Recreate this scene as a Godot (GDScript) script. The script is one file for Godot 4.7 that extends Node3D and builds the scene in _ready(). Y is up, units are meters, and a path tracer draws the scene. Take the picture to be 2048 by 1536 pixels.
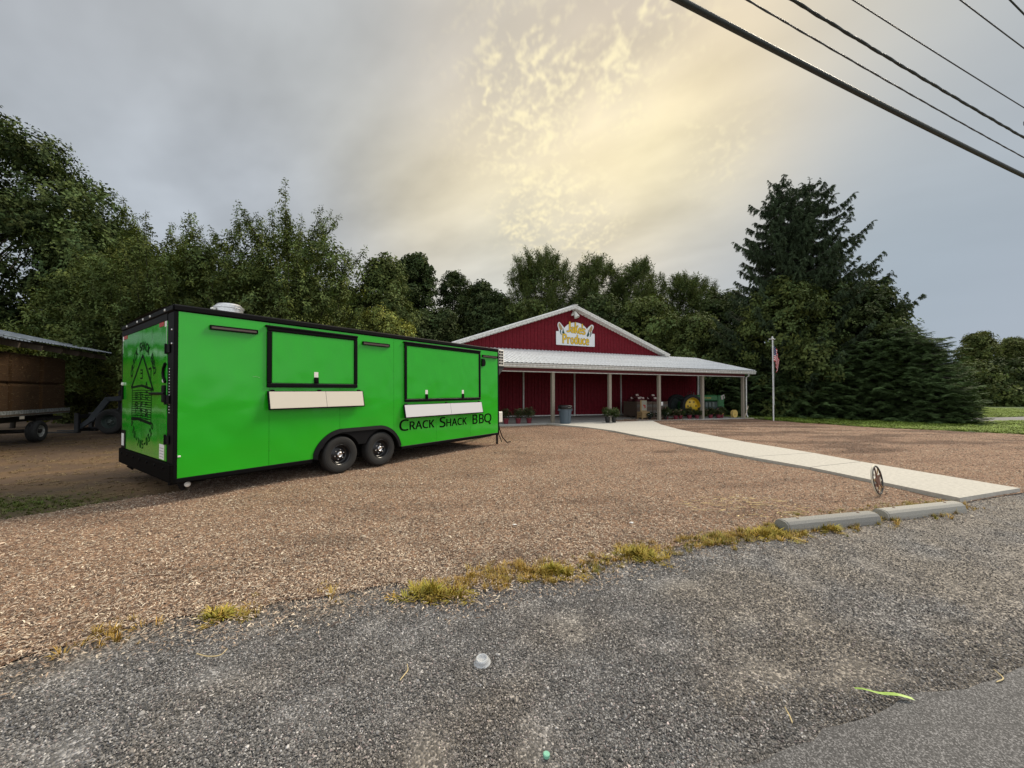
extends Node3D
# A green food trailer parked on wood-chip mulch beside a red produce barn, at dusk under thin cloud.
# Units are metres, y is up. The camera stands at the origin and looks along -z.

var rng := RandomNumberGenerator.new()
var mats := {}
var used_names := {}

# ---------------------------------------------------------------- mesh collecting
class MB:
	var v := PackedVector3Array()
	var n := PackedVector3Array()
	var c := PackedColorArray()
	var xf := Transform3D()
	var col := Color(1, 1, 1)
	func tri(a: Vector3, b: Vector3, d: Vector3, na: Vector3, nb: Vector3, nd: Vector3) -> void:
		if (b - a).cross(d - a).dot(na + nb + nd) > 0.0:
			var t := b
			b = d
			d = t
			t = nb
			nb = nd
			nd = t
		v.push_back(xf * a)
		v.push_back(xf * b)
		v.push_back(xf * d)
		n.push_back((xf.basis * na).normalized())
		n.push_back((xf.basis * nb).normalized())
		n.push_back((xf.basis * nd).normalized())
		c.push_back(col)
		c.push_back(col)
		c.push_back(col)
	func tri_flat(a: Vector3, b: Vector3, d: Vector3, out: Vector3) -> void:
		var m := (b - a).cross(d - a)
		if m.length_squared() < 1e-16:
			return
		m = m.normalized()
		if m.dot(out) < 0.0:
			m = -m
		tri(a, b, d, m, m, m)
	func quad(a: Vector3, b: Vector3, d: Vector3, e: Vector3, out: Vector3) -> void:
		tri_flat(a, b, d, out)
		tri_flat(a, d, e, out)
	func box(at: Vector3, size: Vector3, r := 0.0, basis := Basis()) -> void:
		var h := size * 0.5
		r = minf(r, minf(h.x, minf(h.y, h.z)) * 0.95)
		var keep := xf
		xf = xf * Transform3D(basis, at)
		for ax in 3:
			for s in [-1.0, 1.0]:
				var o := Vector3.ZERO
				o[ax] = s
				var u := (ax + 1) % 3
				var w := (ax + 2) % 3
				var p := []
				for k in [[-1, -1], [1, -1], [1, 1], [-1, 1]]:
					var q := Vector3.ZERO
					q[ax] = s * h[ax]
					q[u] = k[0] * (h[u] - r)
					q[w] = k[1] * (h[w] - r)
					p.append(q)
				quad(p[0], p[1], p[2], p[3], o)
				if r > 0.0:
					# chamfer towards +u of this face and, at the corners, a triangle
					for t in [-1.0, 1.0]:
						var a := Vector3.ZERO
						a[ax] = s * h[ax]
						a[u] = t * (h[u] - r)
						var b := Vector3.ZERO
						b[ax] = s * (h[ax] - r)
						b[u] = t * h[u]
						var z1 := Vector3.ZERO
						z1[w] = h[w] - r
						var oo := Vector3.ZERO
						oo[ax] = s
						oo[u] = t
						quad(a - z1, a + z1, b + z1, b - z1, oo)
						if ax == 0:
							for k in [-1.0, 1.0]:
								tri_flat(Vector3(s * h.x, t * (h.y - r), k * (h.z - r)), Vector3(s * (h.x - r), t * h.y, k * (h.z - r)), Vector3(s * (h.x - r), t * (h.y - r), k * h.z), Vector3(s, t, k))
		xf = keep
	func span(a: Vector3, b: Vector3, r := 0.0) -> void:
		box((a + b) * 0.5, (b - a).abs(), r)
	func bar(a: Vector3, b: Vector3, w: float, h: float, r := 0.0) -> void:
		var z := (b - a).normalized()
		var up := Vector3.UP if absf(z.y) < 0.95 else Vector3.RIGHT
		var x := up.cross(z).normalized()
		box((a + b) * 0.5, Vector3(w, h, (b - a).length()), r, Basis(x, z.cross(x), z))
	func tube(pts: Array, radii: Array, sides := 6, caps := true) -> void:
		var rings := []
		var last := Vector3.ZERO
		for i in pts.size():
			var d: Vector3 = pts[mini(i + 1, pts.size() - 1)] - pts[maxi(i - 1, 0)]
			d = d.normalized() if d.length() > 1e-9 else Vector3.UP
			var x := Vector3.ZERO
			if i == 0 or last == Vector3.ZERO:
				x = (Vector3.UP if absf(d.y) < 0.9 else Vector3.RIGHT).cross(d).normalized()
			else:
				x = (last - d * last.dot(d)).normalized()
			last = x
			var y := d.cross(x)
			var ring := []
			var rad: float = radii[mini(i, radii.size() - 1)]
			for k in sides:
				var a := TAU * k / sides
				ring.append([pts[i] + (x * cos(a) + y * sin(a)) * rad, x * cos(a) + y * sin(a)])
			rings.append(ring)
		for i in pts.size() - 1:
			for k in sides:
				var a = rings[i][k]
				var b = rings[i][(k + 1) % sides]
				var d = rings[i + 1][(k + 1) % sides]
				var e = rings[i + 1][k]
				tri(a[0], b[0], d[0], a[1], b[1], d[1])
				tri(a[0], d[0], e[0], a[1], d[1], e[1])
		if caps:
			for e in [0, pts.size() - 1]:
				var o: Vector3 = (pts[0] - pts[1]) if e == 0 else (pts[e] - pts[e - 1])
				for k in range(1, sides - 1):
					tri_flat(rings[e][0][0], rings[e][k][0], rings[e][k + 1][0], o)
	func lathe(prof: Array, sides := 24, at := Transform3D()) -> void:
		# prof: Vector2(radius, height) from bottom to top, turned about y; smooth within a piece
		var keep := xf
		xf = xf * at
		for i in prof.size() - 1:
			var p: Vector2 = prof[i]
			var q: Vector2 = prof[i + 1]
			var e := q - p
			if e.length() < 1e-7:
				continue
			var nn := Vector2(e.y, -e.x).normalized()
			for k in sides:
				var a := TAU * k / sides
				var b := TAU * (k + 1) / sides
				var da := Vector3(cos(a), 0, sin(a))
				var db := Vector3(cos(b), 0, sin(b))
				var na := da * nn.x + Vector3.UP * nn.y
				var nb := db * nn.x + Vector3.UP * nn.y
				var pa := da * p.x + Vector3.UP * p.y
				var pb := db * p.x + Vector3.UP * p.y
				var qa := da * q.x + Vector3.UP * q.y
				var qb := db * q.x + Vector3.UP * q.y
				if p.x > 1e-6:
					tri(pa, pb, qb, na, nb, nb)
				if q.x > 1e-6:
					tri(pa, qb, qa, na, nb, na)
		xf = keep
	func prism(poly: PackedVector2Array, z0: float, z1: float) -> void:
		var t := Geometry2D.triangulate_polygon(poly)
		for i in range(0, t.size(), 3):
			var a := poly[t[i]]
			var b := poly[t[i + 1]]
			var d := poly[t[i + 2]]
			tri_flat(Vector3(a.x, a.y, z1), Vector3(b.x, b.y, z1), Vector3(d.x, d.y, z1), Vector3(0, 0, z1 - z0))
			tri_flat(Vector3(a.x, a.y, z0), Vector3(b.x, b.y, z0), Vector3(d.x, d.y, z0), Vector3(0, 0, z0 - z1))
		var ccw := not Geometry2D.is_polygon_clockwise(poly)
		for i in poly.size():
			var a := poly[i]
			var b := poly[(i + 1) % poly.size()]
			var e := b - a
			var o := Vector3(e.y, -e.x, 0) if ccw else Vector3(-e.y, e.x, 0)
			quad(Vector3(a.x, a.y, z0), Vector3(b.x, b.y, z0), Vector3(b.x, b.y, z1), Vector3(a.x, a.y, z1), o)
	func add_mesh(m: Mesh, t: Transform3D) -> void:
		for s in m.get_surface_count():
			var arr := m.surface_get_arrays(s)
			var mv: PackedVector3Array = arr[Mesh.ARRAY_VERTEX]
			var mn: PackedVector3Array = arr[Mesh.ARRAY_NORMAL]
			var ix: PackedInt32Array = arr[Mesh.ARRAY_INDEX] if arr[Mesh.ARRAY_INDEX] != null else PackedInt32Array(range(mv.size()))
			var nb := t.basis.inverse().transposed()
			for i in range(0, ix.size(), 3):
				tri(t * mv[ix[i]], t * mv[ix[i + 1]], t * mv[ix[i + 2]], (nb * mn[ix[i]]).normalized(), (nb * mn[ix[i + 1]]).normalized(), (nb * mn[ix[i + 2]]).normalized())
	func commit() -> ArrayMesh:
		var m := ArrayMesh.new()
		var arr := []
		arr.resize(Mesh.ARRAY_MAX)
		arr[Mesh.ARRAY_VERTEX] = v
		arr[Mesh.ARRAY_NORMAL] = n
		arr[Mesh.ARRAY_COLOR] = c
		m.add_surface_from_arrays(Mesh.PRIMITIVE_TRIANGLES, arr)
		return m

# ---------------------------------------------------------------- naming
func numbered(called: String) -> String:
	if not used_names.has(called):
		used_names[called] = 0
		return called
	used_names[called] += 1
	return "%s_%03d" % [called, used_names[called]]

func tag(o: Node, label: String, category: String, group := "", kind := "") -> Node:
	if label:
		o.set_meta("label", label)
	if category:
		o.set_meta("category", category)
	if group:
		o.set_meta("group", group)
	if kind:
		o.set_meta("kind", kind)
	return o

func thing(called: String, label: String, category: String, at := Vector3.ZERO, turn := 0.0, group := "") -> Node3D:
	var o := Node3D.new()
	o.name = numbered(called)
	add_child(o)
	o.position = at
	o.rotation.y = turn
	tag(o, label, category, group)
	return o

func part(called: String, mb, m: Material, parent: Node = null, label := "") -> MeshInstance3D:
	var o := MeshInstance3D.new()
	o.mesh = mb.commit() if mb is MB else mb
	o.material_override = m
	o.cast_shadow = GeometryInstance3D.SHADOW_CASTING_SETTING_ON
	if parent == null or parent == self:
		o.name = numbered(called)
		add_child(o, true)
	else:
		o.name = called
		parent.add_child(o, true)
		if parent.has_node(NodePath(called)) and parent.get_node(NodePath(called)) != o:
			var k := 1
			while parent.has_node(NodePath("%s_%03d" % [called, k])):
				k += 1
			o.name = "%s_%03d" % [called, k]
	if label:
		o.set_meta("label", label)
	return o

func many(called: String, mesh: Mesh, m: Material, xs: Array, cols: Array, parent: Node = null, kind := "stuff", label := "", category := "") -> MultiMeshInstance3D:
	var mm := MultiMesh.new()
	mm.transform_format = MultiMesh.TRANSFORM_3D
	mm.use_colors = true
	mm.mesh = mesh
	mm.instance_count = xs.size()
	for i in xs.size():
		mm.set_instance_transform(i, xs[i])
		mm.set_instance_color(i, cols[i])
	var o := MultiMeshInstance3D.new()
	o.multimesh = mm
	o.material_override = m
	if parent == null:
		o.name = numbered(called)
		add_child(o, true)
	else:
		o.name = called
		parent.add_child(o, true)
	tag(o, label, category, "", kind)
	return o

func copy_of(o: Node3D, at: Vector3, turn: float, label: String) -> Node3D:
	var r: Node3D = o.duplicate()
	r.name = numbered(String(o.name).rstrip("0123456789").rstrip("_"))
	add_child(r)
	r.position = at
	r.rotation.y = turn
	r.set_meta("label", label)
	return r

# ---------------------------------------------------------------- materials
func lin(r: float, g: float, b: float) -> Color:
	return Color(r, g, b).linear_to_srgb()

func noise_image(kind: int, freq: float, octaves: int, seed_: int, lo: float, hi: float, size := 512, gain := 0.5, contrast := 1.0) -> Image:
	var f := FastNoiseLite.new()
	f.noise_type = kind
	f.frequency = freq
	f.fractal_octaves = octaves
	f.fractal_gain = gain
	f.seed = seed_
	var im := f.get_seamless_image(size, size)
	im.convert(Image.FORMAT_L8)
	var d := im.get_data()
	for i in d.size():
		var x := clampf((d[i] / 255.0 - 0.5) * contrast + 0.5, 0.0, 1.0)
		d[i] = int(lerpf(lo, hi, x))
	return Image.create_from_data(size, size, false, Image.FORMAT_L8, d)

func tex(im: Image) -> ImageTexture:
	return ImageTexture.create_from_image(im)

func normal_tex(im: Image, strength: float) -> ImageTexture:
	var k: Image = im.duplicate()
	k.convert(Image.FORMAT_RGBA8)
	k.bump_map_to_normal_map(strength)
	return ImageTexture.create_from_image(k)

var T := {}

func mat(key: String, color: Color, rough := 0.7, metal := 0.0, t := "", scale := 1.0, bump := "", bump_strength := 1.0, bump_scale := 0.0) -> StandardMaterial3D:
	if mats.has(key):
		return mats[key]
	var m := StandardMaterial3D.new()
	m.resource_name = key
	m.albedo_color = color
	m.roughness = rough
	m.metallic = metal
	if t or bump:
		m.uv1_triplanar = true
		m.uv1_scale = Vector3.ONE * scale
	if t:
		m.albedo_texture = T[t]
	if bump:
		m.normal_enabled = true
		m.normal_texture = T[bump]
		m.normal_scale = bump_strength
	mats[key] = m
	return m

func tinted(key: String, rough := 0.8, back := 0.0) -> StandardMaterial3D:
	# colour comes from vertices and copies
	if mats.has(key):
		return mats[key]
	var m := StandardMaterial3D.new()
	m.resource_name = key
	m.albedo_color = Color(1, 1, 1)
	m.vertex_color_use_as_albedo = true
	m.roughness = rough
	if back > 0.0:
		m.backlight_enabled = true
		m.backlight = Color(back, back, back * 0.7)
		m.metallic_specular = 0.25
		m.cull_mode = BaseMaterial3D.CULL_DISABLED
	mats[key] = m
	return m

# ---------------------------------------------------------------- sky
const SKY_POINTS := [
	[-0.682,0.521,-0.513,175,178,183],[-0.565,0.564,-0.602,179,183,187],[-0.690,0.435,-0.578,169,176,184],[-0.368,0.645,-0.670,181,185,188],
	[-0.401,0.551,-0.732,181,184,185],[-0.172,0.624,-0.762,187,186,184],[-0.627,0.392,-0.673,177,183,190],[-0.518,0.431,-0.739,164,171,180],
	[-0.404,0.360,-0.841,171,176,181],[-0.670,0.314,-0.673,171,181,192],[-0.187,0.519,-0.834,193,190,180],[-0.187,0.425,-0.886,238,218,165],
	[-0.149,0.316,-0.937,202,200,194],[-0.029,0.319,-0.947,194,199,202],[0.265,0.308,-0.914,189,190,190],[0.433,0.288,-0.854,182,187,192],
	[0.539,0.576,-0.615,200,197,186],[0.554,0.472,-0.686,179,185,190],[0.676,0.290,-0.678,159,171,182],[0.719,0.142,-0.681,162,174,186],
	[0.692,0.381,-0.613,163,173,183],[0.702,0.472,-0.533,175,181,186],[0.776,0.106,-0.622,167,176,188],[0.640,0.211,-0.739,157,171,182],
	[-0.735,0.389,-0.556,171,178,185],[-0.537,0.519,-0.665,179,183,187],[-0.561,0.325,-0.761,169,176,184],[0.600,0.492,-0.631,187,190,190],
	[0.603,0.352,-0.715,171,180,187],[-0.023,0.657,-0.754,202,196,186],[0.055,0.644,-0.763,225,207,179],[0.169,0.647,-0.743,198,189,179],
	[0.177,0.605,-0.776,206,189,181],[0.111,0.577,-0.809,232,217,188],[0.082,0.546,-0.834,248,232,190],[0.230,0.572,-0.787,236,219,186],
	[0.314,0.517,-0.797,255,246,190],[0.280,0.503,-0.817,255,249,195],[0.367,0.540,-0.757,255,232,183],[0.386,0.601,-0.700,231,213,188],
	[0.428,0.512,-0.745,254,230,185],[0.172,0.488,-0.856,254,235,190],[0.029,0.491,-0.871,251,232,185],[0.215,0.475,-0.853,242,224,180],
	[0.343,0.465,-0.816,241,225,190],[0.410,0.428,-0.805,195,195,189],[0.087,0.445,-0.891,255,238,185],[0.042,0.417,-0.908,204,206,194],
	[0.233,0.411,-0.881,244,225,180],[0.306,0.402,-0.863,192,192,186],[0.031,0.383,-0.923,209,208,196],[0.205,0.370,-0.906,217,202,186],
	[0.406,0.359,-0.840,189,193,197],[-0.060,0.683,-0.728,195,193,186],[0.089,0.691,-0.717,203,198,186],[0.251,0.667,-0.702,212,197,185],
	[-0.076,0.600,-0.796,204,191,181],[-0.070,0.527,-0.847,238,222,183],[0.475,0.552,-0.685,212,203,184],[0.512,0.433,-0.742,187,190,192],
	[-0.258,0.511,-0.820,187,189,186],[-0.301,0.345,-0.889,179,183,186],[0.116,0.317,-0.941,197,200,200],[-0.293,0.654,-0.698,183,186,187],
]

func smooth(a: float, b: float, x: float) -> float:
	return smoothstep(a, b, x)

func make_sky() -> PanoramaSkyMaterial:
	var lw := 256
	var lh := 128
	var low := Image.create(lw, lh, false, Image.FORMAT_RGBF)
	var dirs := PackedVector3Array()
	var cols := PackedVector3Array()
	for p in SKY_POINTS:
		dirs.push_back(Vector3(p[0], p[1], p[2]).normalized())
		var c := Color8(p[3], p[4], p[5]).srgb_to_linear() * (SKY_SEEN / EXPOSURE)
		cols.push_back(Vector3(c.r, c.g, c.b))
	var grey := Vector3(0.40, 0.42, 0.44) * (SKY_SEEN / EXPOSURE)
	for y in lh:
		var el := PI * 0.5 - PI * (y + 0.5) / lh
		for x in lw:
			var az := TAU * (x + 0.5) / lw
			var d := Vector3(sin(az) * cos(el), sin(el), -cos(az) * cos(el))
			if el < -0.04:
				low.set_pixel(x, y, Color(0.10, 0.085, 0.07))
				continue
			var sum := grey * 0.006
			var tot := 0.006
			for k in dirs.size():
				var q := 1.0 - d.dot(dirs[k])
				var w := exp(-q * 95.0)
				sum += cols[k] * w
				tot += w
			var c := sum / tot
			# an overcast sky is brighter overhead, and stays so over the open lot behind
			var up := smoothstep(0.70, 0.99, d.y)
			var behind := smoothstep(-0.25, 0.75, d.z) * (1.0 - up)
			c *= 1.0 + SKY_UP * up + SKY_BACK * behind
			low.set_pixel(x, y, Color(c.x, c.y, c.z))
	var w2 := 2048
	var h2 := 1024
	# widen by hand so that the seam straight ahead stays smooth
	var n1 := FastNoiseLite.new()
	n1.seed = 11
	n1.noise_type = FastNoiseLite.TYPE_SIMPLEX_SMOOTH
	n1.frequency = 1.0
	n1.fractal_octaves = 5
	n1.fractal_gain = 0.5
	var n2 := FastNoiseLite.new()
	n2.seed = 5
	n2.noise_type = FastNoiseLite.TYPE_SIMPLEX_SMOOTH
	n2.frequency = 1.0
	n2.fractal_octaves = 4
	n2.fractal_gain = 0.55
	# patches of broken cloud: direction, spread, strength
	var clumps := [
		[Vector3(0.050, 0.600, -0.802), 0.0110, 1.25], [Vector3(0.20, 0.615, -0.752), 0.0040, 0.9], [Vector3(0.257, 0.675, -0.691), 0.006, 0.8],
		[Vector3(0.045, 0.420, -0.904), 0.0040, 1.3], [Vector3(0.16, 0.405, -0.904), 0.0040, 1.2], [Vector3(0.10, 0.445, -0.89), 0.0040, 1.0], [Vector3(0.017, 0.548, -0.836), 0.006, 0.9],
		[Vector3(0.22, 0.585, -0.791), 0.003, 0.8], [Vector3(0.396, 0.493, -0.775), 0.004, 0.45],
	]
	var im := Image.create(w2, h2, false, Image.FORMAT_RGBF)
	im.fill(Color(0.10, 0.085, 0.07))
	for y in range(0, 530):
		var el := PI * 0.5 - PI * (y + 0.5) / h2
		var ce := cos(el)
		var dy := sin(el)
		var ly := (y + 0.5) / h2 * lh - 0.5
		var y0 := clampi(int(floor(ly)), 0, lh - 1)
		var y1 := mini(y0 + 1, lh - 1)
		var fy := clampf(ly - y0, 0, 1)
		for x in w2:
			var az := TAU * (x + 0.5) / w2
			var lx := (x + 0.5) / w2 * lw - 0.5
			var xi := int(floor(lx))
			var fx := lx - xi
			var x0 := posmod(xi, lw)
			var x1 := posmod(xi + 1, lw)
			var c := low.get_pixel(x0, y0).lerp(low.get_pixel(x1, y0), fx).lerp(low.get_pixel(x0, y1).lerp(low.get_pixel(x1, y1), fx), fy)
			if dy > 0.0:
				var d := Vector3(sin(az) * ce, dy, -cos(az) * ce)
				var k := 1.0 / (dy + 0.16)
				var px := d.x * k
				var pz := d.z * k
				# long soft streaks of thin cloud
				var s := n1.get_noise_2d((px * 0.80 + pz * 0.6) * 1.1 + 4.0, (pz * 0.8 - px * 0.6) * 2.1)
				var t := n1.get_noise_2d(px * 2.0 - 7.0, pz * 2.6 + 3.0)
				var wisp := (s * 0.15 + t * 0.045) * smoothstep(0.0, 0.40, dy)
				var warm := clampf((c.r - c.b) * 4.0, 0.0, 1.0)
				c = c * (1.0 + wisp * (1.45 + 0.2 * warm) * (1.0 - 0.75 * smoothstep(0.30, 0.62, d.x)))
				# the veiled sun's brightest patch, low in the break
				var near_sun := exp(-(1.0 - d.dot(Vector3(0.228, 0.527, -0.819))) * 120.0)
				c = c * (1.0 + 0.10 * near_sun)
				if d.z < 0.0:
					var m := 0.0
					for q in clumps:
						var e := 1.0 - d.dot((q[0] as Vector3).normalized())
						if e < q[1] * 3.0:
							m = maxf(m, q[2] * exp(-e / q[1] * 1.4))
					if m > 0.03:
						var wob := n2.get_noise_2d(px * 6.0, pz * 6.0) * 0.06
						var p := n2.get_noise_2d((px + wob) * 19.0, (pz + wob) * 14.0 + 20.0)
						var p2 := n2.get_noise_2d(px * 52.0, pz * 40.0 - 9.0)
						var big := n2.get_noise_2d(px * 5.5 + 8.0, pz * 4.5)
						var puff := smoothstep(-0.05, 0.85, p * 0.75 + p2 * 0.40 + big * 0.40 + m * 0.22) * minf(m * 1.6, 1.0)
						c = c.lerp(Color(0.45, 0.43, 0.39) * (SKY_SEEN / EXPOSURE), minf(m, 1.0) * 0.30)
						c = c.lerp(Color(1.0, 0.89, 0.58) * (SKY_SEEN / EXPOSURE), puff * 0.82)
			im.set_pixel(x, y, c)
	var m2 := PanoramaSkyMaterial.new()
	m2.panorama = ImageTexture.create_from_image(im)
	return m2

# ---------------------------------------------------------------- ground helpers
var hills := FastNoiseLite.new()
var spots := FastNoiseLite.new()

func height(x: float, z: float) -> float:
	var y := hills.get_noise_2d(x * 0.7, z * 0.7) * 0.03 + hills.get_noise_2d(x * 4.0 + 50.0, z * 4.0) * 0.012
	y -= 0.16 * smoothstep(6.0, 16.0, x) * smoothstep(10.0, 20.0, -z)
	y *= 1.0
	return y - 0.012

func up_at(x: float, z: float) -> Vector3:
	var e := 0.05
	return Vector3(height(x - e, z) - height(x + e, z), 2.0 * e, height(x, z - e) - height(x, z + e)).normalized()

func sheet(poly: PackedVector2Array, lift: float, cell: float, tint: Callable) -> MB:
	# a ground sheet cut to an outline (x, z), with its colour worked out at every corner
	var mb := MB.new()
	var lo := poly[0]
	var hi := poly[0]
	for p in poly:
		lo = lo.min(p)
		hi = hi.max(p)
	var nx := int(ceil((hi.x - lo.x) / cell))
	var nz := int(ceil((hi.y - lo.y) / cell))
	var inside := PackedByteArray()
	inside.resize((nx + 1) * (nz + 1))
	for j in nz + 1:
		for i in nx + 1:
			inside[j * (nx + 1) + i] = 1 if Geometry2D.is_point_in_polygon(lo + Vector2(i, j) * cell, poly) else 0
	var edge_cells := {}
	for k in poly.size():
		var a := poly[k]
		var b := poly[(k + 1) % poly.size()]
		var steps := int(ceil(a.distance_to(b) / (cell * 0.25))) + 1
		for s in steps + 1:
			var p := (a.lerp(b, float(s) / steps) - lo) / cell
			edge_cells[Vector2i(int(floor(p.x)), int(floor(p.y)))] = true
	for j in nz:
		for i in nx:
			var ids := [j * (nx + 1) + i, j * (nx + 1) + i + 1, (j + 1) * (nx + 1) + i + 1, (j + 1) * (nx + 1) + i]
			var on := edge_cells.has(Vector2i(i, j))
			var whole: int = inside[ids[0]] + inside[ids[1]] + inside[ids[2]] + inside[ids[3]]
			if whole > 0 and whole < 4:
				on = true
			if not on and whole == 0:
				continue
			var q := PackedVector2Array([lo + Vector2(i, j) * cell, lo + Vector2(i + 1, j) * cell, lo + Vector2(i + 1, j + 1) * cell, lo + Vector2(i, j + 1) * cell])
			var cut: Array = [q]
			if on:
				cut = Geometry2D.intersect_polygons(q, poly)
			for piece in cut:
				var t := Geometry2D.triangulate_polygon(piece)
				for k in range(0, t.size(), 3):
					var p := [piece[t[k]], piece[t[k + 1]], piece[t[k + 2]]]
					var cc := []
					for m in 3:
						cc.append(tint.call(p[m].x, p[m].y))
					var V := []
					var N := []
					for m in 3:
						V.append(Vector3(p[m].x, height(p[m].x, p[m].y) + lift, p[m].y))
						N.append(up_at(p[m].x, p[m].y))
					if (V[1] - V[0]).cross(V[2] - V[0]).y > 0.0:
						V = [V[0], V[2], V[1]]
						N = [N[0], N[2], N[1]]
						cc = [cc[0], cc[2], cc[1]]
					for m in 3:
						mb.v.push_back(V[m])
						mb.n.push_back(N[m])
						mb.c.push_back(cc[m])
	return mb

func wavy(pts: PackedVector2Array, step: float, amount: float, seed_: int) -> PackedVector2Array:
	var f := FastNoiseLite.new()
	f.seed = seed_
	f.frequency = 1.0
	f.fractal_octaves = 3
	var out := PackedVector2Array()
	for i in pts.size() - 1:
		var a := pts[i]
		var b := pts[i + 1]
		var k := int(ceil(a.distance_to(b) / step))
		var nn := (b - a).orthogonal().normalized()
		for s in k:
			var p := a.lerp(b, float(s) / k)
			out.push_back(p + nn * f.get_noise_2d(p.x * 1.7, p.y * 1.7) * amount)
	out.push_back(pts[pts.size() - 1])
	return out

const SKY_UP := 1.5
const SKY_BACK := 1.4
const SKY_SEEN := 1.08
const EXPOSURE := 1.42

func stroke_image(size: int, count: int, len_lo: float, len_hi: float, wid: float, base: Color, tones: Array, seed_: int) -> Array:
	# a tileable picture of loose chips, and its height
	var r := RandomNumberGenerator.new()
	r.seed = seed_
	var im := Image.create(size, size, false, Image.FORMAT_RGB8)
	im.fill(base)
	var hm := Image.create(size, size, false, Image.FORMAT_L8)
	hm.fill(Color(0.2, 0.2, 0.2))
	for i in count:
		var p := Vector2(r.randf() * size, r.randf() * size)
		var a := r.randf() * TAU
		var l := r.randf_range(len_lo, len_hi)
		var w := wid * r.randf_range(0.6, 1.5)
		var d := Vector2(cos(a), sin(a))
		var c: Color = tones[r.randi() % tones.size()]
		c = c.lerp(base, r.randf() * 0.5)
		var top := 0.3 + 0.7 * float(i) / count
		var steps := int(l)
		var n := d.orthogonal()
		for s in steps:
			for t in range(-int(w), int(w) + 1):
				var q := p + d * s + n * t
				var k := Vector2i(posmod(int(q.x), size), posmod(int(q.y), size))
				im.set_pixelv(k, c)
				hm.set_pixelv(k, Color(top, top, top))
	return [im, hm]

func make_textures() -> void:
	T.grain = tex(noise_image(FastNoiseLite.TYPE_SIMPLEX, 0.06, 4, 1, 150, 255, 512, 0.7))
	T.soft = tex(noise_image(FastNoiseLite.TYPE_SIMPLEX, 0.012, 4, 2, 205, 255, 512, 0.5))
	T.blotch = tex(noise_image(FastNoiseLite.TYPE_SIMPLEX, 0.010, 5, 3, 150, 255, 512, 0.6, 1.5))
	var g := noise_image(FastNoiseLite.TYPE_SIMPLEX, 0.05, 4, 4, 0, 255, 512, 0.6)
	T.bump = normal_tex(g, 4.0)
	T.ripple = normal_tex(noise_image(FastNoiseLite.TYPE_SIMPLEX_SMOOTH, 0.006, 2, 6, 0, 255, 512, 0.35), 6.0)
	var tones := [Color8(196, 160, 128), Color8(168, 130, 101), Color8(136, 102, 79), Color8(112, 83, 64), Color8(214, 184, 152), Color8(90, 66, 52), Color8(150, 118, 96)]
	var s := stroke_image(1024, 15000, 14, 44, 2.4, Color8(96, 72, 56), tones, 21)
	T.chips = tex(s[0])
	T.chips_n = normal_tex(s[1], 3.0)
	# stones: cells of several greys
	var f := FastNoiseLite.new()
	f.noise_type = FastNoiseLite.TYPE_CELLULAR
	f.cellular_return_type = FastNoiseLite.RETURN_CELL_VALUE
	f.frequency = 0.085
	f.fractal_type = FastNoiseLite.FRACTAL_NONE
	f.seed = 8
	var a := f.get_seamless_image(1024, 1024)
	a.convert(Image.FORMAT_L8)
	f.cellular_return_type = FastNoiseLite.RETURN_DISTANCE
	var b := f.get_seamless_image(1024, 1024)
	b.convert(Image.FORMAT_L8)
	var ad := a.get_data()
	var bd := b.get_data()
	for i in ad.size():
		var x := ad[i] / 255.0
		x = 0.32 + 0.42 * pow(x, 2.2) + 0.06 * float((i * 7919) % 101) / 101.0
		ad[i] = int(clampf(x, 0, 1) * 255.0)
		bd[i] = 255 - bd[i]
	T.stones = tex(Image.create_from_data(1024, 1024, false, Image.FORMAT_L8, ad))
	T.stones_n = normal_tex(Image.create_from_data(1024, 1024, false, Image.FORMAT_L8, bd), 5.0)
	T.tar = tex(noise_image(FastNoiseLite.TYPE_SIMPLEX, 0.2, 2, 9, 120, 235, 1024, 0.8, 1.3))
	T.tar_n = normal_tex(noise_image(FastNoiseLite.TYPE_SIMPLEX, 0.16, 2, 10, 0, 255, 1024, 0.7), 4.0)
	T.concrete = tex(noise_image(FastNoiseLite.TYPE_SIMPLEX, 0.03, 5, 12, 208, 250, 512, 0.75))
	# hay and turf: fine strokes
	var hay := stroke_image(512, 5000, 20, 70, 0.6, Color8(104, 74, 34), [Color8(150, 112, 58), Color8(128, 92, 46), Color8(84, 58, 26), Color8(170, 132, 74)], 31)
	T.hay = tex(hay[0])
	T.hay_n = normal_tex(hay[1], 3.0)
	var turf := stroke_image(1024, 16000, 8, 26, 0.8, Color8(66, 84, 34), [Color8(92, 120, 46), Color8(78, 104, 40), Color8(112, 134, 60), Color8(58, 78, 30), Color8(120, 124, 70)], 33)
	T.turf = tex(turf[0])
	T.turf_n = normal_tex(turf[1], 3.0)
	var dirt := stroke_image(1024, 9000, 4, 16, 1.2, Color8(112, 92, 72), [Color8(140, 118, 92), Color8(96, 78, 60), Color8(150, 132, 100), Color8(84, 66, 50)], 35)
	T.dirt = tex(dirt[0])
	T.dirt_n = normal_tex(dirt[1], 2.0)
	# wood: long grain
	var wf := FastNoiseLite.new()
	wf.frequency = 1.0
	wf.seed = 4
	wf.fractal_octaves = 3
	var wi := Image.create(256, 256, false, Image.FORMAT_L8)
	for y in 256:
		for x in 256:
			var k := wf.get_noise_2d(x * 0.15, y * 0.012) * 0.5 + wf.get_noise_2d(x * 0.5, y * 0.03) * 0.25
			var q := clampf(0.82 + k * 0.35, 0.0, 1.0)
			wi.set_pixel(x, y, Color(q, q, q))
	T.wood = tex(wi)

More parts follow.
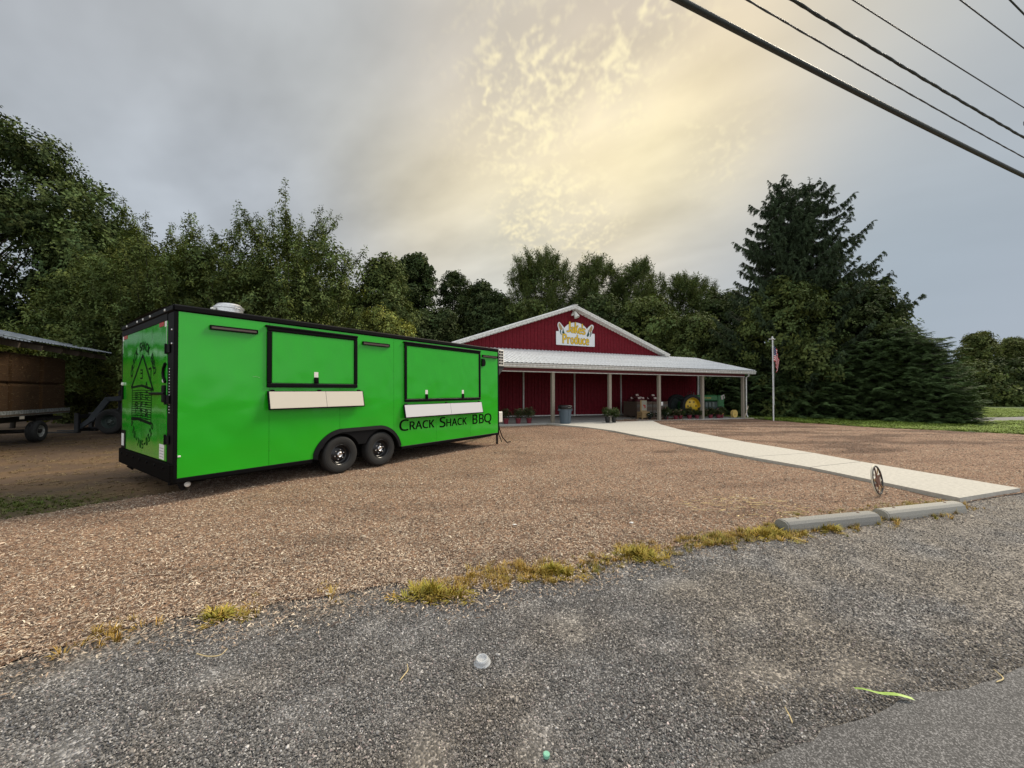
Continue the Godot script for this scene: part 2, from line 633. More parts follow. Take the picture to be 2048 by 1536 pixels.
func ground_mat(key: String, t: String, n: String, tile: float, rough: float, strength: float) -> StandardMaterial3D:
	var m := StandardMaterial3D.new()
	m.resource_name = key
	m.vertex_color_use_as_albedo = true
	m.albedo_texture = T[t]
	m.normal_enabled = true
	m.normal_texture = T[n]
	m.normal_scale = strength
	m.roughness = rough
	m.uv1_triplanar = true
	m.uv1_scale = Vector3.ONE / tile
	mats[key] = m
	return m

# outlines of the ground, (x, z)
var MULCH_FRONT := PackedVector2Array([Vector2(-9.5, -0.75), Vector2(-6.0, -1.15), Vector2(-4.2, -1.60), Vector2(-2.81, -2.18), Vector2(-2.46, -2.52), Vector2(-1.85, -2.72), Vector2(-1.3, -2.98), Vector2(-0.94, -3.08), Vector2(-0.57, -2.98), Vector2(-0.02, -3.30), Vector2(0.53, -3.36), Vector2(1.03, -3.63), Vector2(1.87, -3.95), Vector2(2.51, -4.18), Vector2(3.2, -4.35), Vector2(4.16, -4.62), Vector2(5.2, -4.95), Vector2(5.95, -5.32)])
var MULCH_FRONT_RIGHT := PackedVector2Array([Vector2(7.55, -5.85), Vector2(9.0, -6.35), Vector2(12.0, -7.5), Vector2(16.0, -9.1), Vector2(24.0, -12.2)])
var ROAD_EDGE := PackedVector2Array([Vector2(-30.0, 8.6), Vector2(-2.0, -0.72), Vector2(0.91, -1.58), Vector2(1.38, -1.78), Vector2(2.04, -1.96), Vector2(2.73, -2.13), Vector2(6.0, -3.25), Vector2(40.0, -15.5)])

func mulch_tint(x: float, z: float) -> Color:
	var a := spots.get_noise_2d(x * 0.55, z * 0.55)
	var b := spots.get_noise_2d(x * 2.1 + 90.0, z * 2.1)
	var k := 1.14 + a * 0.24 + b * 0.18
	var c := Color(0.99, 0.98, 0.99) * k
	# wet dark bark: beside the trailer, along the right bed and towards the lot's edge
	var d := smoothstep(0.10, 0.45, spots.get_noise_2d(x * 0.35 + 7.0, z * 1.0 - 30.0) + 0.05) * 0.4
	if x > 3.5 and z < -9.5:
		d = maxf(d, smoothstep(-0.02, 0.24, spots.get_noise_2d(x * 0.22 - 12.0, z * 0.75 + 11.0)) * 0.95)
	if z < -12.5 and x < 3.0:
		d = maxf(d, 0.35 + 0.3 * b)
	c = c.lerp(Color(0.38, 0.30, 0.25), clampf(d, 0.0, 0.85))
	c.a = 1.0
	return c

func gravel_tint(x: float, z: float) -> Color:
	var a := spots.get_noise_2d(x * 0.6 + 31.0, z * 0.6)
	var b := spots.get_noise_2d(x * 1.9, z * 1.9 + 13.0)
	var base := Color(0.90, 0.87, 0.86)
	# tan silt worked up by tyres, more of it to the right and near the road
	var silt := smoothstep(-0.22, 0.36, a * 0.8 + b * 0.45 + 0.26 * smoothstep(0.2, 2.5, x) + 0.34 * smoothstep(-2.5, -1.6, z) * smoothstep(-1.6, 0.2, x) - 0.06)
	var c := base.lerp(Color(0.88, 0.76, 0.63), silt * 0.85)
	c = c * (1.0 + b * 0.14)
	# damp, dark grit gathers along the pavement's edge
	var e := z - (-1.33 - 0.293 * x)
	c = c * (1.0 - 0.45 * exp(-pow((e + 0.10) / 0.11, 2.0)))
	c.a = 1.0
	return c

func road_tint(x: float, z: float) -> Color:
	var a := spots.get_noise_2d(x * 0.8 - 60.0, z * 0.8)
	var c := Color(0.48, 0.465, 0.465) * (1.0 + a * 0.15)
	c.a = 1.0
	return c

func field_tint(x: float, z: float) -> Color:
	# lawn to the right, bare worked earth with dry grass to the left
	var a := spots.get_noise_2d(x * 0.30 + 5.0, z * 0.30)
	var b := spots.get_noise_2d(x * 1.1, z * 1.1 - 40.0)
	var c := Color(1.35, 1.4, 1.05) * (1.0 + a * 0.22 + b * 0.18)
	c.a = 1.0
	return c

func dirt_tint(x: float, z: float) -> Color:
	var a := spots.get_noise_2d(x * 0.45 + 25.0, z * 0.45)
	var b := spots.get_noise_2d(x * 1.6 - 9.0, z * 1.6)
	var c := Color(0.50, 0.44, 0.38)
	c = c.lerp(Color(0.86, 0.74, 0.50), smoothstep(-0.1, 0.45, a + b * 0.6) * 0.8)
	# the yard behind is paler gravel
	c = c.lerp(Color(1.30, 1.20, 1.10), smoothstep(13.2, 14.6, -z) * 0.95)
	# a patch of living grass near the camera's left
	var g := exp(-(pow((x + 6.9) / 1.2, 2.0) + pow((z + 5.2) / 0.5, 2.0)))
	c = c.lerp(Color(0.42, 0.55, 0.20), clampf(g * 0.8 + b * 0.6 * g, 0.0, 0.8))
	c.a = 1.0
	return c

func _ready() -> void:
	rng.seed = 20240
	hills.seed = 3
	hills.frequency = 0.35
	hills.fractal_octaves = 3
	spots.seed = 14
	spots.frequency = 1.0
	spots.fractal_octaves = 4
	# ------------------------------------------------ camera, sky, sun
	var cam := Camera3D.new()
	cam.name = "camera"
	add_child(cam)
	cam.position = Vector3(0, 1.5, 0)
	cam.rotation = Vector3(atan(15.0 / 785.0), 0, 0)
	cam.fov = rad_to_deg(2.0 * atan(768.0 / 785.0))
	cam.near = 0.05
	cam.far = 3000.0
	cam.current = true
	var env := Environment.new()
	env.background_mode = Environment.BG_SKY
	var sky := Sky.new()
	sky.sky_material = make_sky()
	env.sky = sky
	env.ambient_light_source = Environment.AMBIENT_SOURCE_SKY
	env.tonemap_mode = Environment.TONE_MAPPER_LINEAR
	env.tonemap_exposure = EXPOSURE
	env.ssao_enabled = true
	env.ssil_enabled = true
	env.sdfgi_enabled = true
	env.fog_enabled = false
	env.fog_density = 0.0006
	env.fog_light_color = Color(0.72, 0.75, 0.78)
	var we := WorldEnvironment.new()
	we.name = "world_environment"
	we.environment = env
	add_child(we)
	var sun := DirectionalLight3D.new()
	sun.name = "sun"
	add_child(sun)
	sun.light_energy = 0.9
	sun.light_color = Color(1.0, 0.95, 0.86)
	sun.light_angular_distance = 18.0
	sun.shadow_enabled = true
	sun.basis = Basis.looking_at(-Vector3(0.62, 0.72, -0.42).normalized())
	make_textures()
	build_setting()
	build_trailer()
	build_barn()
	build_porch_things()
	build_yard()
	build_plants()

func lay(called: String, mb: MB, m: Material) -> void:
	tag(part(called, mb, m), "", "", "", "structure")

func build_setting() -> void:
	# field: everything out to the horizon
	var field := ground_mat("turf", "turf", "turf_n", 1.6, 0.95, 1.0)
	lay("grass_field", sheet(PackedVector2Array([Vector2(-60, 40), Vector2(90, 40), Vector2(90, -110), Vector2(-60, -110)]), -0.075, 1.5, field_tint), field)
	var far := MB.new()
	far.col = Color(0.95, 0.95, 0.9)
	var R := [Vector3(-900, -0.35, 700), Vector3(900, -0.35, 700), Vector3(900, -0.35, -900), Vector3(-900, -0.35, -900)]
	far.quad(R[0], R[1], R[2], R[3], Vector3.UP)
	lay("far_ground", far, field)
	# bare earth and dry grass to the left and behind the trailer
	var earth := ground_mat("earth", "dirt", "dirt_n", 1.3, 0.95, 1.0)
	var e := wavy(PackedVector2Array([Vector2(-40, 2), Vector2(-9.0, -2.2), Vector2(-5.0, -4.0), Vector2(-2.0, -7.0), Vector2(0.0, -14.0), Vector2(-1.5, -19.0), Vector2(-6.0, -19.0), Vector2(-9.0, -25.0), Vector2(-40.0, -25.0), Vector2(-40, 2)]), 0.5, 0.4, 3)
	lay("earth_yard", sheet(e, -0.014, 0.35, dirt_tint), earth)
	# wood-chip bed
	var chips := ground_mat("chips", "chips", "chips_n", 0.85, 0.95, 1.2)
	var bed := wavy(MULCH_FRONT, 0.12, 0.10, 1)
	bed.append_array(wavy(PackedVector2Array([Vector2(5.95, -5.32), Vector2(7.55, -5.85)]), 0.3, 0.02, 2))
	bed.append_array(wavy(MULCH_FRONT_RIGHT, 0.3, 0.10, 2))
	bed.append_array(wavy(PackedVector2Array([Vector2(24.0, -12.2), Vector2(18.51, -14.22), Vector2(16.36, -19.03), Vector2(14.43, -23.83), Vector2(12.0, -24.6), Vector2(-3.0, -17.0), Vector2(-4.0, -14.5), Vector2(-3.6, -12.0), Vector2(-5.3, -7.4), Vector2(-4.95, -6.0), Vector2(-6.2, -4.3), Vector2(-9.5, -3.2), Vector2(-14, -1.2), Vector2(-9.5, -0.75)]), 0.3, 0.22, 4))
	var clean := PackedVector2Array()
	for p in bed:
		if clean.is_empty() or clean[clean.size() - 1].distance_to(p) > 0.02:
			clean.push_back(p)
	if clean[0].distance_to(clean[clean.size() - 1]) < 0.03:
		clean.remove_at(clean.size() - 1)
	mulch_poly = clean
	lay("mulch_bed", sheet(clean, 0.008, 0.30, mulch_tint), chips)
	# gravel lot in front
	var gm := ground_mat("gravel", "stones", "stones_n", 0.9, 0.9, 1.4)
	gravel_poly = PackedVector2Array([Vector2(-30, 10), Vector2(-30, 3.0), Vector2(-12, 0.0)])
	gravel_poly.append_array(PackedVector2Array([Vector2(-9.5, -1.1), Vector2(-6.0, -1.5), Vector2(-3.0, -2.7), Vector2(-1.0, -3.5), Vector2(2.0, -4.5), Vector2(6.0, -5.7), Vector2(7.6, -6.2), Vector2(12, -7.8), Vector2(24, -12.5), Vector2(44, -20), Vector2(44, 10)]))
	lay("gravel_lot", sheet(gravel_poly, -0.004, 0.25, gravel_tint), gm)
	# paved road under the camera
	var tar := ground_mat("tar", "stones", "stones_n", 0.40, 0.9, 0.6)
	var rp := wavy(ROAD_EDGE, 0.12, 0.05, 6)
	rp.append_array(PackedVector2Array([Vector2(40, 10), Vector2(-30, 10)]))
	road_poly = rp
	lay("paved_road", sheet(rp, 0.012, 0.3, road_tint), tar)
	# a lane through the far field
	var lane_m := mat("far_lane", lin(0.27, 0.26, 0.26), 0.9, 0.0, "grain", 0.8)
	var lane := MB.new()
	for i in 24:
		var a := Vector3(24.0 + i * 2.5, 0, -22.3 - i * 0.62)
		var b := a + Vector3(2.5, 0, -0.62)
		lane.quad(a + Vector3(0, -0.175, 0.95), b + Vector3(0, -0.175, 0.95), b + Vector3(0, -0.175, -1.15), a + Vector3(0, -0.175, -1.15), Vector3.UP)
	lane.xf = Transform3D()
	for i in lane.v.size():
		lane.v[i].y = height(lane.v[i].x, lane.v[i].z) + 0.02
	lay("far_lane", lane, lane_m)
	# concrete walk from the lot to the porch, poured in slabs
	var walk := Node3D.new()
	walk.name = "concrete_walk"
	add_child(walk)
	tag(walk, "", "", "", "structure")
	var near_e := [Vector2(1.6, -17.9), Vector2(2.9, -16.3), Vector2(3.75, -14.6), Vector2(4.25, -12.6), Vector2(4.62, -11.3), Vector2(5.29, -8.75), Vector2(5.71, -7.55), Vector2(6.10, -5.36)]
	var far_e := [Vector2(7.0, -19.6), Vector2(6.55, -17.2), Vector2(6.40, -15.05), Vector2(6.60, -12.8), Vector2(6.72, -11.35), Vector2(7.12, -9.3), Vector2(7.22, -8.15), Vector2(7.62, -5.90)]
	var cm := mat("walk_concrete", lin(0.56, 0.53, 0.47), 0.85, 0.0, "concrete", 0.7, "bump", 0.25)
	for i in near_e.size() - 1:
		var mb := MB.new()
		var g := 0.006
		var a: Vector2 = near_e[i].lerp(near_e[i + 1], g)
		var b: Vector2 = near_e[i].lerp(near_e[i + 1], 1.0 - g)
		var c: Vector2 = far_e[i].lerp(far_e[i + 1], 1.0 - g)
		var d: Vector2 = far_e[i].lerp(far_e[i + 1], g)
		var poly := PackedVector2Array([Vector2(a.x, -a.y), Vector2(b.x, -b.y), Vector2(c.x, -c.y), Vector2(d.x, -d.y)])
		mb.xf = Transform3D(Basis(Vector3.RIGHT, -PI / 2), Vector3.ZERO)
		mb.prism(poly, -0.08, 0.052 if i > 0 else 0.049)
		part("walk_slab", mb, cm, walk)
	build_loose_ground()

var mulch_poly: PackedVector2Array
var gravel_poly: PackedVector2Array
var road_poly: PackedVector2Array
var walk_poly := PackedVector2Array([Vector2(1.6, -17.9), Vector2(2.9, -16.3), Vector2(3.75, -14.6), Vector2(4.25, -12.6), Vector2(5.29, -8.75), Vector2(6.10, -5.36), Vector2(7.62, -5.90), Vector2(7.12, -9.3), Vector2(6.40, -15.05), Vector2(7.0, -19.6)])

const MASK_LO := Vector2(-26.0, -26.0)
const MASK_CELL := 0.03
const MASK_W := 1740
const MASK_H := 900

func mask_of(poly: PackedVector2Array) -> PackedByteArray:
	# which 3 cm squares of ground an outline covers, row by row
	var out := PackedByteArray()
	out.resize(MASK_W * MASK_H)
	for j in MASK_H:
		var z := MASK_LO.y + (j + 0.5) * MASK_CELL
		var cross := []
		for i in poly.size():
			var a := poly[i]
			var b := poly[(i + 1) % poly.size()]
			if (a.y > z) != (b.y > z):
				cross.append(a.x + (b.x - a.x) * (z - a.y) / (b.y - a.y))
		cross.sort()
		for k in range(0, cross.size() - 1, 2):
			var i0 := clampi(int((cross[k] - MASK_LO.x) / MASK_CELL + 0.5), 0, MASK_W)
			var i1 := clampi(int((cross[k + 1] - MASK_LO.x) / MASK_CELL + 0.5), 0, MASK_W)
			for i in range(i0, i1):
				out[j * MASK_W + i] = 1
	return out

func covers(mask: PackedByteArray, p: Vector2) -> bool:
	var i := int((p.x - MASK_LO.x) / MASK_CELL)
	var j := int((p.y - MASK_LO.y) / MASK_CELL)
	if i < 0 or j < 0 or i >= MASK_W or j >= MASK_H:
		return false
	return mask[j * MASK_W + i] == 1

func chip_mesh(k: int) -> ArrayMesh:
	# a bent splinter of wood, about 5 cm
	var mb := MB.new()
	var w: float = [0.006, 0.004, 0.009][k]
	var b: float = [0.004, 0.0, 0.008][k]
	var p := [Vector3(-0.026, 0, 0), Vector3(0.0, b, 0), Vector3(0.026, 0.001, 0)]
	var ws := [w * 0.5, w, w * 0.35]
	for i in 2:
		var a: Vector3 = p[i]
		var c: Vector3 = p[i + 1]
		var u := Vector3(0, 0.0035, 0)
		var wa := Vector3(0, 0, ws[i])
		var wc := Vector3(0, 0, ws[i + 1])
		mb.quad(a - wa + u, c - wc + u, c + wc + u, a + wa + u, Vector3.UP)
		mb.quad(a - wa, c - wc, c - wc + u, a - wa + u, Vector3.FORWARD)
		mb.quad(a + wa, c + wc, c + wc + u, a + wa + u, Vector3.BACK)
	return mb.commit()

func stone_mesh(seed_: int) -> ArrayMesh:
	var r := RandomNumberGenerator.new()
	r.seed = seed_
	var dirs := []
	for p in [Vector3(1, 0, 0), Vector3(-1, 0, 0), Vector3(0, 1, 0), Vector3(0, -1, 0), Vector3(0, 0, 1), Vector3(0, 0, -1)]:
		dirs.append(p * r.randf_range(0.7, 1.15) + Vector3(r.randf_range(-0.3, 0.3), r.randf_range(-0.2, 0.2), r.randf_range(-0.3, 0.3)))
	for i in dirs.size():
		dirs[i].y *= 0.65
	var mb := MB.new()
	for sx in 2:
		for sy in 2:
			for sz in 2:
				var a: Vector3 = dirs[sx]
				var b: Vector3 = dirs[2 + sy]
				var c: Vector3 = dirs[4 + sz]
				var m := (a + b + c) * 0.48
				mb.tri_flat(a, b, m, m)
				mb.tri_flat(b, c, m, m)
				mb.tri_flat(c, a, m, m)
	return mb.commit()

func random_turn(tilt: float) -> Basis:
	return Basis(Vector3.UP, rng.randf() * TAU) * Basis(Vector3.RIGHT, rng.randf_range(-tilt, tilt)) * Basis(Vector3.BACK, rng.randf_range(-tilt, tilt))

func build_loose_ground() -> void:
	# loose chips, thinning with distance
	var mulch_mask := mask_of(mulch_poly)
	var walk_mask := mask_of(walk_poly)
	var gravel_mask := mask_of(gravel_poly)
	var road_mask := mask_of(road_poly)
	var wood := tinted("loose_chip", 0.9)
	var tones := [Color(0.447, 0.343, 0.253), Color(0.333, 0.242, 0.174), Color(0.247, 0.171, 0.121), Color(0.143, 0.096, 0.069), Color(0.590, 0.495, 0.379), Color(0.076, 0.053, 0.042), Color(0.390, 0.323, 0.253)]
	for kind in 3:
		var xs := []
		var cs := []
		var tries := 0
		while xs.size() < 110000 and tries < 330000:
			tries += 1
			# most of them near, fewer with distance
			var d := 2.2 + 22.0 * pow(rng.randf(), 2.3)
			var a := rng.randf_range(-1.05, 1.05)
			var p := Vector2(sin(a), -cos(a)) * d
			if not covers(mulch_mask, p) or covers(walk_mask, p):
				# a few stray onto the gravel by the edge
				var stray := pow(rng.randf(), 3.0) * 0.5
				if covers(walk_mask, p) or not covers(mulch_mask, p + Vector2(-0.36, -0.93) * stray) or rng.randf() < 0.35:
					continue
			var t := mulch_tint(p.x, p.y)
			var s := rng.randf_range(0.20, 0.54) * (1.0 + d * 0.012)
			if rng.randf() < 0.008:
				s *= 2.0
			var c: Color = tones[rng.randi() % tones.size()]
			c = c * (t.r * 0.85 + 0.12) * rng.randf_range(0.85, 1.25)
			c.a = 1.0
			xs.append(Transform3D(random_turn(0.5).scaled(Vector3.ONE * s), Vector3(p.x, height(p.x, p.y) + 0.008 + rng.randf() * 0.012, p.y)))
			cs.append(c)
		many("wood_chips", chip_mesh(kind), wood, xs, cs)
	var rock := tinted("loose_stone", 0.85)
	for kind in 3:
		var xs := []
		var cs := []
		var tries := 0
		while xs.size() < 95000 and tries < 300000:
			tries += 1
			var d := 1.2 + 9.0 * pow(rng.randf(), 1.9)
			var a := rng.randf_range(-1.15, 1.15)
			var p := Vector2(sin(a), -cos(a)) * d
			if not covers(gravel_mask, p) or covers(road_mask, p):
				if not (covers(road_mask, p) and rng.randf() < 0.05):
					continue
			if covers(mulch_mask, p + Vector2(0.03, 0.08)) and rng.randf() < 0.93:
				continue
			var t := gravel_tint(p.x, p.y)
			var silt := clampf((t.r - t.b) * 3.0, 0.0, 1.0)
			if rng.randf() < silt * 0.68:
				continue
			var s := rng.randf_range(0.0024, 0.0062)
			if rng.randf() < 0.03:
				s *= 1.7
			var q := rng.randf()
			var v := 0.06 + 0.25 * q * q
			if rng.randf() < 0.05:
				v = rng.randf_range(0.35, 0.62)
			var c := Color(v * 1.02, v * 0.98, v * 0.95).lerp(Color(v * 0.95, v * 0.80, v * 0.66), silt * 0.85)
			if rng.randf() < 0.08:
				c = Color(v * 1.15, v * 0.95, v * 0.9)
			xs.append(Transform3D(random_turn(0.8).scaled(Vector3.ONE * s), Vector3(p.x, height(p.x, p.y) - 0.002 + s * 0.2, p.y)))
			cs.append(c)
		many("gravel_stones", stone_mesh(40 + kind), rock, xs, cs)

# ---------------------------------------------------------------- lettering
func glyphs(mb: MB, words: String, bold: bool, lo: Vector2, hi: Vector2, z: float, deep := 0.004, turn := 0.0) -> void:
	# letters fitted to a rectangle in the xy plane, facing +z
	var tm := TextMesh.new()
	var sf := SystemFont.new()
	sf.font_names = PackedStringArray(["Droid Sans"])
	sf.font_weight = 700 if bold else 400
	tm.font = sf
	tm.font_size = 64
	tm.pixel_size = 0.01
	tm.depth = 0.02
	tm.curve_step = 1.0
	tm.text = words
	var bb := tm.get_aabb()
	var sx := (hi.x - lo.x) / bb.size.x
	var sy := (hi.y - lo.y) / bb.size.y
	var sz := deep / bb.size.z
	var mid := bb.position + bb.size * 0.5
	var b := Basis(Vector3.BACK, turn) * Basis.from_scale(Vector3(sx, sy, sz))
	var at := Vector3((lo.x + hi.x) * 0.5, (lo.y + hi.y) * 0.5, z)
	mb.add_mesh(tm, Transform3D(b, at - b * mid))

func rect2(x0: float, y0: float, x1: float, y1: float) -> PackedVector2Array:
	return PackedVector2Array([Vector2(x0, y0), Vector2(x1, y0), Vector2(x1, y1), Vector2(x0, y1)])

func circle2(c: Vector2, r: float, n := 28) -> PackedVector2Array:
	var p := PackedVector2Array()
	for i in n:
		p.push_back(c + Vector2(cos(TAU * i / n), sin(TAU * i / n)) * r)
	return p

func frame(mb: MB, x0: float, y0: float, x1: float, y1: float, w: float, z0: float, z1: float, r := 0.006) -> void:
	mb.span(Vector3(x0, y1 - w, z0), Vector3(x1, y1, z1), r)
	mb.span(Vector3(x0, y0, z0), Vector3(x1, y0 + w, z1), r)
	mb.span(Vector3(x0, y0 + w, z0), Vector3(x0 + w, y1 - w, z1), r)
	mb.span(Vector3(x1 - w, y0 + w, z0), Vector3(x1, y1 - w, z1), r)

func add_wheel(parent: Node3D, at: Vector3, r: float, w: float, tyre: Material, rim: Material, bright: Material, out: float) -> void:
	# axle along z; `out` is +1 when the outer face looks to +z
	var wh := Node3D.new()
	wh.name = "wheel"
	parent.add_child(wh, true)
	wh.position = at
	var turn := Transform3D(Basis(Vector3.RIGHT, PI / 2 * out), Vector3.ZERO)
	var mb := MB.new()
	var ri := r * 0.56
	var h := w * 0.5
	mb.lathe([Vector2(ri, -h * 0.8), Vector2(ri + 0.02, -h), Vector2(r * 0.86, -h), Vector2(r * 0.96, -h * 0.82), Vector2(r, -h * 0.6), Vector2(r, -h * 0.24), Vector2(r - 0.010, -h * 0.23), Vector2(r - 0.010, -h * 0.17), Vector2(r, -h * 0.16), Vector2(r, h * 0.16), Vector2(r - 0.010, h * 0.17), Vector2(r - 0.010, h * 0.23), Vector2(r, h * 0.24), Vector2(r, h * 0.6), Vector2(r * 0.965, h * 0.84), Vector2(r * 0.90, h * 0.985), Vector2(r * 0.80, h * 1.02), Vector2(r * 0.70, h * 1.0), Vector2(ri + 0.012, h * 0.92), Vector2(ri, h * 0.8)], 48, turn)
	part("tyre", mb, tyre, wh)
	mb = MB.new()
	mb.lathe([Vector2(ri, -h * 0.8), Vector2(ri + 0.004, h * 0.8), Vector2(ri - 0.008, h * 0.86), Vector2(ri - 0.018, h * 0.78), Vector2(ri * 0.86, h * 0.45), Vector2(ri * 0.80, h * 0.20), Vector2(ri * 0.72, h * 0.10), Vector2(ri * 0.55, h * 0.24), Vector2(ri * 0.42, h * 0.30), Vector2(ri * 0.30, h * 0.28), Vector2(0.0, h * 0.28)], 40, turn)
	part("rim", mb, rim, wh)
	mb = MB.new()
	mb.lathe([Vector2(ri * 0.27, h * 0.2), Vector2(ri * 0.26, h * 0.62), Vector2(ri * 0.20, h * 0.72), Vector2(ri * 0.16, h * 0.66), Vector2(0, h * 0.64)], 20, turn)
	part("hub_cap", mb, bright, wh)
	for k in 6:
		mb = MB.new()
		var a := TAU * k / 6.0 + 0.3
		mb.lathe([Vector2(0.012, 0), Vector2(0.012, h * 0.16), Vector2(0.008, h * 0.2), Vector2(0, h * 0.2)], 6, Transform3D(Basis(Vector3.RIGHT, PI / 2 * out), Vector3(cos(a) * ri * 0.47, sin(a) * ri * 0.47, out * h * 0.28)))
		part("lug_nut", mb, bright, wh)

func build_trailer() -> void:
	var L := 7.144
	var W := 2.966
	var H := 2.371
	var t := thing("food_trailer", "lime green enclosed food trailer with black trim and two closed serving hatches", "food trailer")
	t.transform = Transform3D(Basis(Vector3(0.583, 0.003, -0.812).normalized(), Vector3(-0.007, 1.0, -0.002).normalized(), Vector3(0.812, 0.007, 0.583).normalized()).orthonormalized(), Vector3(-4.532, 0.291, -5.26))
	var green := mat("green_paint", lin(0.018, 0.385, 0.013), 0.13, 0.0, "", 0.45, "ripple", 0.5)
	green.clearcoat_enabled = true
	green.clearcoat = 0.5
	green.metallic_specular = 0.4
	green.clearcoat_roughness = 0.08
	var black := mat("black_trim", lin(0.004, 0.004, 0.0045), 0.5, 0.0, "", 2.0, "bump", 0.1)
	black.metallic_specular = 0.2
	var dull := mat("black_dull", lin(0.016, 0.015, 0.015), 0.8)
	var white := mat("white_board", lin(0.60, 0.555, 0.47), 0.5)
	var pale := mat("pale_board", lin(0.60, 0.60, 0.62), 0.45)
	var alu := mat("aluminium", lin(0.80, 0.80, 0.80), 0.32, 0.9, "soft", 3.0)
	var chrome := mat("bright_metal", lin(0.75, 0.75, 0.76), 0.28, 1.0)
	var ink := mat("sign_ink", lin(0.003, 0.010, 0.004), 0.6)
	ink.metallic_specular = 0.15
	var red := mat("red_lens", lin(0.45, 0.02, 0.015), 0.2)
	var sticker := mat("white_sticker", lin(0.75, 0.74, 0.70), 0.6)
	var lens := mat("brown_lens", lin(0.10, 0.07, 0.06), 0.3)
	dull.metallic_specular = 0.12
	var mb := MB.new()
	# hidden body under the skins
	mb.span(Vector3(0.02, 0.62, -W + 0.02), Vector3(L - 0.02, H - 0.03, -0.014))
	mb.span(Vector3(0.02, 0.02, -W + 0.32), Vector3(L - 0.02, 0.60, -0.32))
	part("body_shell", mb, dull, t)
	# side skins with the wheel opening cut out
	var C1 := Vector2(2.40, 0.045)
	var C2 := Vector2(3.26, 0.050)
	var well := PackedVector2Array()
	well.push_back(Vector2(1.875, -0.1))
	well.push_back(Vector2(1.885, 0.035))
	for i in 9:
		var a := PI - 0.30 - (PI / 2 - 0.42) * i / 8.0
		well.push_back(Vector2(2.46, -0.05) + Vector2(cos(a) * 0.60, sin(a) * 0.575))
	for i in 9:
		var a := PI / 2 - 0.12 - (PI / 2 - 0.38) * i / 8.0
		well.push_back(Vector2(3.19, -0.06) + Vector2(cos(a) * 0.58, sin(a) * 0.585))
	well.push_back(Vector2(3.752, 0.06))
	well.push_back(Vector2(3.76, -0.1))
	var seams := [0.047, 1.185, 2.378, 3.571, 4.764, 5.957, 7.100]
	for i in 6:
		var r := rect2(seams[i] + 0.002, 0.040, seams[i + 1] - 0.002, 2.296)
		for piece in Geometry2D.clip_polygons(r, well):
			mb = MB.new()
			mb.prism(piece, -0.010, 0.0)
			part("side_panel", mb, green, t)
	for i in 6:
		mb = MB.new()
		mb.prism(rect2(seams[i] + 0.002, 0.040, seams[i + 1] - 0.002, 2.296), -W, -W + 0.010)
		part("side_panel", mb, green, t)
	mb = MB.new()
	mb.prism(rect2(-W + 0.05, 0.04, -0.05, 2.296), L - 0.012, L - 0.002)
	mb.xf = Transform3D(Basis(Vector3.UP, PI / 2), Vector3.ZERO)
	var fm := MB.new()
	fm.xf = Transform3D(Basis(Vector3.UP, PI / 2), Vector3.ZERO)
	fm.prism(rect2(0.05, 0.04, W - 0.05, 2.296), L - 0.012, L - 0.002)
	part("front_panel", fm, green, t)
	# rows of rivets down the seams
	mb = MB.new()
	for i in range(1, 6):
		for k in 15:
			var y := 0.12 + 0.15 * k
			if i == 1 or i == 2:
				if y > 0.9 and y < 2.28:
					continue
			if y < 0.62 and i in [2, 3]:
				continue
			for s in [-1, 1]:
				mb.lathe([Vector2(0.006, 0), Vector2(0.004, 0.003), Vector2(0, 0.004)], 6, Transform3D(Basis(Vector3.RIGHT, PI / 2), Vector3(seams[i] + s * 0.012, y, 0.0)))
	tag(part("rivets", mb, green, t), "", "", "", "stuff")
	# black edge trim
	mb = MB.new()
	mb.span(Vector3(-0.012, 2.297, -0.11), Vector3(L + 0.012, 2.392, 0.014), 0.02)
	part("roof_rail", mb, black, t)
	mb = MB.new()
	mb.span(Vector3(-0.012, 2.297, -W - 0.014), Vector3(L + 0.012, 2.392, -W + 0.11), 0.02)
	part("roof_rail", mb, black, t)
	mb = MB.new()
	for i in 9:
		var z0 := -0.10 - (W - 0.20) * i / 9.0
		var z1 := -0.10 - (W - 0.20) * (i + 1) / 9.0
		var f := func(q: float) -> float: return 2.385 + 0.05 * (1.0 - pow((q + W / 2) / (W / 2), 2.0))
		mb.quad(Vector3(0, f.call(z0), z0), Vector3(L, f.call(z0), z0), Vector3(L, f.call(z1), z1), Vector3(0, f.call(z1), z1), Vector3.UP)
	part("roof", mb, mat("roof_metal", lin(0.10, 0.10, 0.10), 0.5), t)
	mb = MB.new()
	mb.span(Vector3(0.0, -0.022, -0.06), Vector3(1.872, 0.0385, 0.008), 0.006)
	part("bottom_rail", mb, black, t)
	mb = MB.new()
	mb.span(Vector3(3.765, -0.022, -0.06), Vector3(L, 0.0385, 0.008), 0.006)
	part("bottom_rail", mb, black, t)
	mb = MB.new()
	mb.span(Vector3(L - 0.042, 0.0, -0.05), Vector3(L + 0.008, 2.295, 0.010), 0.008)
	part("front_post", mb, black, t)
	mb = MB.new()
	mb.span(Vector3(0.0, 0.02, -0.27), Vector3(0.044, 2.295, 0.010), 0.010)
	part("rear_post", mb, black, t)
	mb = MB.new()
	mb.span(Vector3(0.0, 0.02, -W), Vector3(0.04, 2.295, -W + 0.085), 0.010)
	part("rear_post", mb, black, t)
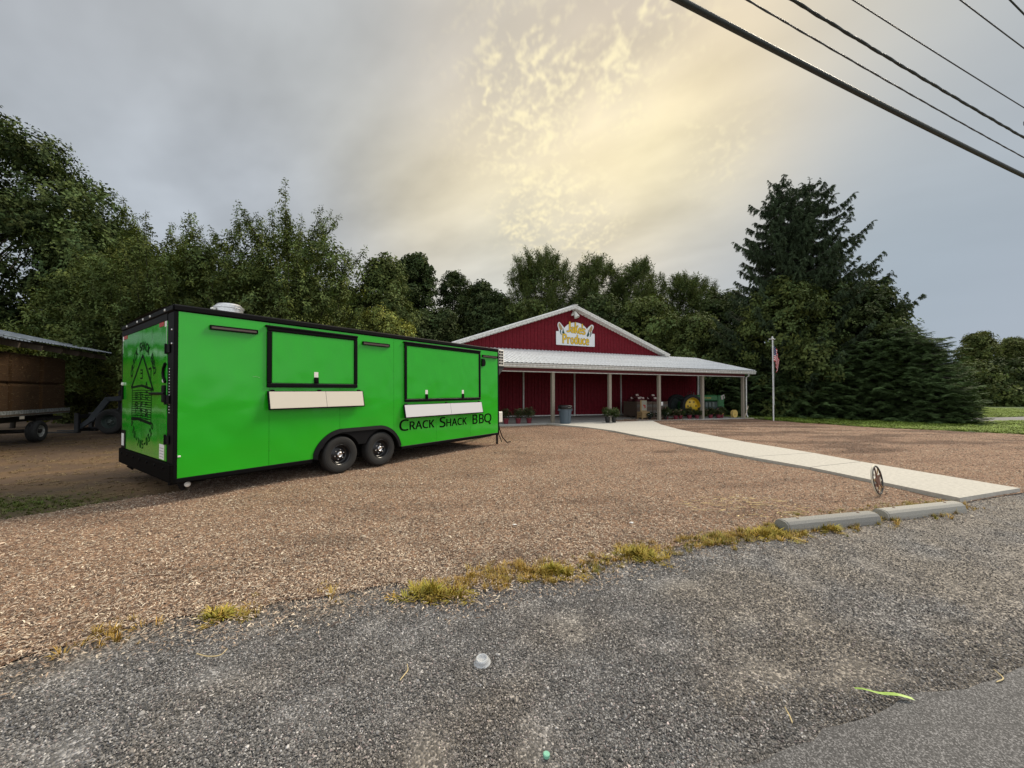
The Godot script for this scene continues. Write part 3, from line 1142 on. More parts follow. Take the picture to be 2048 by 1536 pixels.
	# hatches
	var hatch := func(x0: float, y0: float, x1: float, y1: float, w: float, latches: Array) -> void:
		var h := Node3D.new()
		h.name = "serving_hatch"
		t.add_child(h, true)
		var m2 := MB.new()
		frame(m2, x0, y0, x1, y1, w, 0.001, 0.032, 0.010)
		m2.span(Vector3(x0 - 0.03, y1 - 0.012, 0.001), Vector3(x1, y1 + 0.02, 0.045), 0.008)
		part("hatch_frame", m2, black, h)
		m2 = MB.new()
		m2.span(Vector3(x0 + w + 0.008, y0 + w + 0.008, 0.001), Vector3(x1 - w - 0.008, y1 - w - 0.008, 0.016), 0.004)
		part("hatch_panel", m2, green, h)
		for q in latches:
			m2 = MB.new()
			m2.span(Vector3(q[0] - 0.042, q[1] - 0.085, 0.016), Vector3(q[0] + 0.042, q[1] + 0.02, 0.032), 0.008)
			m2.lathe([Vector2(0.022, 0), Vector2(0.022, 0.012), Vector2(0, 0.014)], 12, Transform3D(Basis(Vector3.RIGHT, PI / 2), Vector3(q[0], q[1] - 0.04, 0.030)))
			part("latch", m2, black, h)
			m2 = MB.new()
			m2.span(Vector3(q[0] - 0.036, q[1] + 0.024, 0.0162), Vector3(q[0] + 0.036, q[1] + 0.115, 0.018))
			part("latch_label", m2, sticker, h)
	hatch.call(1.145, 1.270, 2.722, 2.235, 0.066, [[1.93, 1.425]])
	hatch.call(3.835, 0.972, 6.335, 2.248, 0.062, [[4.453, 1.115], [5.650, 1.115]])
	# fold-down serving shelves, hanging
	var shelf := func(x0: float, x1: float, y1: float, h: float, m: Material, split: float) -> void:
		var s := Node3D.new()
		s.name = "serving_shelf"
		t.add_child(s, true)
		var b := Basis(Vector3.RIGHT, -0.20)
		var m2 := MB.new()
		m2.xf = Transform3D(b, Vector3(x0, y1, 0.030))
		m2.span(Vector3(-0.022, -h - 0.016, -0.014), Vector3(x1 - x0 + 0.022, 0.012, 0.010), 0.006)
		part("shelf_frame", m2, black, s)
		for k in 2:
			m2 = MB.new()
			m2.xf = Transform3D(b, Vector3(x0, y1, 0.030))
			var a := 0.0 if k == 0 else split + 0.002
			var e := split - 0.002 if k == 0 else x1 - x0
			m2.span(Vector3(a, -h, 0.0105), Vector3(e, 0.0, 0.017), 0.003)
			part("shelf_board", m2, m, s)
		for k in 3:
			m2 = MB.new()
			var x := lerpf(x0 + 0.06, x1 - 0.06, k / 2.0)
			m2.span(Vector3(x - 0.03, y1 + 0.008, 0.001), Vector3(x + 0.03, y1 + 0.035, 0.03), 0.004)
			part("shelf_hinge", m2, black, s)
	shelf.call(1.165, 2.812, 1.200, 0.275, white, 0.92)
	shelf.call(3.815, 6.335, 0.905, 0.265, pale, 1.36)
	# awning lights
	for q in [[0.394, 2.092, 1.009, 2.158], [2.833, 2.102, 3.449, 2.170], [6.42, 2.108, 7.055, 2.172]]:
		var l := Node3D.new()
		l.name = "light_bar"
		t.add_child(l, true)
		mb = MB.new()
		frame(mb, q[0], q[1], q[2], q[3], 0.013, 0.001, 0.04, 0.005)
		part("light_housing", mb, black, l)
		mb = MB.new()
		mb.span(Vector3(q[0] + 0.014, q[1] + 0.014, 0.001), Vector3(q[2] - 0.014, q[3] - 0.014, 0.032), 0.006)
		part("light_lens", mb, lens, l)
	# black rounded cover by the front
	mb = MB.new()
	var cov := PackedVector2Array([Vector2(6.385, 1.862), Vector2(6.455, 1.862)])
	for i in 9:
		var a := -PI / 2 + PI * i / 8.0
		cov.push_back(Vector2(6.455 + cos(a) * 0.066, 1.962 + sin(a) * 0.10))
	cov.push_back(Vector2(6.385, 2.062))
	mb.prism(cov, 0.001, 0.045)
	part("socket_cover", mb, black, t)
	# fender: a band round the opening and a plate between the wheels
	mb = MB.new()
	var outer := PackedVector2Array()
	for i in range(1, well.size() - 1):
		outer.push_back(well[i])
	for i in outer.size() - 1:
		var a := outer[i]
		var b := outer[i + 1]
		var nn := (b - a).orthogonal().normalized()
		var a2 := a + nn * 0.0
		var m0 := Vector2(2.83, -0.25)
		var ai := a + (m0 - a).normalized() * 0.075
		var bi := b + (m0 - b).normalized() * 0.075
		mb.quad(Vector3(a.x, a.y, 0.018), Vector3(b.x, b.y, 0.018), Vector3(bi.x, bi.y, 0.040), Vector3(ai.x, ai.y, 0.040), Vector3(0, 0, 1))
		mb.quad(Vector3(a.x, a.y, 0.018), Vector3(b.x, b.y, 0.018), Vector3(b.x, b.y, -0.012), Vector3(a.x, a.y, -0.012), Vector3(-(m0 - a).x, -(m0 - a).y, 0))
		mb.quad(Vector3(ai.x, ai.y, 0.040), Vector3(bi.x, bi.y, 0.040), Vector3(bi.x, bi.y, -0.02), Vector3(ai.x, ai.y, -0.02), Vector3((m0 - a).x, (m0 - a).y, 0))
	mat("fender_plastic", lin(0.010, 0.010, 0.011), 0.5).metallic_specular = 0.2
	part("fender_rim", mb, mat("fender_plastic", lin(0.010, 0.010, 0.011), 0.5), t)
	mb = MB.new()
	var plate := PackedVector2Array()
	for q in outer:
		plate.push_back(q + (Vector2(2.83, -0.25) - q).normalized() * 0.05)
	var cutters := [circle2(C1, 0.385, 36), circle2(C2, 0.385, 36), rect2(1.0, -0.5, 4.5, 0.20)]
	var pieces := [plate]
	for c in cutters:
		var next := []
		for q in pieces:
			for k in Geometry2D.clip_polygons(q, c):
				next.append(k)
		pieces = next
	for q in pieces:
		mb.prism(q, 0.006, 0.014)
	part("fender_plate", mb, mats["fender_plastic"], t)
	mb = MB.new()
	for i in outer.size() - 1:
		mb.quad(Vector3(outer[i].x, outer[i].y, 0.0), Vector3(outer[i + 1].x, outer[i + 1].y, 0.0), Vector3(outer[i + 1].x, outer[i + 1].y, -0.34), Vector3(outer[i].x, outer[i].y, -0.34), Vector3(0, -1, 0))
	mb.quad(Vector3(1.88, 0.6, -0.335), Vector3(3.76, 0.6, -0.335), Vector3(3.76, -0.05, -0.335), Vector3(1.88, -0.05, -0.335), Vector3(0, 0, 1))
	part("wheel_well", mb, dull, t)
	var rubber := mat("tyre_rubber", lin(0.020, 0.020, 0.020), 0.75, 0.0, "grain", 1.5, "bump", 0.25)
	var rimm := mat("black_rim", lin(0.010, 0.010, 0.011), 0.3)
	for c in [C1, C2]:
		add_wheel(t, Vector3(c.x, c.y, -0.095), 0.338, 0.215, rubber, rimm, chrome, 1.0)
	for c in [C1, C2]:
		add_wheel(t, Vector3(c.x, c.y, -W + 0.095), 0.338, 0.215, rubber, rimm, chrome, -1.0)
	# frame, axles, springs, jacks
	mb = MB.new()
	for z in [-0.38, -W + 0.38]:
		mb.span(Vector3(0.05, -0.10, z - 0.03), Vector3(L + 0.1, 0.02, z + 0.03))
	for k in 9:
		mb.span(Vector3(0.3 + k * 0.8, -0.06, -W + 0.3), Vector3(0.34 + k * 0.8, 0.0, -0.3))
	for c in [C1, C2]:
		mb.tube([Vector3(c.x, c.y, -0.2), Vector3(c.x, c.y, -W + 0.2)], [0.04], 10)
	mb.bar(Vector3(2.72, -0.02, -0.30), Vector3(2.83, 0.14, -0.30), 0.05, 0.05)
	mb.bar(Vector3(2.83, 0.14, -0.30), Vector3(2.95, -0.06, -0.30), 0.05, 0.05)
	part("chassis", mb, dull, t)
	mb = MB.new()
	mb.span(Vector3(0.10, -0.10, -0.20), Vector3(0.20, -0.03, -0.10), 0.01)
	mb.tube([Vector3(0.13, -0.10, -0.16), Vector3(0.16, -0.15, -0.16)], [0.03, 0.03], 10)
	part("corner_jack", mb, dull, t)
	mb = MB.new()
	mb.tube([Vector3(0.05, -0.06, -2.7), Vector3(0.12, -0.13, -2.7)], [0.03, 0.03], 10)
	part("corner_jack", mb, dull, t)
	mb = MB.new()
	mb.lathe([Vector2(0.034, 0), Vector2(0.036, 0.02), Vector2(0.02, 0.035), Vector2(0, 0.037)], 16, Transform3D(Basis(Vector3.RIGHT, PI / 2), Vector3(0.185, -0.075, -0.10)))
	part("jack_cap", mb, sticker, t)
	mb = MB.new()
	for z in [-0.95, -W + 0.95]:
		mb.bar(Vector3(L - 0.4, -0.05, z * 1.0), Vector3(L + 1.35, -0.05, -W / 2), 0.07, 0.11)
	mb.tube([Vector3(L + 1.35, -0.05, -W / 2), Vector3(L + 1.62, -0.03, -W / 2)], [0.06, 0.05], 10)
	mb.tube([Vector3(L + 1.15, -0.30, -W / 2), Vector3(L + 1.15, 0.42, -W / 2)], [0.03], 10)
	part("tow_tongue", mb, dull, t)
	mb = MB.new()
	mb.tube([Vector3(L + 0.06, -0.30, -0.12), Vector3(L + 0.06, 0.30, -0.12)], [0.03], 10)
	mb.tube([Vector3(L + 0.03, 0.02, -0.07), Vector3(L + 0.12, -0.12, -0.05), Vector3(L + 0.16, -0.25, -0.03)], [0.012], 8)
	part("front_jack", mb, dull, t)
	# exhaust fan on the roof
	var fan := Node3D.new()
	fan.name = "roof_fan"
	t.add_child(fan, true)
	fan.position = Vector3(0.93, 2.40, -0.90)
	fan.scale = Vector3(0.80, 0.92, 0.80)
	mb = MB.new()
	mb.span(Vector3(-0.30, 0.0, -0.30), Vector3(0.30, 0.10, 0.30), 0.01)
	part("fan_curb", mb, alu, fan)
	mb = MB.new()
	mb.lathe([Vector2(0.25, 0.10), Vector2(0.25, 0.20), Vector2(0.27, 0.205), Vector2(0.27, 0.23), Vector2(0.235, 0.235), Vector2(0.235, 0.255), Vector2(0.20, 0.285), Vector2(0.10, 0.298), Vector2(0.0, 0.30)], 36)
	part("fan_dome", mb, alu, fan)
	mb = MB.new()
	mb.span(Vector3(-0.325, 0.13, 0.0), Vector3(-0.25, 0.19, 0.08), 0.008)
	part("fan_switch_box", mb, sticker, fan)
	# air conditioner on the front wall
	var ac := Node3D.new()
	ac.name = "air_conditioner"
	t.add_child(ac, true)
	ac.position = Vector3(L + 0.04, 1.92, -0.93)
	mb = MB.new()
	mb.span(Vector3(0.0, 0.0, 0.0), Vector3(0.31, 0.47, 0.86), 0.012)
	var acm := mat("appliance_white", lin(0.72, 0.70, 0.64), 0.5)
	part("casing", mb, acm, ac)
	mb = MB.new()
	for i in 2:
		for k in 5:
			mb.span(Vector3(0.075 + i * 0.105, 0.045 + k * 0.083, 0.8605), Vector3(0.155 + i * 0.105, 0.103 + k * 0.083, 0.863))
	part("grille", mb, dull, ac)
	mb = MB.new()
	var tri := PackedVector2Array([Vector2(-0.02, 0.0), Vector2(0.32, 0.0), Vector2(0.32, -0.05), Vector2(0.0, -0.36), Vector2(-0.02, -0.36)])
	mb.prism(tri, 0.80, 0.84)
	mb.prism(tri, 0.06, 0.10)
	mb.span(Vector3(-0.02, -0.03, 0.05), Vector3(0.32, -0.002, 0.86))
	part("bracket", mb, mat("bracket_steel", lin(0.03, 0.032, 0.034), 0.6), ac)
	mb = MB.new()
	mb.span(Vector3(L + 0.04, 0.31, -0.30), Vector3(L + 0.235, 0.61, -0.04), 0.015)
	part("supply_box", mb, acm, t)
	mb = MB.new()
	mb.tube([Vector3(L + 0.10, 0.31, -0.1), Vector3(L + 0.14, 0.1, -0.08), Vector3(L + 0.22, -0.12, -0.05), Vector3(L + 0.30, -0.27, 0.05), Vector3(L + 0.55, -0.28, 0.0)], [0.014], 8)
	part("hose", mb, dull, t)
	# lettering on the side
	mb = MB.new()
	for q in [["C", 3.712, 0.362, 3.955, 0.598], ["RACK", 3.985, 0.372, 4.695, 0.545], ["S", 4.870, 0.354, 5.055, 0.588], ["HACK", 5.090, 0.362, 5.800, 0.535], ["BB", 6.030, 0.352, 6.475, 0.588], ["Q", 6.500, 0.298, 6.800, 0.592]]:
		for k in 4:
			var o := Vector2(cos(TAU * k / 4 + 0.7), sin(TAU * k / 4 + 0.7)) * 0.005
			glyphs(mb, q[0], false, Vector2(q[1], q[2]) + o, Vector2(q[3], q[4]) + o, 0.0025 + 0.0002 * k, 0.003)
	var lb := mat("letter_black", lin(0.003, 0.006, 0.003), 0.6)
	lb.metallic_specular = 0.15
	part("lettering", mb, lb, t)
	# wear on the side: a scuff
	mb = MB.new()
	mb.tube([Vector3(0.95, 1.43, 0.001), Vector3(1.0, 1.44, 0.001), Vector3(1.05, 1.42, 0.001)], [0.002], 5)
	part("scuff", mb, mat("scuff_white", lin(0.25, 0.45, 0.22), 0.6), t)
	mb = MB.new()
	mb.span(Vector3(0.05, 0.322, 0.0005), Vector3(0.085, 0.345, 0.010), 0.003)
	part("side_marker", mb, sticker, t)
	build_rear(t, W, green, black, dull, ink, red, sticker, chrome)

func build_rear(t: Node3D, W: float, green: Material, black: Material, dull: Material, ink: Material, red: Material, sticker: Material, chrome: Material) -> void:
	# everything below is drawn in a frame whose x runs from the far side to the near one and whose z looks out of the back
	var to_back := Transform3D(Basis(Vector3(0, 0, 1), Vector3(0, 1, 0), Vector3(-1, 0, 0)), Vector3(0, 0, 0))
	var d := Node3D.new()
	d.name = "rear_door"
	t.add_child(d, true)
	d.transform = to_back
	var mb := MB.new()
	mb.span(Vector3(-2.885, 0.245, -0.02), Vector3(-0.285, 2.195, 0.004), 0.003)
	part("door_skin", mb, green, d)
	mb = MB.new()
	mb.span(Vector3(-1.587, 0.25, 0.004), Vector3(-1.583, 0.72, 0.0046))
	mb.span(Vector3(-1.587, 1.80, 0.004), Vector3(-1.583, 2.19, 0.0046))
	tag(part("door_seam", mb, dull, d), "", "", "", "stuff")
	mb = MB.new()
	mb.span(Vector3(-W + 0.0, 2.195, -0.03), Vector3(-0.27, 2.296, 0.008), 0.006)
	part("rear_header", mb, black, d)
	mb = MB.new()
	mb.span(Vector3(-W - 0.012, 2.297, -0.10), Vector3(0.012, 2.392, 0.014), 0.02)
	part("roof_rail", mb, black, d)
	mb = MB.new()
	mb.span(Vector3(-W, -0.02, -0.05), Vector3(0.008, 0.235, 0.03), 0.012)
	mat("bumper_black", lin(0.008, 0.007, 0.0065), 0.7, 0.0, "grain", 1.0).metallic_specular = 0.12
	part("bumper_beam", mb, mat("bumper_black", lin(0.008, 0.007, 0.0065), 0.7, 0.0, "grain", 1.0), d)
	for k in 7:
		mb = MB.new()
		mb.lathe([Vector2(0.020, 0), Vector2(0.018, 0.012), Vector2(0, 0.016)], 10, Transform3D(Basis(Vector3.RIGHT, PI / 2), Vector3(-2.75 + k * 0.41, 0.165, 0.03)))
		part("bumper_bolt", mb, black, d)
	for k in 5:
		mb = MB.new()
		mb.lathe([Vector2(0.019, 0), Vector2(0.016, 0.010), Vector2(0, 0.014)], 10, Transform3D(Basis(Vector3.RIGHT, PI / 2), Vector3([-2.55, -1.85, -1.5, -1.1, -0.35][k], 2.345, 0.014)))
		part("marker_light", mb, sticker, d)
	for k in 2:
		mb = MB.new()
		var x: float = [-2.68, -0.53][k]
		mb.span(Vector3(x - 0.11, 2.135, 0.004), Vector3(x + 0.11, 2.193, 0.010))
		part("reflector", mb, red, d)
		mb = MB.new()
		x = [-2.85, -0.345][k]
		mb.span(Vector3(x - 0.03, 2.115, 0.004), Vector3(x + 0.055, 2.193, 0.008))
		part("reflector_end", mb, sticker, d)
	# silver tape down the door's edges
	mb = MB.new()
	mb.span(Vector3(-2.883, 1.9, 0.004), Vector3(-2.855, 2.11, 0.006))
	part("edge_tape", mb, mat("tape", lin(0.4, 0.5, 0.38), 0.5), d)
	mb = MB.new()
	mb.span(Vector3(-0.31, 1.85, 0.004), Vector3(-0.288, 2.11, 0.006))
	part("edge_tape", mb, mat("tape", lin(0.4, 0.5, 0.38), 0.5), d)
	# locking bar with its keepers, hinges, pull handle
	mb = MB.new()
	mb.tube([Vector3(-1.02, 1.185, 0.022), Vector3(-0.30, 1.185, 0.022)], [0.018], 10)
	mb.span(Vector3(-0.43, 1.06, 0.004), Vector3(-0.30, 1.30, 0.03), 0.01)
	part("lock_bar", mb, black, d)
	for k in 2:
		mb = MB.new()
		mb.lathe([Vector2(0.018, 0), Vector2(0.026, 0.02), Vector2(0.022, 0.05), Vector2(0, 0.055)], 12, Transform3D(Basis(), Vector3([-2.80, -0.36][k], 1.335, 0.012)))
		part("bar_cap", mb, sticker, d)
	mb = MB.new()
	mb.span(Vector3(-2.86, 1.09, 0.004), Vector3(-2.78, 1.33, 0.03), 0.01)
	part("lock_keeper", mb, black, d)
	mb = MB.new()
	mb.tube([Vector3(-0.29, 1.60, 0.02), Vector3(-0.37, 1.54, 0.02), Vector3(-0.39, 1.48, 0.02), Vector3(-0.38, 1.42, 0.02), Vector3(-0.29, 1.34, 0.02)], [0.018], 8)
	part("pull_handle", mb, black, d)
	for y in [0.55, 1.10, 1.80]:
		mb = MB.new()
		mb.span(Vector3(-0.30, y - 0.06, 0.004), Vector3(-0.12, y + 0.06, 0.018), 0.006)
		mb.tube([Vector3(-0.275, y - 0.07, 0.02), Vector3(-0.275, y + 0.07, 0.02)], [0.014], 8)
		part("door_hinge", mb, black, d)
	mb = MB.new()
	for k in 16:
		mb.lathe([Vector2(0.009, 0), Vector2(0.007, 0.005), Vector2(0, 0.006)], 6, Transform3D(Basis(Vector3.RIGHT, PI / 2), Vector3(-0.17, 0.92 + k * 0.04, 0.001)))
	mb.lathe([Vector2(0.014, 0), Vector2(0.010, 0.008), Vector2(0, 0.01)], 8, Transform3D(Basis(Vector3.RIGHT, PI / 2), Vector3(-0.08, 2.05, 0.001)))
	mb.lathe([Vector2(0.014, 0), Vector2(0.010, 0.008), Vector2(0, 0.01)], 8, Transform3D(Basis(Vector3.RIGHT, PI / 2), Vector3(-0.08, 1.86, 0.001)))
	tag(part("post_rivets", mb, chrome, d), "", "", "", "stuff")
	# number plate corner and two white stickers
	mb = MB.new()
	mb.span(Vector3(-2.88, 0.25, 0.004), Vector3(-2.60, 0.56, 0.010))
	part("lamp_plate", mb, black, d)
	mb = MB.new()
	mb.span(Vector3(-2.86, 0.29, 0.010), Vector3(-2.70, 0.50, 0.014))
	part("white_sticker", mb, sticker, d)
	mb = MB.new()
	mb.span(Vector3(-0.60, 0.26, 0.004), Vector3(-0.37, 0.47, 0.0055))
	part("white_sticker", mb, sticker, d)
	mb = MB.new()
	for k in 4:
		mb.span(Vector3(-0.58, 0.29 + k * 0.04, 0.0055), Vector3(-0.39, 0.30 + k * 0.04, 0.0060))
	part("sticker_print", mb, mat("grey_print", lin(0.35, 0.34, 0.33), 0.7), d)
	# hand-painted cabin with the name over it and the number under it
	mb = MB.new()
	var z := 0.0055
	var line := func(a: Vector2, b: Vector2, w: float) -> void:
		var nn := (b - a).orthogonal().normalized() * w * 0.5
		mb.prism(PackedVector2Array([a + nn, b + nn, b - nn, a - nn]), z - 0.001, z + 0.001)
	line.call(Vector2(-2.25, 1.285), Vector2(-1.545, 1.79), 0.05)
	line.call(Vector2(-1.545, 1.79), Vector2(-0.93, 1.225), 0.05)
	line.call(Vector2(-2.23, 1.29), Vector2(-1.6, 1.315), 0.032)
	line.call(Vector2(-1.6, 1.315), Vector2(-0.95, 1.245), 0.036)
	line.call(Vector2(-1.19, 1.56), Vector2(-1.06, 1.565), 0.03)
	line.call(Vector2(-1.06, 1.565), Vector2(-1.08, 1.40), 0.03)
	line.call(Vector2(-1.38, 1.27), Vector2(-1.31, 1.36), 0.03)
	line.call(Vector2(-1.31, 1.36), Vector2(-1.24, 1.26), 0.03)
	line.call(Vector2(-2.185, 1.285), Vector2(-2.20, 0.75), 0.026)
	line.call(Vector2(-1.03, 1.25), Vector2(-1.045, 0.735), 0.026)
	line.call(Vector2(-2.23, 0.765), Vector2(-1.8, 0.785), 0.045)
	line.call(Vector2(-1.8, 0.785), Vector2(-1.035, 0.735), 0.045)
	for k in 13:
		var y := 1.235 - k * 0.0365
		line.call(Vector2(-2.19, y), Vector2(-1.62, y + 0.008), 0.011)
		line.call(Vector2(-1.62, y + 0.008), Vector2(-1.04, y - 0.006), 0.011)
	# short brush marks: log ends, boards of the door
	var r := RandomNumberGenerator.new()
	r.seed = 77
	for col in 3:
		var cx: float = [-1.92, -1.60, -1.29][col]
		for k in 9:
			var y := 1.21 - k * 0.052
			var a := Vector2(cx + r.randf_range(-0.09, -0.02), y + r.randf_range(-0.02, 0.02))
			var b := Vector2(cx + r.randf_range(0.02, 0.09), y + r.randf_range(-0.02, 0.02))
			line.call(a, b, 0.018)
			line.call(a, a + Vector2(r.randf_range(-0.02, 0.03), -0.04), 0.016)
			if k % 2:
				line.call(b, b + Vector2(r.randf_range(-0.03, 0.02), -0.04), 0.016)
	# a little window in the roof
	line.call(Vector2(-1.67, 1.56), Vector2(-1.54, 1.56), 0.02)
	line.call(Vector2(-1.67, 1.51), Vector2(-1.54, 1.51), 0.02)
	line.call(Vector2(-1.67, 1.43), Vector2(-1.54, 1.43), 0.02)
	line.call(Vector2(-1.55, 1.56), Vector2(-1.55, 1.43), 0.02)
	part("painted_cabin", mb, ink, d)
	mb = MB.new()
	var s := "CRACK SHACK BBQ"
	for i in s.length():
		if s[i] == " ":
			continue
		var a := deg_to_rad(66.0 - 132.0 * i / (s.length() - 1))
		var c := Vector2(-1.555, 1.235) + Vector2(-sin(a), cos(a)) * Vector2(0.74, 0.70)
		glyphs(mb, s[i], true, c - Vector2(0.054, 0.068), c + Vector2(0.054, 0.068), z, 0.002, a)
	part("arched_name", mb, ink, d)
	mb = MB.new()
	s = "410-705-0320"
	for i in s.length():
		var a := deg_to_rad(-58.0 + 116.0 * i / (s.length() - 1))
		var c := Vector2(-1.575, 1.06) + Vector2(sin(a), -cos(a)) * Vector2(0.70, 0.67)
		var hh := 0.064 if s[i] != "-" else 0.013
		glyphs(mb, s[i], true, c - Vector2(0.044, hh), c + Vector2(0.044, hh), z, 0.002, a)
	part("phone_number", mb, ink, d)

# ---------------------------------------------------------------- the produce barn
const BARN_AT := Vector3(1.785, 0, -22.59)
const BARN_TURN := 0.43808  # 25.1 degrees

func barn_point(x: float, y: float, z: float) -> Vector3:
	return Transform3D(Basis(Vector3.UP, BARN_TURN), BARN_AT) * Vector3(x, y, z)

func slab_y(x: float) -> float:
	return 0.05 - 0.0118 * (x + 1.7)

func ribbed(mb: MB, x0: float, x1: float, y0: Callable, y1: Callable, z: float, pitch := 0.2286, deep := 0.028, out := 1.0) -> void:
	# sheet siding with raised ribs, in the xy plane
	var n := int(round((x1 - x0) / pitch))
	var w := (x1 - x0) / n
	for i in n:
		var a := x0 + i * w
		var xs := [a, a + w * 0.10, a + w * 0.16, a + w * 0.27, a + w * 0.33, a + w * 0.62, a + w * 0.65, a + w * 0.69, a + w * 0.72, a + w]
		var zs := [0.0, 0.0, 1.0, 1.0, 0.0, 0.0, 0.25, 0.25, 0.0, 0.0]
		for k in 9:
			var p0: float = xs[k]
			var p1: float = xs[k + 1]
			var q0: float = z + zs[k] * deep * out
			var q1: float = z + zs[k + 1] * deep * out
			mb.quad(Vector3(p0, y0.call(p0), q0), Vector3(p1, y0.call(p1), q1), Vector3(p1, y1.call(p1), q1), Vector3(p0, y1.call(p0), q0), Vector3((q0 - q1) * 0.9, 0, out * (p1 - p0)))

func ribbed_roof(mb: MB, a: Vector3, along: Vector3, down: Vector3, n: int, up: Vector3) -> void:
	# ribs run down the slope; `along` is the eave, split into n sheets' ribs
	for i in n:
		var p := a + along * (float(i) / n)
		var s := along / n
		var us := [0.0, 0.12, 0.20, 0.34, 0.42, 1.0]
		var hs := [0.0, 0.0, 0.032, 0.032, 0.0, 0.0]
		for k in 5:
			var p0: Vector3 = p + s * us[k] + up * hs[k]
			var p1: Vector3 = p + s * us[k + 1] + up * hs[k + 1]
			mb.quad(p0, p1, p1 + down, p0 + down, up)

func build_barn() -> void:
	var b := thing("produce_barn", "red metal-sided barn with white trim, low gable and open front porch", "barn", BARN_AT, BARN_TURN)
	var redm := mat("red_siding", lin(0.185, 0.013, 0.023), 0.6, 0.0, "soft", 0.6)
	redm.metallic_specular = 0.25
	var wht := mat("white_trim", lin(0.80, 0.79, 0.76), 0.45, 0.0, "soft", 1.0)
	var roofm := mat("white_roofing", lin(0.80, 0.81, 0.815), 0.38, 0.0, "soft", 0.5)
	var beam := mat("red_beam", lin(0.14, 0.012, 0.018), 0.5)
	var wood := mat("post_wood", lin(0.46, 0.40, 0.32), 0.85, 0.0, "wood", 1.5)
	var GX := 2.0
	var GW := 7.15
	var slope := (6.59 - 3.99) / 7.5
	var under := func(x: float) -> float: return 6.42 - absf(x - GX) * slope
	var flat := func(_x: float) -> float: return 3.80
	var mb := MB.new()
	ribbed(mb, GX - GW, GX + GW, flat, under, 0.0)
	part("gable_wall", mb, redm, b)
	# front wall beneath the porch, in bays between the white strips
	var cuts := [-7.0, -4.65, -1.257, 2.165, 5.702, 12.70]
	var foot := func(x: float) -> float: return slab_y(x) + 0.10
	var head := func(_x: float) -> float: return 3.79
	for i in 5:
		mb = MB.new()
		var inset := 0.05 if i in [1, 2, 3] else 0.0
		ribbed(mb, cuts[i] + 0.03, cuts[i + 1] - 0.03, foot, head, -inset)
		part("front_wall" if i in [0, 4] else "sliding_door", mb, redm, b)
	for i in range(1, 5):
		mb = MB.new()
		mb.span(Vector3(cuts[i] - 0.035, slab_y(cuts[i]) + 0.03, -0.05), Vector3(cuts[i] + 0.035, 3.7, 0.035), 0.006)
		part("door_trim", mb, wht, b)
	for i in 5:
		mb = MB.new()
		mb.xf = Transform3D(Basis(Vector3.BACK, -0.0118), Vector3(0, 0.03, 0))
		mb.span(Vector3(cuts[i] + 0.04, 0.05, -0.04), Vector3(cuts[i + 1] - 0.04, 0.115, 0.03), 0.006)
		part("base_trim", mb, wht, b)
	mb = MB.new()
	mb.span(Vector3(12.66, slab_y(12.7), -0.06), Vector3(12.75, 3.7, 0.04), 0.006)
	part("corner_trim", mb, wht, b)
	# side and back walls
	mb = MB.new()
	var hb := 11.0
	mb.quad(Vector3(GX - GW, 0, 0), Vector3(GX - GW, 3.95, 0), Vector3(GX - GW, 3.95, -hb), Vector3(GX - GW, 0, -hb), Vector3(-1, 0, 0))
	mb.quad(Vector3(12.70, -0.3, 0), Vector3(12.70, 3.6, 0), Vector3(12.70, 3.6, -hb), Vector3(12.70, -0.3, -hb), Vector3(1, 0, 0))
	mb.quad(Vector3(GX - GW, -0.3, -hb), Vector3(12.70, -0.3, -hb), Vector3(12.70, 3.6, -hb), Vector3(GX - GW, 3.6, -hb), Vector3(0, 0, -1))
	mb.tri_flat(Vector3(GX - GW, 3.6, -hb), Vector3(GX + GW, 3.6, -hb), Vector3(GX, 6.4, -hb), Vector3(0, 0, -1))
	mb.quad(Vector3(GX + GW, 3.60, 0), Vector3(GX + GW, 3.99, 0), Vector3(GX + GW, 3.99, -hb), Vector3(GX + GW, 3.60, -hb), Vector3(1, 0, 0))
	part("side_wall", mb, redm, b)
	# main roof
	for s in [-1.0, 1.0]:
		mb = MB.new()
		var up := Vector3(s * slope, 1, 0).normalized()
		ribbed_roof(mb, Vector3(GX, 6.60, 0.42), Vector3(0, 0, -hb - 0.8), Vector3(s * 7.5, -7.5 * slope, 0), 40, up)
		part("main_roof", mb, roofm, b)
		# rake: a stepped white fascia
		mb = MB.new()
		mb.bar(Vector3(GX, 6.50, 0.40), Vector3(GX + s * 7.5, 6.50 - 7.5 * slope, 0.40), 0.03, 0.16, 0.004)
		mb.bar(Vector3(GX, 6.56, 0.425), Vector3(GX + s * 7.52, 6.56 - 7.52 * slope, 0.425), 0.03, 0.075, 0.004)
		part("rake_fascia", mb, wht, b)
		mb = MB.new()
		mb.quad(Vector3(GX, 6.42, 0.39), Vector3(GX + s * 7.5, 6.42 - 7.5 * slope, 0.39), Vector3(GX + s * 7.5, 6.42 - 7.5 * slope, 0.0), Vector3(GX, 6.42, 0.0), Vector3(0, -1, 0))
		mb.quad(Vector3(GX + s * 7.15, 3.90, 0.38), Vector3(GX + s * 7.48, 3.90, 0.38), Vector3(GX + s * 7.48, 3.90, -hb), Vector3(GX + s * 7.15, 3.90, -hb), Vector3(0, -1, 0))
		mb.span(Vector3(GX + s * 7.32 - 0.17, 3.83, 0.0), Vector3(GX + s * 7.32 + 0.17, 3.975, 0.385), 0.004)
		part("soffit", mb, wht, b)
		mb = MB.new()
		mb.bar(Vector3(GX + s * 0.02, 6.395, 0.012), Vector3(GX + s * 7.1, 6.395 - 7.08 * slope, 0.012), 0.02, 0.05)
		part("rake_strip", mb, wht, b)
	mb = MB.new()
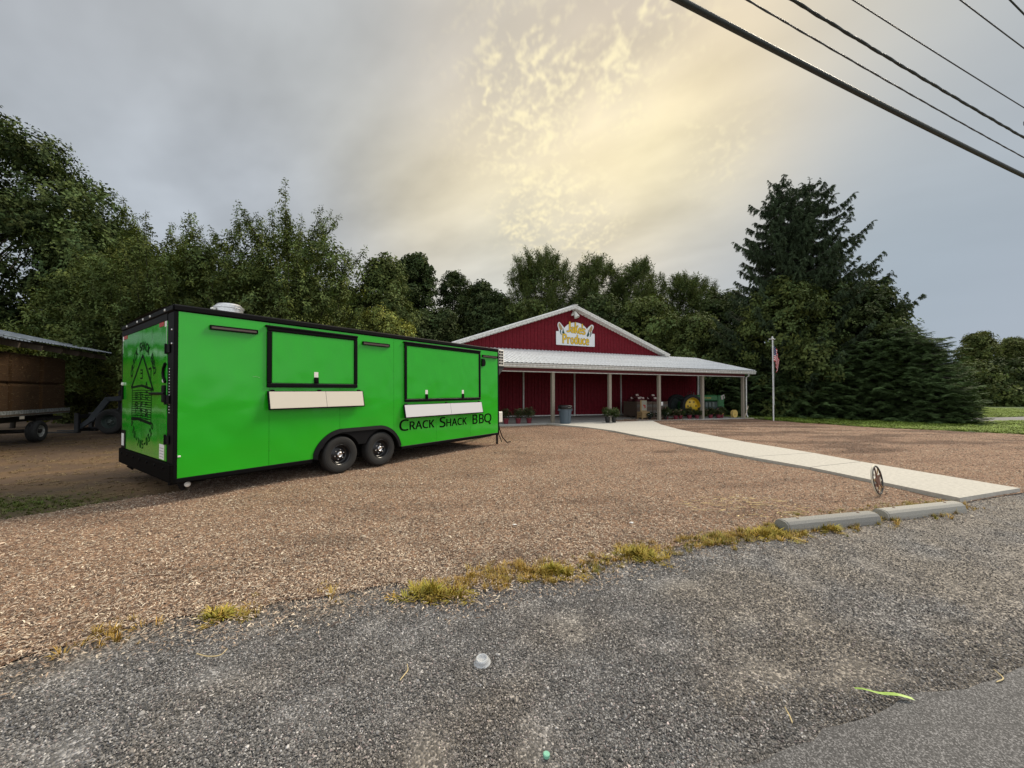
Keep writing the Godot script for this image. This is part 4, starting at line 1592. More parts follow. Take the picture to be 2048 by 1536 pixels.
	mb.bar(Vector3(GX, 6.625, 0.44), Vector3(GX, 6.625, -hb - 0.4), 0.30, 0.02, 0.004)
	part("ridge_cap", mb, wht, b)
	# porch roof
	mb = MB.new()
	var d := Vector3(0, 2.775 - 3.87, 4.28)
	var pu := Vector3(0, 4.28, 1.095).normalized()
	ribbed_roof(mb, Vector3(-7.2, 3.87, 0.0), Vector3(19.65, 0, 0), d, 86, pu)
	part("porch_roof", mb, roofm, b)
	mb = MB.new()
	mb.quad(Vector3(-7.2, 3.84, 0.0), Vector3(12.45, 3.84, 0.0), Vector3(12.45, 2.745, 4.28), Vector3(-7.2, 2.745, 4.28), Vector3(0, -1, 0))
	part("porch_ceiling", mb, mat("purlin_wood", lin(0.25, 0.19, 0.13), 0.85), b)
	for k in 2:
		mb = MB.new()
		var x: float = [-7.2, 12.45][k]
		mb.bar(Vector3(x, 3.83, 0.0), Vector3(x, 2.745, 4.28), 0.03, 0.12, 0.004)
		part("porch_rake", mb, wht, b)
	# lean-to roof on the right of the main roof
	mb = MB.new()
	ribbed_roof(mb, Vector3(9.2, 3.93, 0.0), Vector3(0, 0, -hb), Vector3(3.4, -0.25, 0), 40, Vector3.UP)
	part("side_roof", mb, roofm, b)
	# gutter
	mb = MB.new()
	var gp := PackedVector2Array([Vector2(4.16, 2.56), Vector2(4.26, 2.55), Vector2(4.30, 2.60), Vector2(4.30, 2.66), Vector2(4.335, 2.70), Vector2(4.335, 2.742), Vector2(4.325, 2.742), Vector2(4.325, 2.71), Vector2(4.29, 2.665), Vector2(4.29, 2.605), Vector2(4.255, 2.565), Vector2(4.17, 2.575), Vector2(4.17, 2.742), Vector2(4.16, 2.742)])
	mb.xf = Transform3D(Basis(Vector3(0, 0, 1), Vector3(0, 1, 0), Vector3(-1, 0, 0)), Vector3.ZERO)
	mb.prism(gp, -12.5, 7.25)
	part("gutter", mb, wht, b)
	# beam with a red skin and white lower lip
	mb = MB.new()
	mb.span(Vector3(-7.1, 2.425, 3.82), Vector3(11.92, 2.74, 3.98))
	part("porch_beam", mb, beam, b)
	mb = MB.new()
	mb.span(Vector3(-7.1, 2.385, 3.80), Vector3(11.93, 2.424, 4.0), 0.004)
	part("beam_lip", mb, wht, b)
	mb = MB.new()
	mb.bar(Vector3(11.85, 2.58, 3.8), Vector3(11.85, 2.70, 0.05), 0.12, 0.2)
	part("end_beam", mb, beam, b)
	for x in [-5.04, -1.70, 1.62, 4.94, 8.28, 11.83]:
		mb = MB.new()
		mb.span(Vector3(x - 0.075, slab_y(x) - 0.05, 3.825), Vector3(x + 0.075, 2.386, 3.975), 0.006)
		part("porch_post", mb, wood, b)
	# pipes
	mb = MB.new()
	mb.tube([Vector3(11.9, 2.56, 4.24), Vector3(11.95, 2.46, 4.22), Vector3(11.93, 2.36, 4.06), Vector3(11.93, 0.12, 4.05), Vector3(11.93, -0.05, 4.14)], [0.036], 12)
	part("downspout", mb, wht, b)
	mb = MB.new()
	mb.tube([Vector3(12.55, 3.55, 0.09), Vector3(12.52, 0.0, 0.09)], [0.06], 12)
	part("downspout", mb, wht, b)
	# concrete porch floor
	mb = MB.new()
	mb.xf = Transform3D(Basis(Vector3.BACK, -0.0118), Vector3(0, 0.03, 0))
	mb.span(Vector3(-7.0, -0.22, -0.08), Vector3(12.75, 0.0, 4.16), 0.008)
	part("porch_floor", mb, mat("porch_concrete", lin(0.44, 0.43, 0.40), 0.8, 0.0, "concrete", 0.5, "bump", 0.2), b)
	build_barn_sign()
	# floodlight under the peak
	var f := thing("floodlight", "white cone floodlight under the peak of the barn gable", "floodlight", barn_point(2.08, 5.98, 0.03), BARN_TURN)
	mb = MB.new()
	mb.span(Vector3(-0.08, 0.16, 0.0), Vector3(0.08, 0.30, 0.05), 0.01)
	mb.tube([Vector3(0, 0.22, 0.05), Vector3(0, 0.22, 0.14)], [0.02], 8)
	part("bracket", mb, wht, f)
	mb = MB.new()
	mb.lathe([Vector2(0.17, -0.30), Vector2(0.15, -0.20), Vector2(0.075, 0.02), Vector2(0.05, 0.09), Vector2(0.0, 0.10)], 20, Transform3D(Basis(Vector3.RIGHT, -0.35) * Basis(Vector3.BACK, 0.25), Vector3(0.0, 0.20, 0.18)))
	part("shade", mb, wht, f)
	mb = MB.new()
	mb.span(Vector3(-0.24, 0.02, 0.08), Vector3(-0.14, 0.14, 0.26), 0.03)
	part("sensor", mb, wht, f)

func build_barn_sign() -> void:
	var W := 2.75
	var s := thing("barn_sign", "white arched sign with yellow letters and two ears of corn on the barn gable", "sign", barn_point(0.85, 4.24, 0.045), BARN_TURN)
	var wht := mat("sign_white", lin(0.72, 0.73, 0.75), 0.5)
	var poly := PackedVector2Array([Vector2(0.03, 0.0), Vector2(W - 0.03, 0.0), Vector2(W, 0.03), Vector2(W, 0.77), Vector2(W - 0.03, 0.80), Vector2(2.54, 0.80)])
	# right ear, arch, left ear
	poly.append_array(PackedVector2Array([Vector2(2.55, 0.95), Vector2(2.66, 1.13), Vector2(2.68, 1.26), Vector2(2.62, 1.345), Vector2(2.52, 1.35), Vector2(2.34, 1.22), Vector2(2.20, 1.08)]))
	for i in 13:
		var a := PI * 0.20 + PI * 0.60 * i / 12.0
		poly.push_back(Vector2(1.385 + cos(a) * 1.02, 0.46 + sin(a) * 0.94))
	poly.append_array(PackedVector2Array([Vector2(0.42, 1.16), Vector2(0.30, 1.29), Vector2(0.20, 1.34), Vector2(0.12, 1.28), Vector2(0.10, 1.12), Vector2(0.17, 0.93), Vector2(0.19, 0.80), Vector2(0.03, 0.80), Vector2(0.0, 0.77), Vector2(0.0, 0.03)]))
	var mb := MB.new()
	mb.prism(poly, 0.0, 0.03)
	part("board", mb, wht, s)
	var cob := mat("corn_tan", lin(0.58, 0.42, 0.21), 0.6, 0.0, "grain", 12.0)
	var leaf := mat("corn_leaf", lin(0.012, 0.055, 0.045), 0.6)
	for k in 2:
		var flip := 1.0 if k == 0 else -1.0
		var ox := 0.0 if k == 0 else W
		var e := PackedVector2Array()
		for q in [[0.15, 1.16], [0.19, 1.28], [0.25, 1.27], [0.36, 1.12], [0.43, 0.98], [0.40, 0.88], [0.32, 0.86], [0.22, 0.96]]:
			e.push_back(Vector2(ox + flip * q[0], q[1]))
		mb = MB.new()
		mb.prism(e, 0.030, 0.036)
		part("corn_ear", mb, cob, s)
		mb = MB.new()
		var l1 := PackedVector2Array()
		for q in [[0.46, 1.02], [0.50, 0.86], [0.56, 0.74], [0.60, 0.66], [0.55, 0.57], [0.46, 0.62], [0.40, 0.74], [0.44, 0.86]]:
			l1.push_back(Vector2(ox + flip * q[0], q[1]))
		mb.prism(l1, 0.036, 0.042)
		var l2 := PackedVector2Array()
		for q in [[0.26, 0.90], [0.32, 0.86], [0.32, 0.72], [0.38, 0.58], [0.31, 0.62], [0.25, 0.76]]:
			l2.push_back(Vector2(ox + flip * q[0], q[1]))
		mb.prism(l2, 0.036, 0.042)
		part("corn_husk", mb, leaf, s)
	# letters: a dark outline below, yellow above
	var gold := mat("letter_gold", lin(0.72, 0.46, 0.02), 0.5)
	var olive := mat("letter_edge", lin(0.055, 0.052, 0.012), 0.6)
	var words := [["J", 0.74, 0.80, 0.98, 1.40], ["a", 1.03, 0.77, 1.25, 1.10], ["k", 1.30, 0.76, 1.53, 1.40], ["e", 1.56, 0.73, 1.79, 1.08], ["'", 1.80, 1.10, 1.86, 1.33], ["s", 1.83, 0.71, 2.05, 1.06],
		["P", 0.44, 0.12, 0.71, 0.66], ["r", 0.78, 0.12, 0.95, 0.47], ["o", 1.00, 0.10, 1.21, 0.46], ["d", 1.27, 0.11, 1.50, 0.64], ["u", 1.57, 0.11, 1.79, 0.45], ["c", 1.85, 0.10, 2.03, 0.45], ["e", 2.08, 0.09, 2.31, 0.45]]
	for w in words:
		mb = MB.new()
		for k in 8:
			var o := Vector2(cos(TAU * k / 8), sin(TAU * k / 8)) * 0.034
			glyphs(mb, w[0], false, Vector2(w[1], w[2]) + o, Vector2(w[3], w[4]) + o, 0.033 + 0.0002 * k, 0.004)
		part("letter_outline", mb, olive, s)
		mb = MB.new()
		for k in 4:
			var o := Vector2(cos(TAU * k / 4 + 0.4), sin(TAU * k / 4 + 0.4)) * 0.017
			glyphs(mb, w[0], false, Vector2(w[1], w[2]) + o, Vector2(w[3], w[4]) + o, 0.040 + 0.0002 * k, 0.004)
		part("letter", mb, gold, s)

# ---------------------------------------------------------------- what stands on the porch
func leaf_mesh(n: int, spread: float, length: float, width: float, droop: float, seed_: int, lift := 0.3) -> ArrayMesh:
	# a clump of folded leaves round a short twig that points along +y
	var r := RandomNumberGenerator.new()
	r.seed = seed_
	var mb := MB.new()
	for i in n:
		var a := r.randf() * TAU
		var h := r.randf_range(-0.5, 0.5) * spread * 2.0
		var o := Vector3(cos(a), 0, sin(a))
		var base := o * r.randf() * spread * 0.6 + Vector3(0, h, 0)
		var dir := (o + Vector3.UP * r.randf_range(lift - 0.5, lift + 0.5) + Vector3(r.randf_range(-0.4, 0.4), 0, r.randf_range(-0.4, 0.4))).normalized()
		var l := length * r.randf_range(0.65, 1.2)
		var mid := base + dir * l * 0.5
		var tip := base + dir * l + Vector3.DOWN * droop * l
		var side := dir.cross(Vector3(r.randf_range(-0.5, 0.5), 1, r.randf_range(-0.5, 0.5))).normalized() * width * r.randf_range(0.75, 1.2) * 0.5
		var nn := side.cross(dir).normalized()
		if nn.y < 0:
			nn = -nn
		var k := r.randf_range(0.75, 1.2)
		mb.col = Color(k, k, k * 0.95)
		var fold := nn * width * 0.12
		mb.tri(base, mid + side + fold, tip, nn, (nn + side.normalized() * 0.35).normalized(), nn)
		mb.tri(base, tip, mid - side + fold, nn, nn, (nn - side.normalized() * 0.35).normalized())
	return mb.commit()

func pot_plant(at: Vector3, pot: Material, pr: float, ph: float, fr: float, fh: float, leafm: Mesh, leaf_mat: Material, tone: Color, n: int, flower: Mesh, petal: Color, label: String, group: String, called := "potted_plant") -> Node3D:
	var t := thing(called, label, "potted plant", at, rng.randf() * TAU, group)
	var mb := MB.new()
	mb.lathe([Vector2(0, 0), Vector2(pr * 0.72, 0), Vector2(pr * 0.95, ph * 0.86), Vector2(pr * 1.05, ph * 0.86), Vector2(pr * 1.05, ph), Vector2(pr * 0.93, ph), Vector2(pr * 0.9, ph * 0.9), Vector2(0, ph * 0.9)], 20)
	part("pot", mb, pot, t)
	mb = MB.new()
	for k in 7:
		var a := rng.randf() * TAU
		var e := Vector3(cos(a) * fr * rng.randf_range(0.2, 0.8), ph + fh * rng.randf_range(0.5, 0.95), sin(a) * fr * rng.randf_range(0.2, 0.8))
		mb.tube([Vector3(0, ph * 0.88, 0), Vector3(e.x * 0.3, ph + fh * 0.35, e.z * 0.3), e], [0.010, 0.006, 0.003], 5, false)
	part("stems", mb, mat("stem_green", lin(0.05, 0.07, 0.02), 0.8), t)
	var xs := []
	var cs := []
	var fx := []
	var fc := []
	for i in n:
		var a := rng.randf() * TAU
		var u := rng.randf_range(-0.75, 1.0)
		var w := sqrt(1.0 - u * u)
		var rr := pow(rng.randf(), 0.4)
		var p := Vector3(cos(a) * w * fr * rr, ph + fh * 0.5 + u * fh * 0.5 * rr, sin(a) * w * fr * rr)
		var s := rng.randf_range(0.7, 1.2)
		xs.append(Transform3D(Basis(Vector3(1, 0, 0.001).rotated(Vector3.UP, rng.randf() * TAU).normalized(), rng.randf_range(-0.8, 0.8)) * Basis(Vector3.UP, rng.randf() * TAU).scaled(Vector3.ONE * s), p))
		var k := rng.randf_range(0.7, 1.35)
		cs.append(Color(tone.r * k, tone.g * k, tone.b * k))
		if flower and rr > 0.75 and rng.randf() < 0.22:
			fx.append(Transform3D(random_turn(0.9).scaled(Vector3.ONE * rng.randf_range(0.7, 1.3)), p * Vector3(1.08, 1.03, 1.08)))
			fc.append(petal)
	many("leaves", leafm, leaf_mat, xs, cs, t)
	if fx.size():
		many("flowers", flower, leaf_mat, fx, fc, t)
	return t

func build_porch_things() -> void:
	var leafmat := tinted("pot_leaf", 0.7, 0.35)
	var pl := leaf_mesh(9, 0.07, 0.10, 0.045, 0.2, 61)
	var fl := leaf_mesh(7, 0.015, 0.035, 0.035, 0.1, 62)
	var redpot := mat("red_pot", lin(0.16, 0.02, 0.035), 0.35)
	var blackpot := mat("black_pot", lin(0.012, 0.012, 0.013), 0.4)
	var green := Color(0.060, 0.085, 0.030)
	var olive := Color(0.085, 0.095, 0.045)
	var at := func(x: float, z: float) -> Vector3: return barn_point(x, slab_y(x), z)
	var left := ["red plastic pot of leafy green plant nearest the food trailer's front", "middle one of three red potted plants between trailer and first porch post", "bushiest red potted plant, right of three beside the trailer, leaves spilling over"]
	for i in 3:
		pot_plant(at.call([-4.12, -3.52, -2.98][i], 3.96), redpot, 0.13, 0.24, [0.24, 0.24, 0.30][i], [0.42, 0.40, 0.48][i], pl, leafmat, olive, [80, 80, 120][i], fl, Color(0.30, 0.10, 0.12), left[i], "red potted plants by the trailer")
	pot_plant(barn_point(0.62, 0.052, 4.98), blackpot, 0.125, 0.26, 0.24, 0.46, pl, leafmat, green, 100, fl, Color(0.5, 0.4, 0.35), "tall leafy plant in left of two black pots on the walk", "black potted plants on the walk")
	pot_plant(barn_point(0.96, 0.052, 5.02), blackpot, 0.115, 0.23, 0.26, 0.44, pl, leafmat, green, 100, fl, Color(0.6, 0.55, 0.5), "spreading leafy plant in right of two black pots on the walk", "black potted plants on the walk")
	var xs := [5.75, 6.35, 6.95, 7.55, 8.05, 8.72, 9.30, 9.85, 10.40]
	var names := ["low red pot with pink buds just right of the thick third porch post", "red pot left of the tractor with tall spreading leaves", "red pot with shaggy plant in front of the tractor's rear tyre", "red pot with plant before the tractor's yellow wheel, left of the fourth post", "small red pot tucked against the left side of the fourth porch post", "red pot directly right of the fourth porch post with a white tag", "full dark plant in red pot under the tractor engine", "plant in red pot with a pale label under the tractor hood", "last red pot of the porch row, beside the hose reel"]
	for i in xs.size():
		pot_plant(at.call(xs[i] + 0.0, 3.62 + 0.12 * sin(i * 2.1)), redpot, 0.13, 0.21, 0.27 + 0.05 * sin(i * 1.7), 0.38 + 0.09 * cos(i * 2.3), pl, leafmat, olive if i % 2 else green, 95, fl, Color(0.35, 0.16, 0.16), names[i], "red potted plants along the right of the porch")
	for i in 4:
		pot_plant(at.call([4.55, 4.72, 5.25, 5.55][i], [3.0, 3.45, 3.55, 3.75][i]), blackpot, 0.10, 0.15, 0.17, 0.24, pl, leafmat, Color(0.035, 0.055, 0.025), 45, fl, Color(0.72, 0.72, 0.74), ["white-flowered small pot behind the third porch post, left of it", "white-flowered small pot touching the left of the third porch post", "white-flowered small pot right of the third porch post", "white-flowered small pot nearest the first red pot right of the third post"][i], "small pots of white flowers")
	# refuse bin
	var can := thing("trash_can", "blue-grey round trash can with a black bag folded over its rim", "trash can", barn_point(-1.40, 0.05, 4.50), BARN_TURN)
	var canm := mat("can_plastic", lin(0.075, 0.105, 0.135), 0.5)
	var mb := MB.new()
	mb.lathe([Vector2(0, 0), Vector2(0.235, 0), Vector2(0.245, 0.03), Vector2(0.285, 0.66), Vector2(0.30, 0.665), Vector2(0.302, 0.72), Vector2(0.288, 0.73), Vector2(0.27, 0.70), Vector2(0.22, 0.08), Vector2(0, 0.06)], 36)
	for k in 8:
		var a := TAU * k / 8
		mb.bar(Vector3(cos(a) * 0.246, 0.05, sin(a) * 0.246), Vector3(cos(a) * 0.285, 0.64, sin(a) * 0.285), 0.03, 0.012, 0.004)
	part("body", mb, canm, can)
	for s in [-1, 1]:
		mb = MB.new()
		mb.span(Vector3(s * 0.325 - 0.035, 0.57, -0.07), Vector3(s * 0.325 + 0.035, 0.66, 0.07), 0.012)
		part("handle", mb, canm, can)
	mb = MB.new()
	var ring := []
	for k in 30:
		var a := TAU * k / 29
		ring.append(Vector3(cos(a) * 0.305, 0.755 + 0.03 * sin(a * 3.0) + 0.02 * sin(a * 7.0), sin(a) * 0.305))
	mb.tube(ring, [0.03], 7, false)
	mb.lathe([Vector2(0.312, 0.66), Vector2(0.325, 0.72), Vector2(0.32, 0.80), Vector2(0.26, 0.83), Vector2(0.18, 0.80), Vector2(0.0, 0.78)], 18)
	part("bin_bag", mb, mat("bag_black", lin(0.008, 0.008, 0.009), 0.3, 0.0, "", 3.0, "bump", 0.8), can)
	build_crates(at)
	build_tractor(at)
	# hose reel, hose, outlet
	var reel := thing("hose_reel", "round yellow hose reel standing at the right end of the porch", "hose reel", at.call(11.25, 3.72), BARN_TURN)
	var yel := mat("reel_yellow", lin(0.55, 0.40, 0.12), 0.5)
	mb = MB.new()
	mb.lathe([Vector2(0.0, -0.06), Vector2(0.235, -0.06), Vector2(0.24, -0.045), Vector2(0.235, -0.03), Vector2(0.12, -0.025), Vector2(0.12, 0.05), Vector2(0.235, 0.055), Vector2(0.24, 0.07), Vector2(0.235, 0.085), Vector2(0.07, 0.075), Vector2(0.06, 0.12), Vector2(0, 0.125)], 28, Transform3D(Basis(Vector3.RIGHT, PI / 2), Vector3(0, 0.25, 0)))
	part("drum", mb, yel, reel)
	mb = MB.new()
	for k in 3:
		var pts := []
		for i in 25:
			var a := TAU * i / 24
			pts.append(Vector3(cos(a) * 0.155, 0.25 + sin(a) * 0.155, -0.01 + k * 0.022))
		mb.tube(pts, [0.013], 6, false)
	part("coiled_hose", mb, mat("hose_cream", lin(0.5, 0.44, 0.33), 0.6), reel)
	mb = MB.new()
	mb.bar(Vector3(-0.2, 0.0, -0.02), Vector3(0, 0.25, -0.02), 0.03, 0.03)
	mb.bar(Vector3(0.2, 0.0, -0.02), Vector3(0, 0.25, -0.02), 0.03, 0.03)
	part("stand", mb, yel, reel)
	var hose := MB.new()
	var hp := []
	for q in [[11.86, 0.62, 4.12], [11.78, 0.60, 4.25], [11.62, 0.45, 4.32], [11.52, 0.2, 4.30], [11.50, -0.08, 4.25], [11.62, -0.10, 4.35], [11.9, -0.12, 4.45], [12.3, -0.13, 4.40], [12.75, -0.135, 4.30], [13.1, -0.14, 4.42]]:
		hp.append(barn_point(q[0], q[1], q[2]))
	hose.tube(smooth_path(hp, 4), [0.022], 8)
	tag(part("garden_hose", hose, mat("hose_tan", lin(0.52, 0.44, 0.32), 0.6)), "tan garden hose looping from the end porch post onto the mulch", "hose")
	mb = MB.new()
	mb.span(Vector3(-0.07, 0.0, 0.0), Vector3(0.07, 0.2, 0.09), 0.015)
	var box := part("outlet_box", mb, mats["white_trim"])
	box.transform = Transform3D(Basis(Vector3.UP, BARN_TURN), barn_point(5.09, 0.74, 3.90))
	tag(box, "white electrical outlet box on the right face of the third porch post", "outlet box")
	mb = MB.new()
	mb.tube([Vector3(0, 0, 0), Vector3(0, -0.72, 0)], [0.012], 8)
	var pipe := part("conduit", mb, mats["white_trim"])
	pipe.transform = Transform3D(Basis(Vector3.UP, BARN_TURN), barn_point(5.045, 0.73, 3.90))
	tag(pipe, "thin white conduit running down from the outlet box on the porch post", "conduit")

func smooth_path(p: Array, k: int) -> Array:
	var c := Curve3D.new()
	for i in p.size():
		var d: Vector3 = (p[mini(i + 1, p.size() - 1)] - p[maxi(i - 1, 0)]) / 6.0
		c.add_point(p[i], -d, d)
	var out := []
	for i in p.size() - 1:
		for s in k:
			out.append(c.sample(i, float(s) / k))
	out.append(p[p.size() - 1])
	return out

func build_crates(at: Callable) -> void:
	var bin_wood := mat("bin_wood", lin(0.17, 0.115, 0.085), 0.9, 0.0, "wood", 2.0)
	var grey_wood := mat("bin_grey", lin(0.20, 0.175, 0.15), 0.9, 0.0, "wood", 2.0)
	var pine := mat("pine", lin(0.50, 0.33, 0.15), 0.75, 0.0, "wood", 3.0)
	var bins := [["weathered wooden bulk bin heaped with red sacks against the barn wall", 5.45, 1.75], ["second wooden bulk bin of red sacks, right of the first and nearest the third post", 6.68, 1.75]]
	for q in bins:
		var t := thing("bulk_bin", q[0], "wooden bin", at.call(q[1], q[2]), BARN_TURN, "wooden bins of sacks")
		var mb: MB
		for k in 5:
			for s in [-1, 1]:
				mb = MB.new()
				mb.span(Vector3(-0.58, 0.12 + k * 0.168, s * 0.57 - 0.012), Vector3(0.58, 0.12 + k * 0.168 + 0.155, s * 0.57 + 0.012), 0.004)
				part("side_board", mb, grey_wood if k % 2 else bin_wood, t)
				mb = MB.new()
				mb.span(Vector3(s * 0.575 - 0.012, 0.12 + k * 0.168, -0.55), Vector3(s * 0.575 + 0.012, 0.12 + k * 0.168 + 0.155, 0.55), 0.004)
				part("side_board", mb, bin_wood, t)
		for sx in [-1, 1]:
			for sz in [-1, 1]:
				mb = MB.new()
				mb.span(Vector3(sx * 0.56 - 0.035, 0.0, sz * 0.535 - 0.03), Vector3(sx * 0.56 + 0.035, 0.96, sz * 0.535 + 0.03), 0.004)
				part("corner_post", mb, bin_wood, t)
		for k in 3:
			mb = MB.new()
			mb.span(Vector3(-0.58, 0.0, -0.5 + k * 0.45), Vector3(0.58, 0.10, -0.4 + k * 0.45), 0.004)
			part("runner", mb, bin_wood, t)
		mb = MB.new()
		mb.span(Vector3(-0.56, 0.11, -0.55), Vector3(0.56, 0.78, 0.55))
		part("bin_floor", mb, bin_wood, t)
	# sacks on top
	var sack := mat("red_sack", lin(0.14, 0.010, 0.020), 0.6, 0.0, "grain", 6.0, "bump", 0.6)
	var lab := mat("sack_label", lin(0.62, 0.50, 0.46), 0.6)
	var spots_ := [[5.15, 0.95, 1.5], [5.55, 0.95, 1.95], [5.35, 1.13, 1.7], [5.80, 0.97, 1.5], [5.18, 0.95, 2.05], [6.35, 0.95, 1.6], [6.75, 0.95, 2.0], [6.50, 1.12, 1.8], [7.02, 0.95, 1.6], [6.38, 0.95, 2.08]]
	var where := ["at the back left of the first bin", "at the front middle of the first bin", "on top of the heap in the first bin", "at the back right of the first bin", "at the front left of the first bin", "at the back left of the second bin", "at the front right of the second bin", "on top of the heap in the second bin", "at the back right of the second bin", "at the front left of the second bin"]
	for i in spots_.size():
		var q = spots_[i]
		var s := thing("produce_sack", "red sack with pale label " + where[i], "sack", barn_point(q[0], slab_y(q[0]) + q[1] - 0.02, q[2]), BARN_TURN + i * 1.3, "red sacks in the wooden bins")
		var m2 := MB.new()
		m2.lathe([Vector2(0, -0.13), Vector2(0.14, -0.12), Vector2(0.21, -0.04), Vector2(0.20, 0.05), Vector2(0.13, 0.12), Vector2(0.05, 0.15), Vector2(0.07, 0.20), Vector2(0.03, 0.21), Vector2(0, 0.20)], 14, Transform3D(Basis(Vector3.RIGHT, 0.5 * sin(i * 2.0)).scaled(Vector3(1.15, 0.85, 0.85)), Vector3(0, 0.10, 0)))
		part("sack_body", m2, sack, s)
		m2 = MB.new()
		m2.xf = Transform3D(Basis(Vector3.UP, -i * 1.3 - 0.3) * Basis(Vector3.RIGHT, -0.5), Vector3(0, 0.10, 0))
		m2.box(Vector3(0.02, 0.045, 0.178), Vector3(0.17, 0.11, 0.03), 0.01)
		part("sack_label", m2, lab, s)
	# pine stand with a picture board
	var st := thing("pine_stand", "small raw pine slatted crate used as a stand in front of the bulk bins", "crate", at.call(4.55, 3.15), BARN_TURN)
	var mb2: MB
	for sx in [-1, 1]:
		for sz in [-1, 1]:
			mb2 = MB.new()
			mb2.span(Vector3(sx * 0.24 - 0.025, 0, sz * 0.17 - 0.025), Vector3(sx * 0.24 + 0.025, 0.40, sz * 0.17 + 0.025), 0.003)
			part("leg", mb2, pine, st)
	for k in 3:
		mb2 = MB.new()
		mb2.span(Vector3(-0.27, 0.10 + k * 0.105, 0.197), Vector3(0.27, 0.10 + k * 0.105 + 0.085, 0.215), 0.003)
		part("slat", mb2, pine, st)
		mb2 = MB.new()
		mb2.span(Vector3(-0.27, 0.402, -0.20 + k * 0.135), Vector3(0.27, 0.42, -0.20 + k * 0.135 + 0.12), 0.003)
		part("slat", mb2, pine, st)
		mb2 = MB.new()
		mb2.span(Vector3(-0.285, 0.10 + k * 0.105, -0.18), Vector3(-0.267, 0.10 + k * 0.105 + 0.085, 0.18), 0.003)
		part("slat", mb2, pine, st)
	var bd := thing("picture_board", "upright pine board with a white card of red peppers, standing on the pine crate", "sign board", at.call(4.60, 3.10) + Vector3(0, 0.42, 0), BARN_TURN)
	mb2 = MB.new()
	mb2.span(Vector3(-0.22, 0.0, -0.02), Vector3(0.24, 0.62, 0.015), 0.004)
	part("board", mb2, pine, bd)
	mb2 = MB.new()
	mb2.span(Vector3(-0.13, 0.06, 0.0155), Vector3(0.235, 0.60, 0.018))
	part("card", mb2, mat("card_paper", lin(0.52, 0.50, 0.40), 0.7, 0.0, "grain", 4.0), bd)
	mb2 = MB.new()
	for q in [[0.02, 0.34, 0.05], [0.09, 0.30, 0.06], [0.13, 0.22, 0.035], [0.05, 0.20, 0.03]]:
		mb2.prism(circle2(Vector2(q[0], q[1]), q[2], 10), 0.018, 0.0195 + q[2] * 0.01)
	part("pepper_print", mb2, mat("pepper_red", lin(0.35, 0.03, 0.025), 0.6), bd)

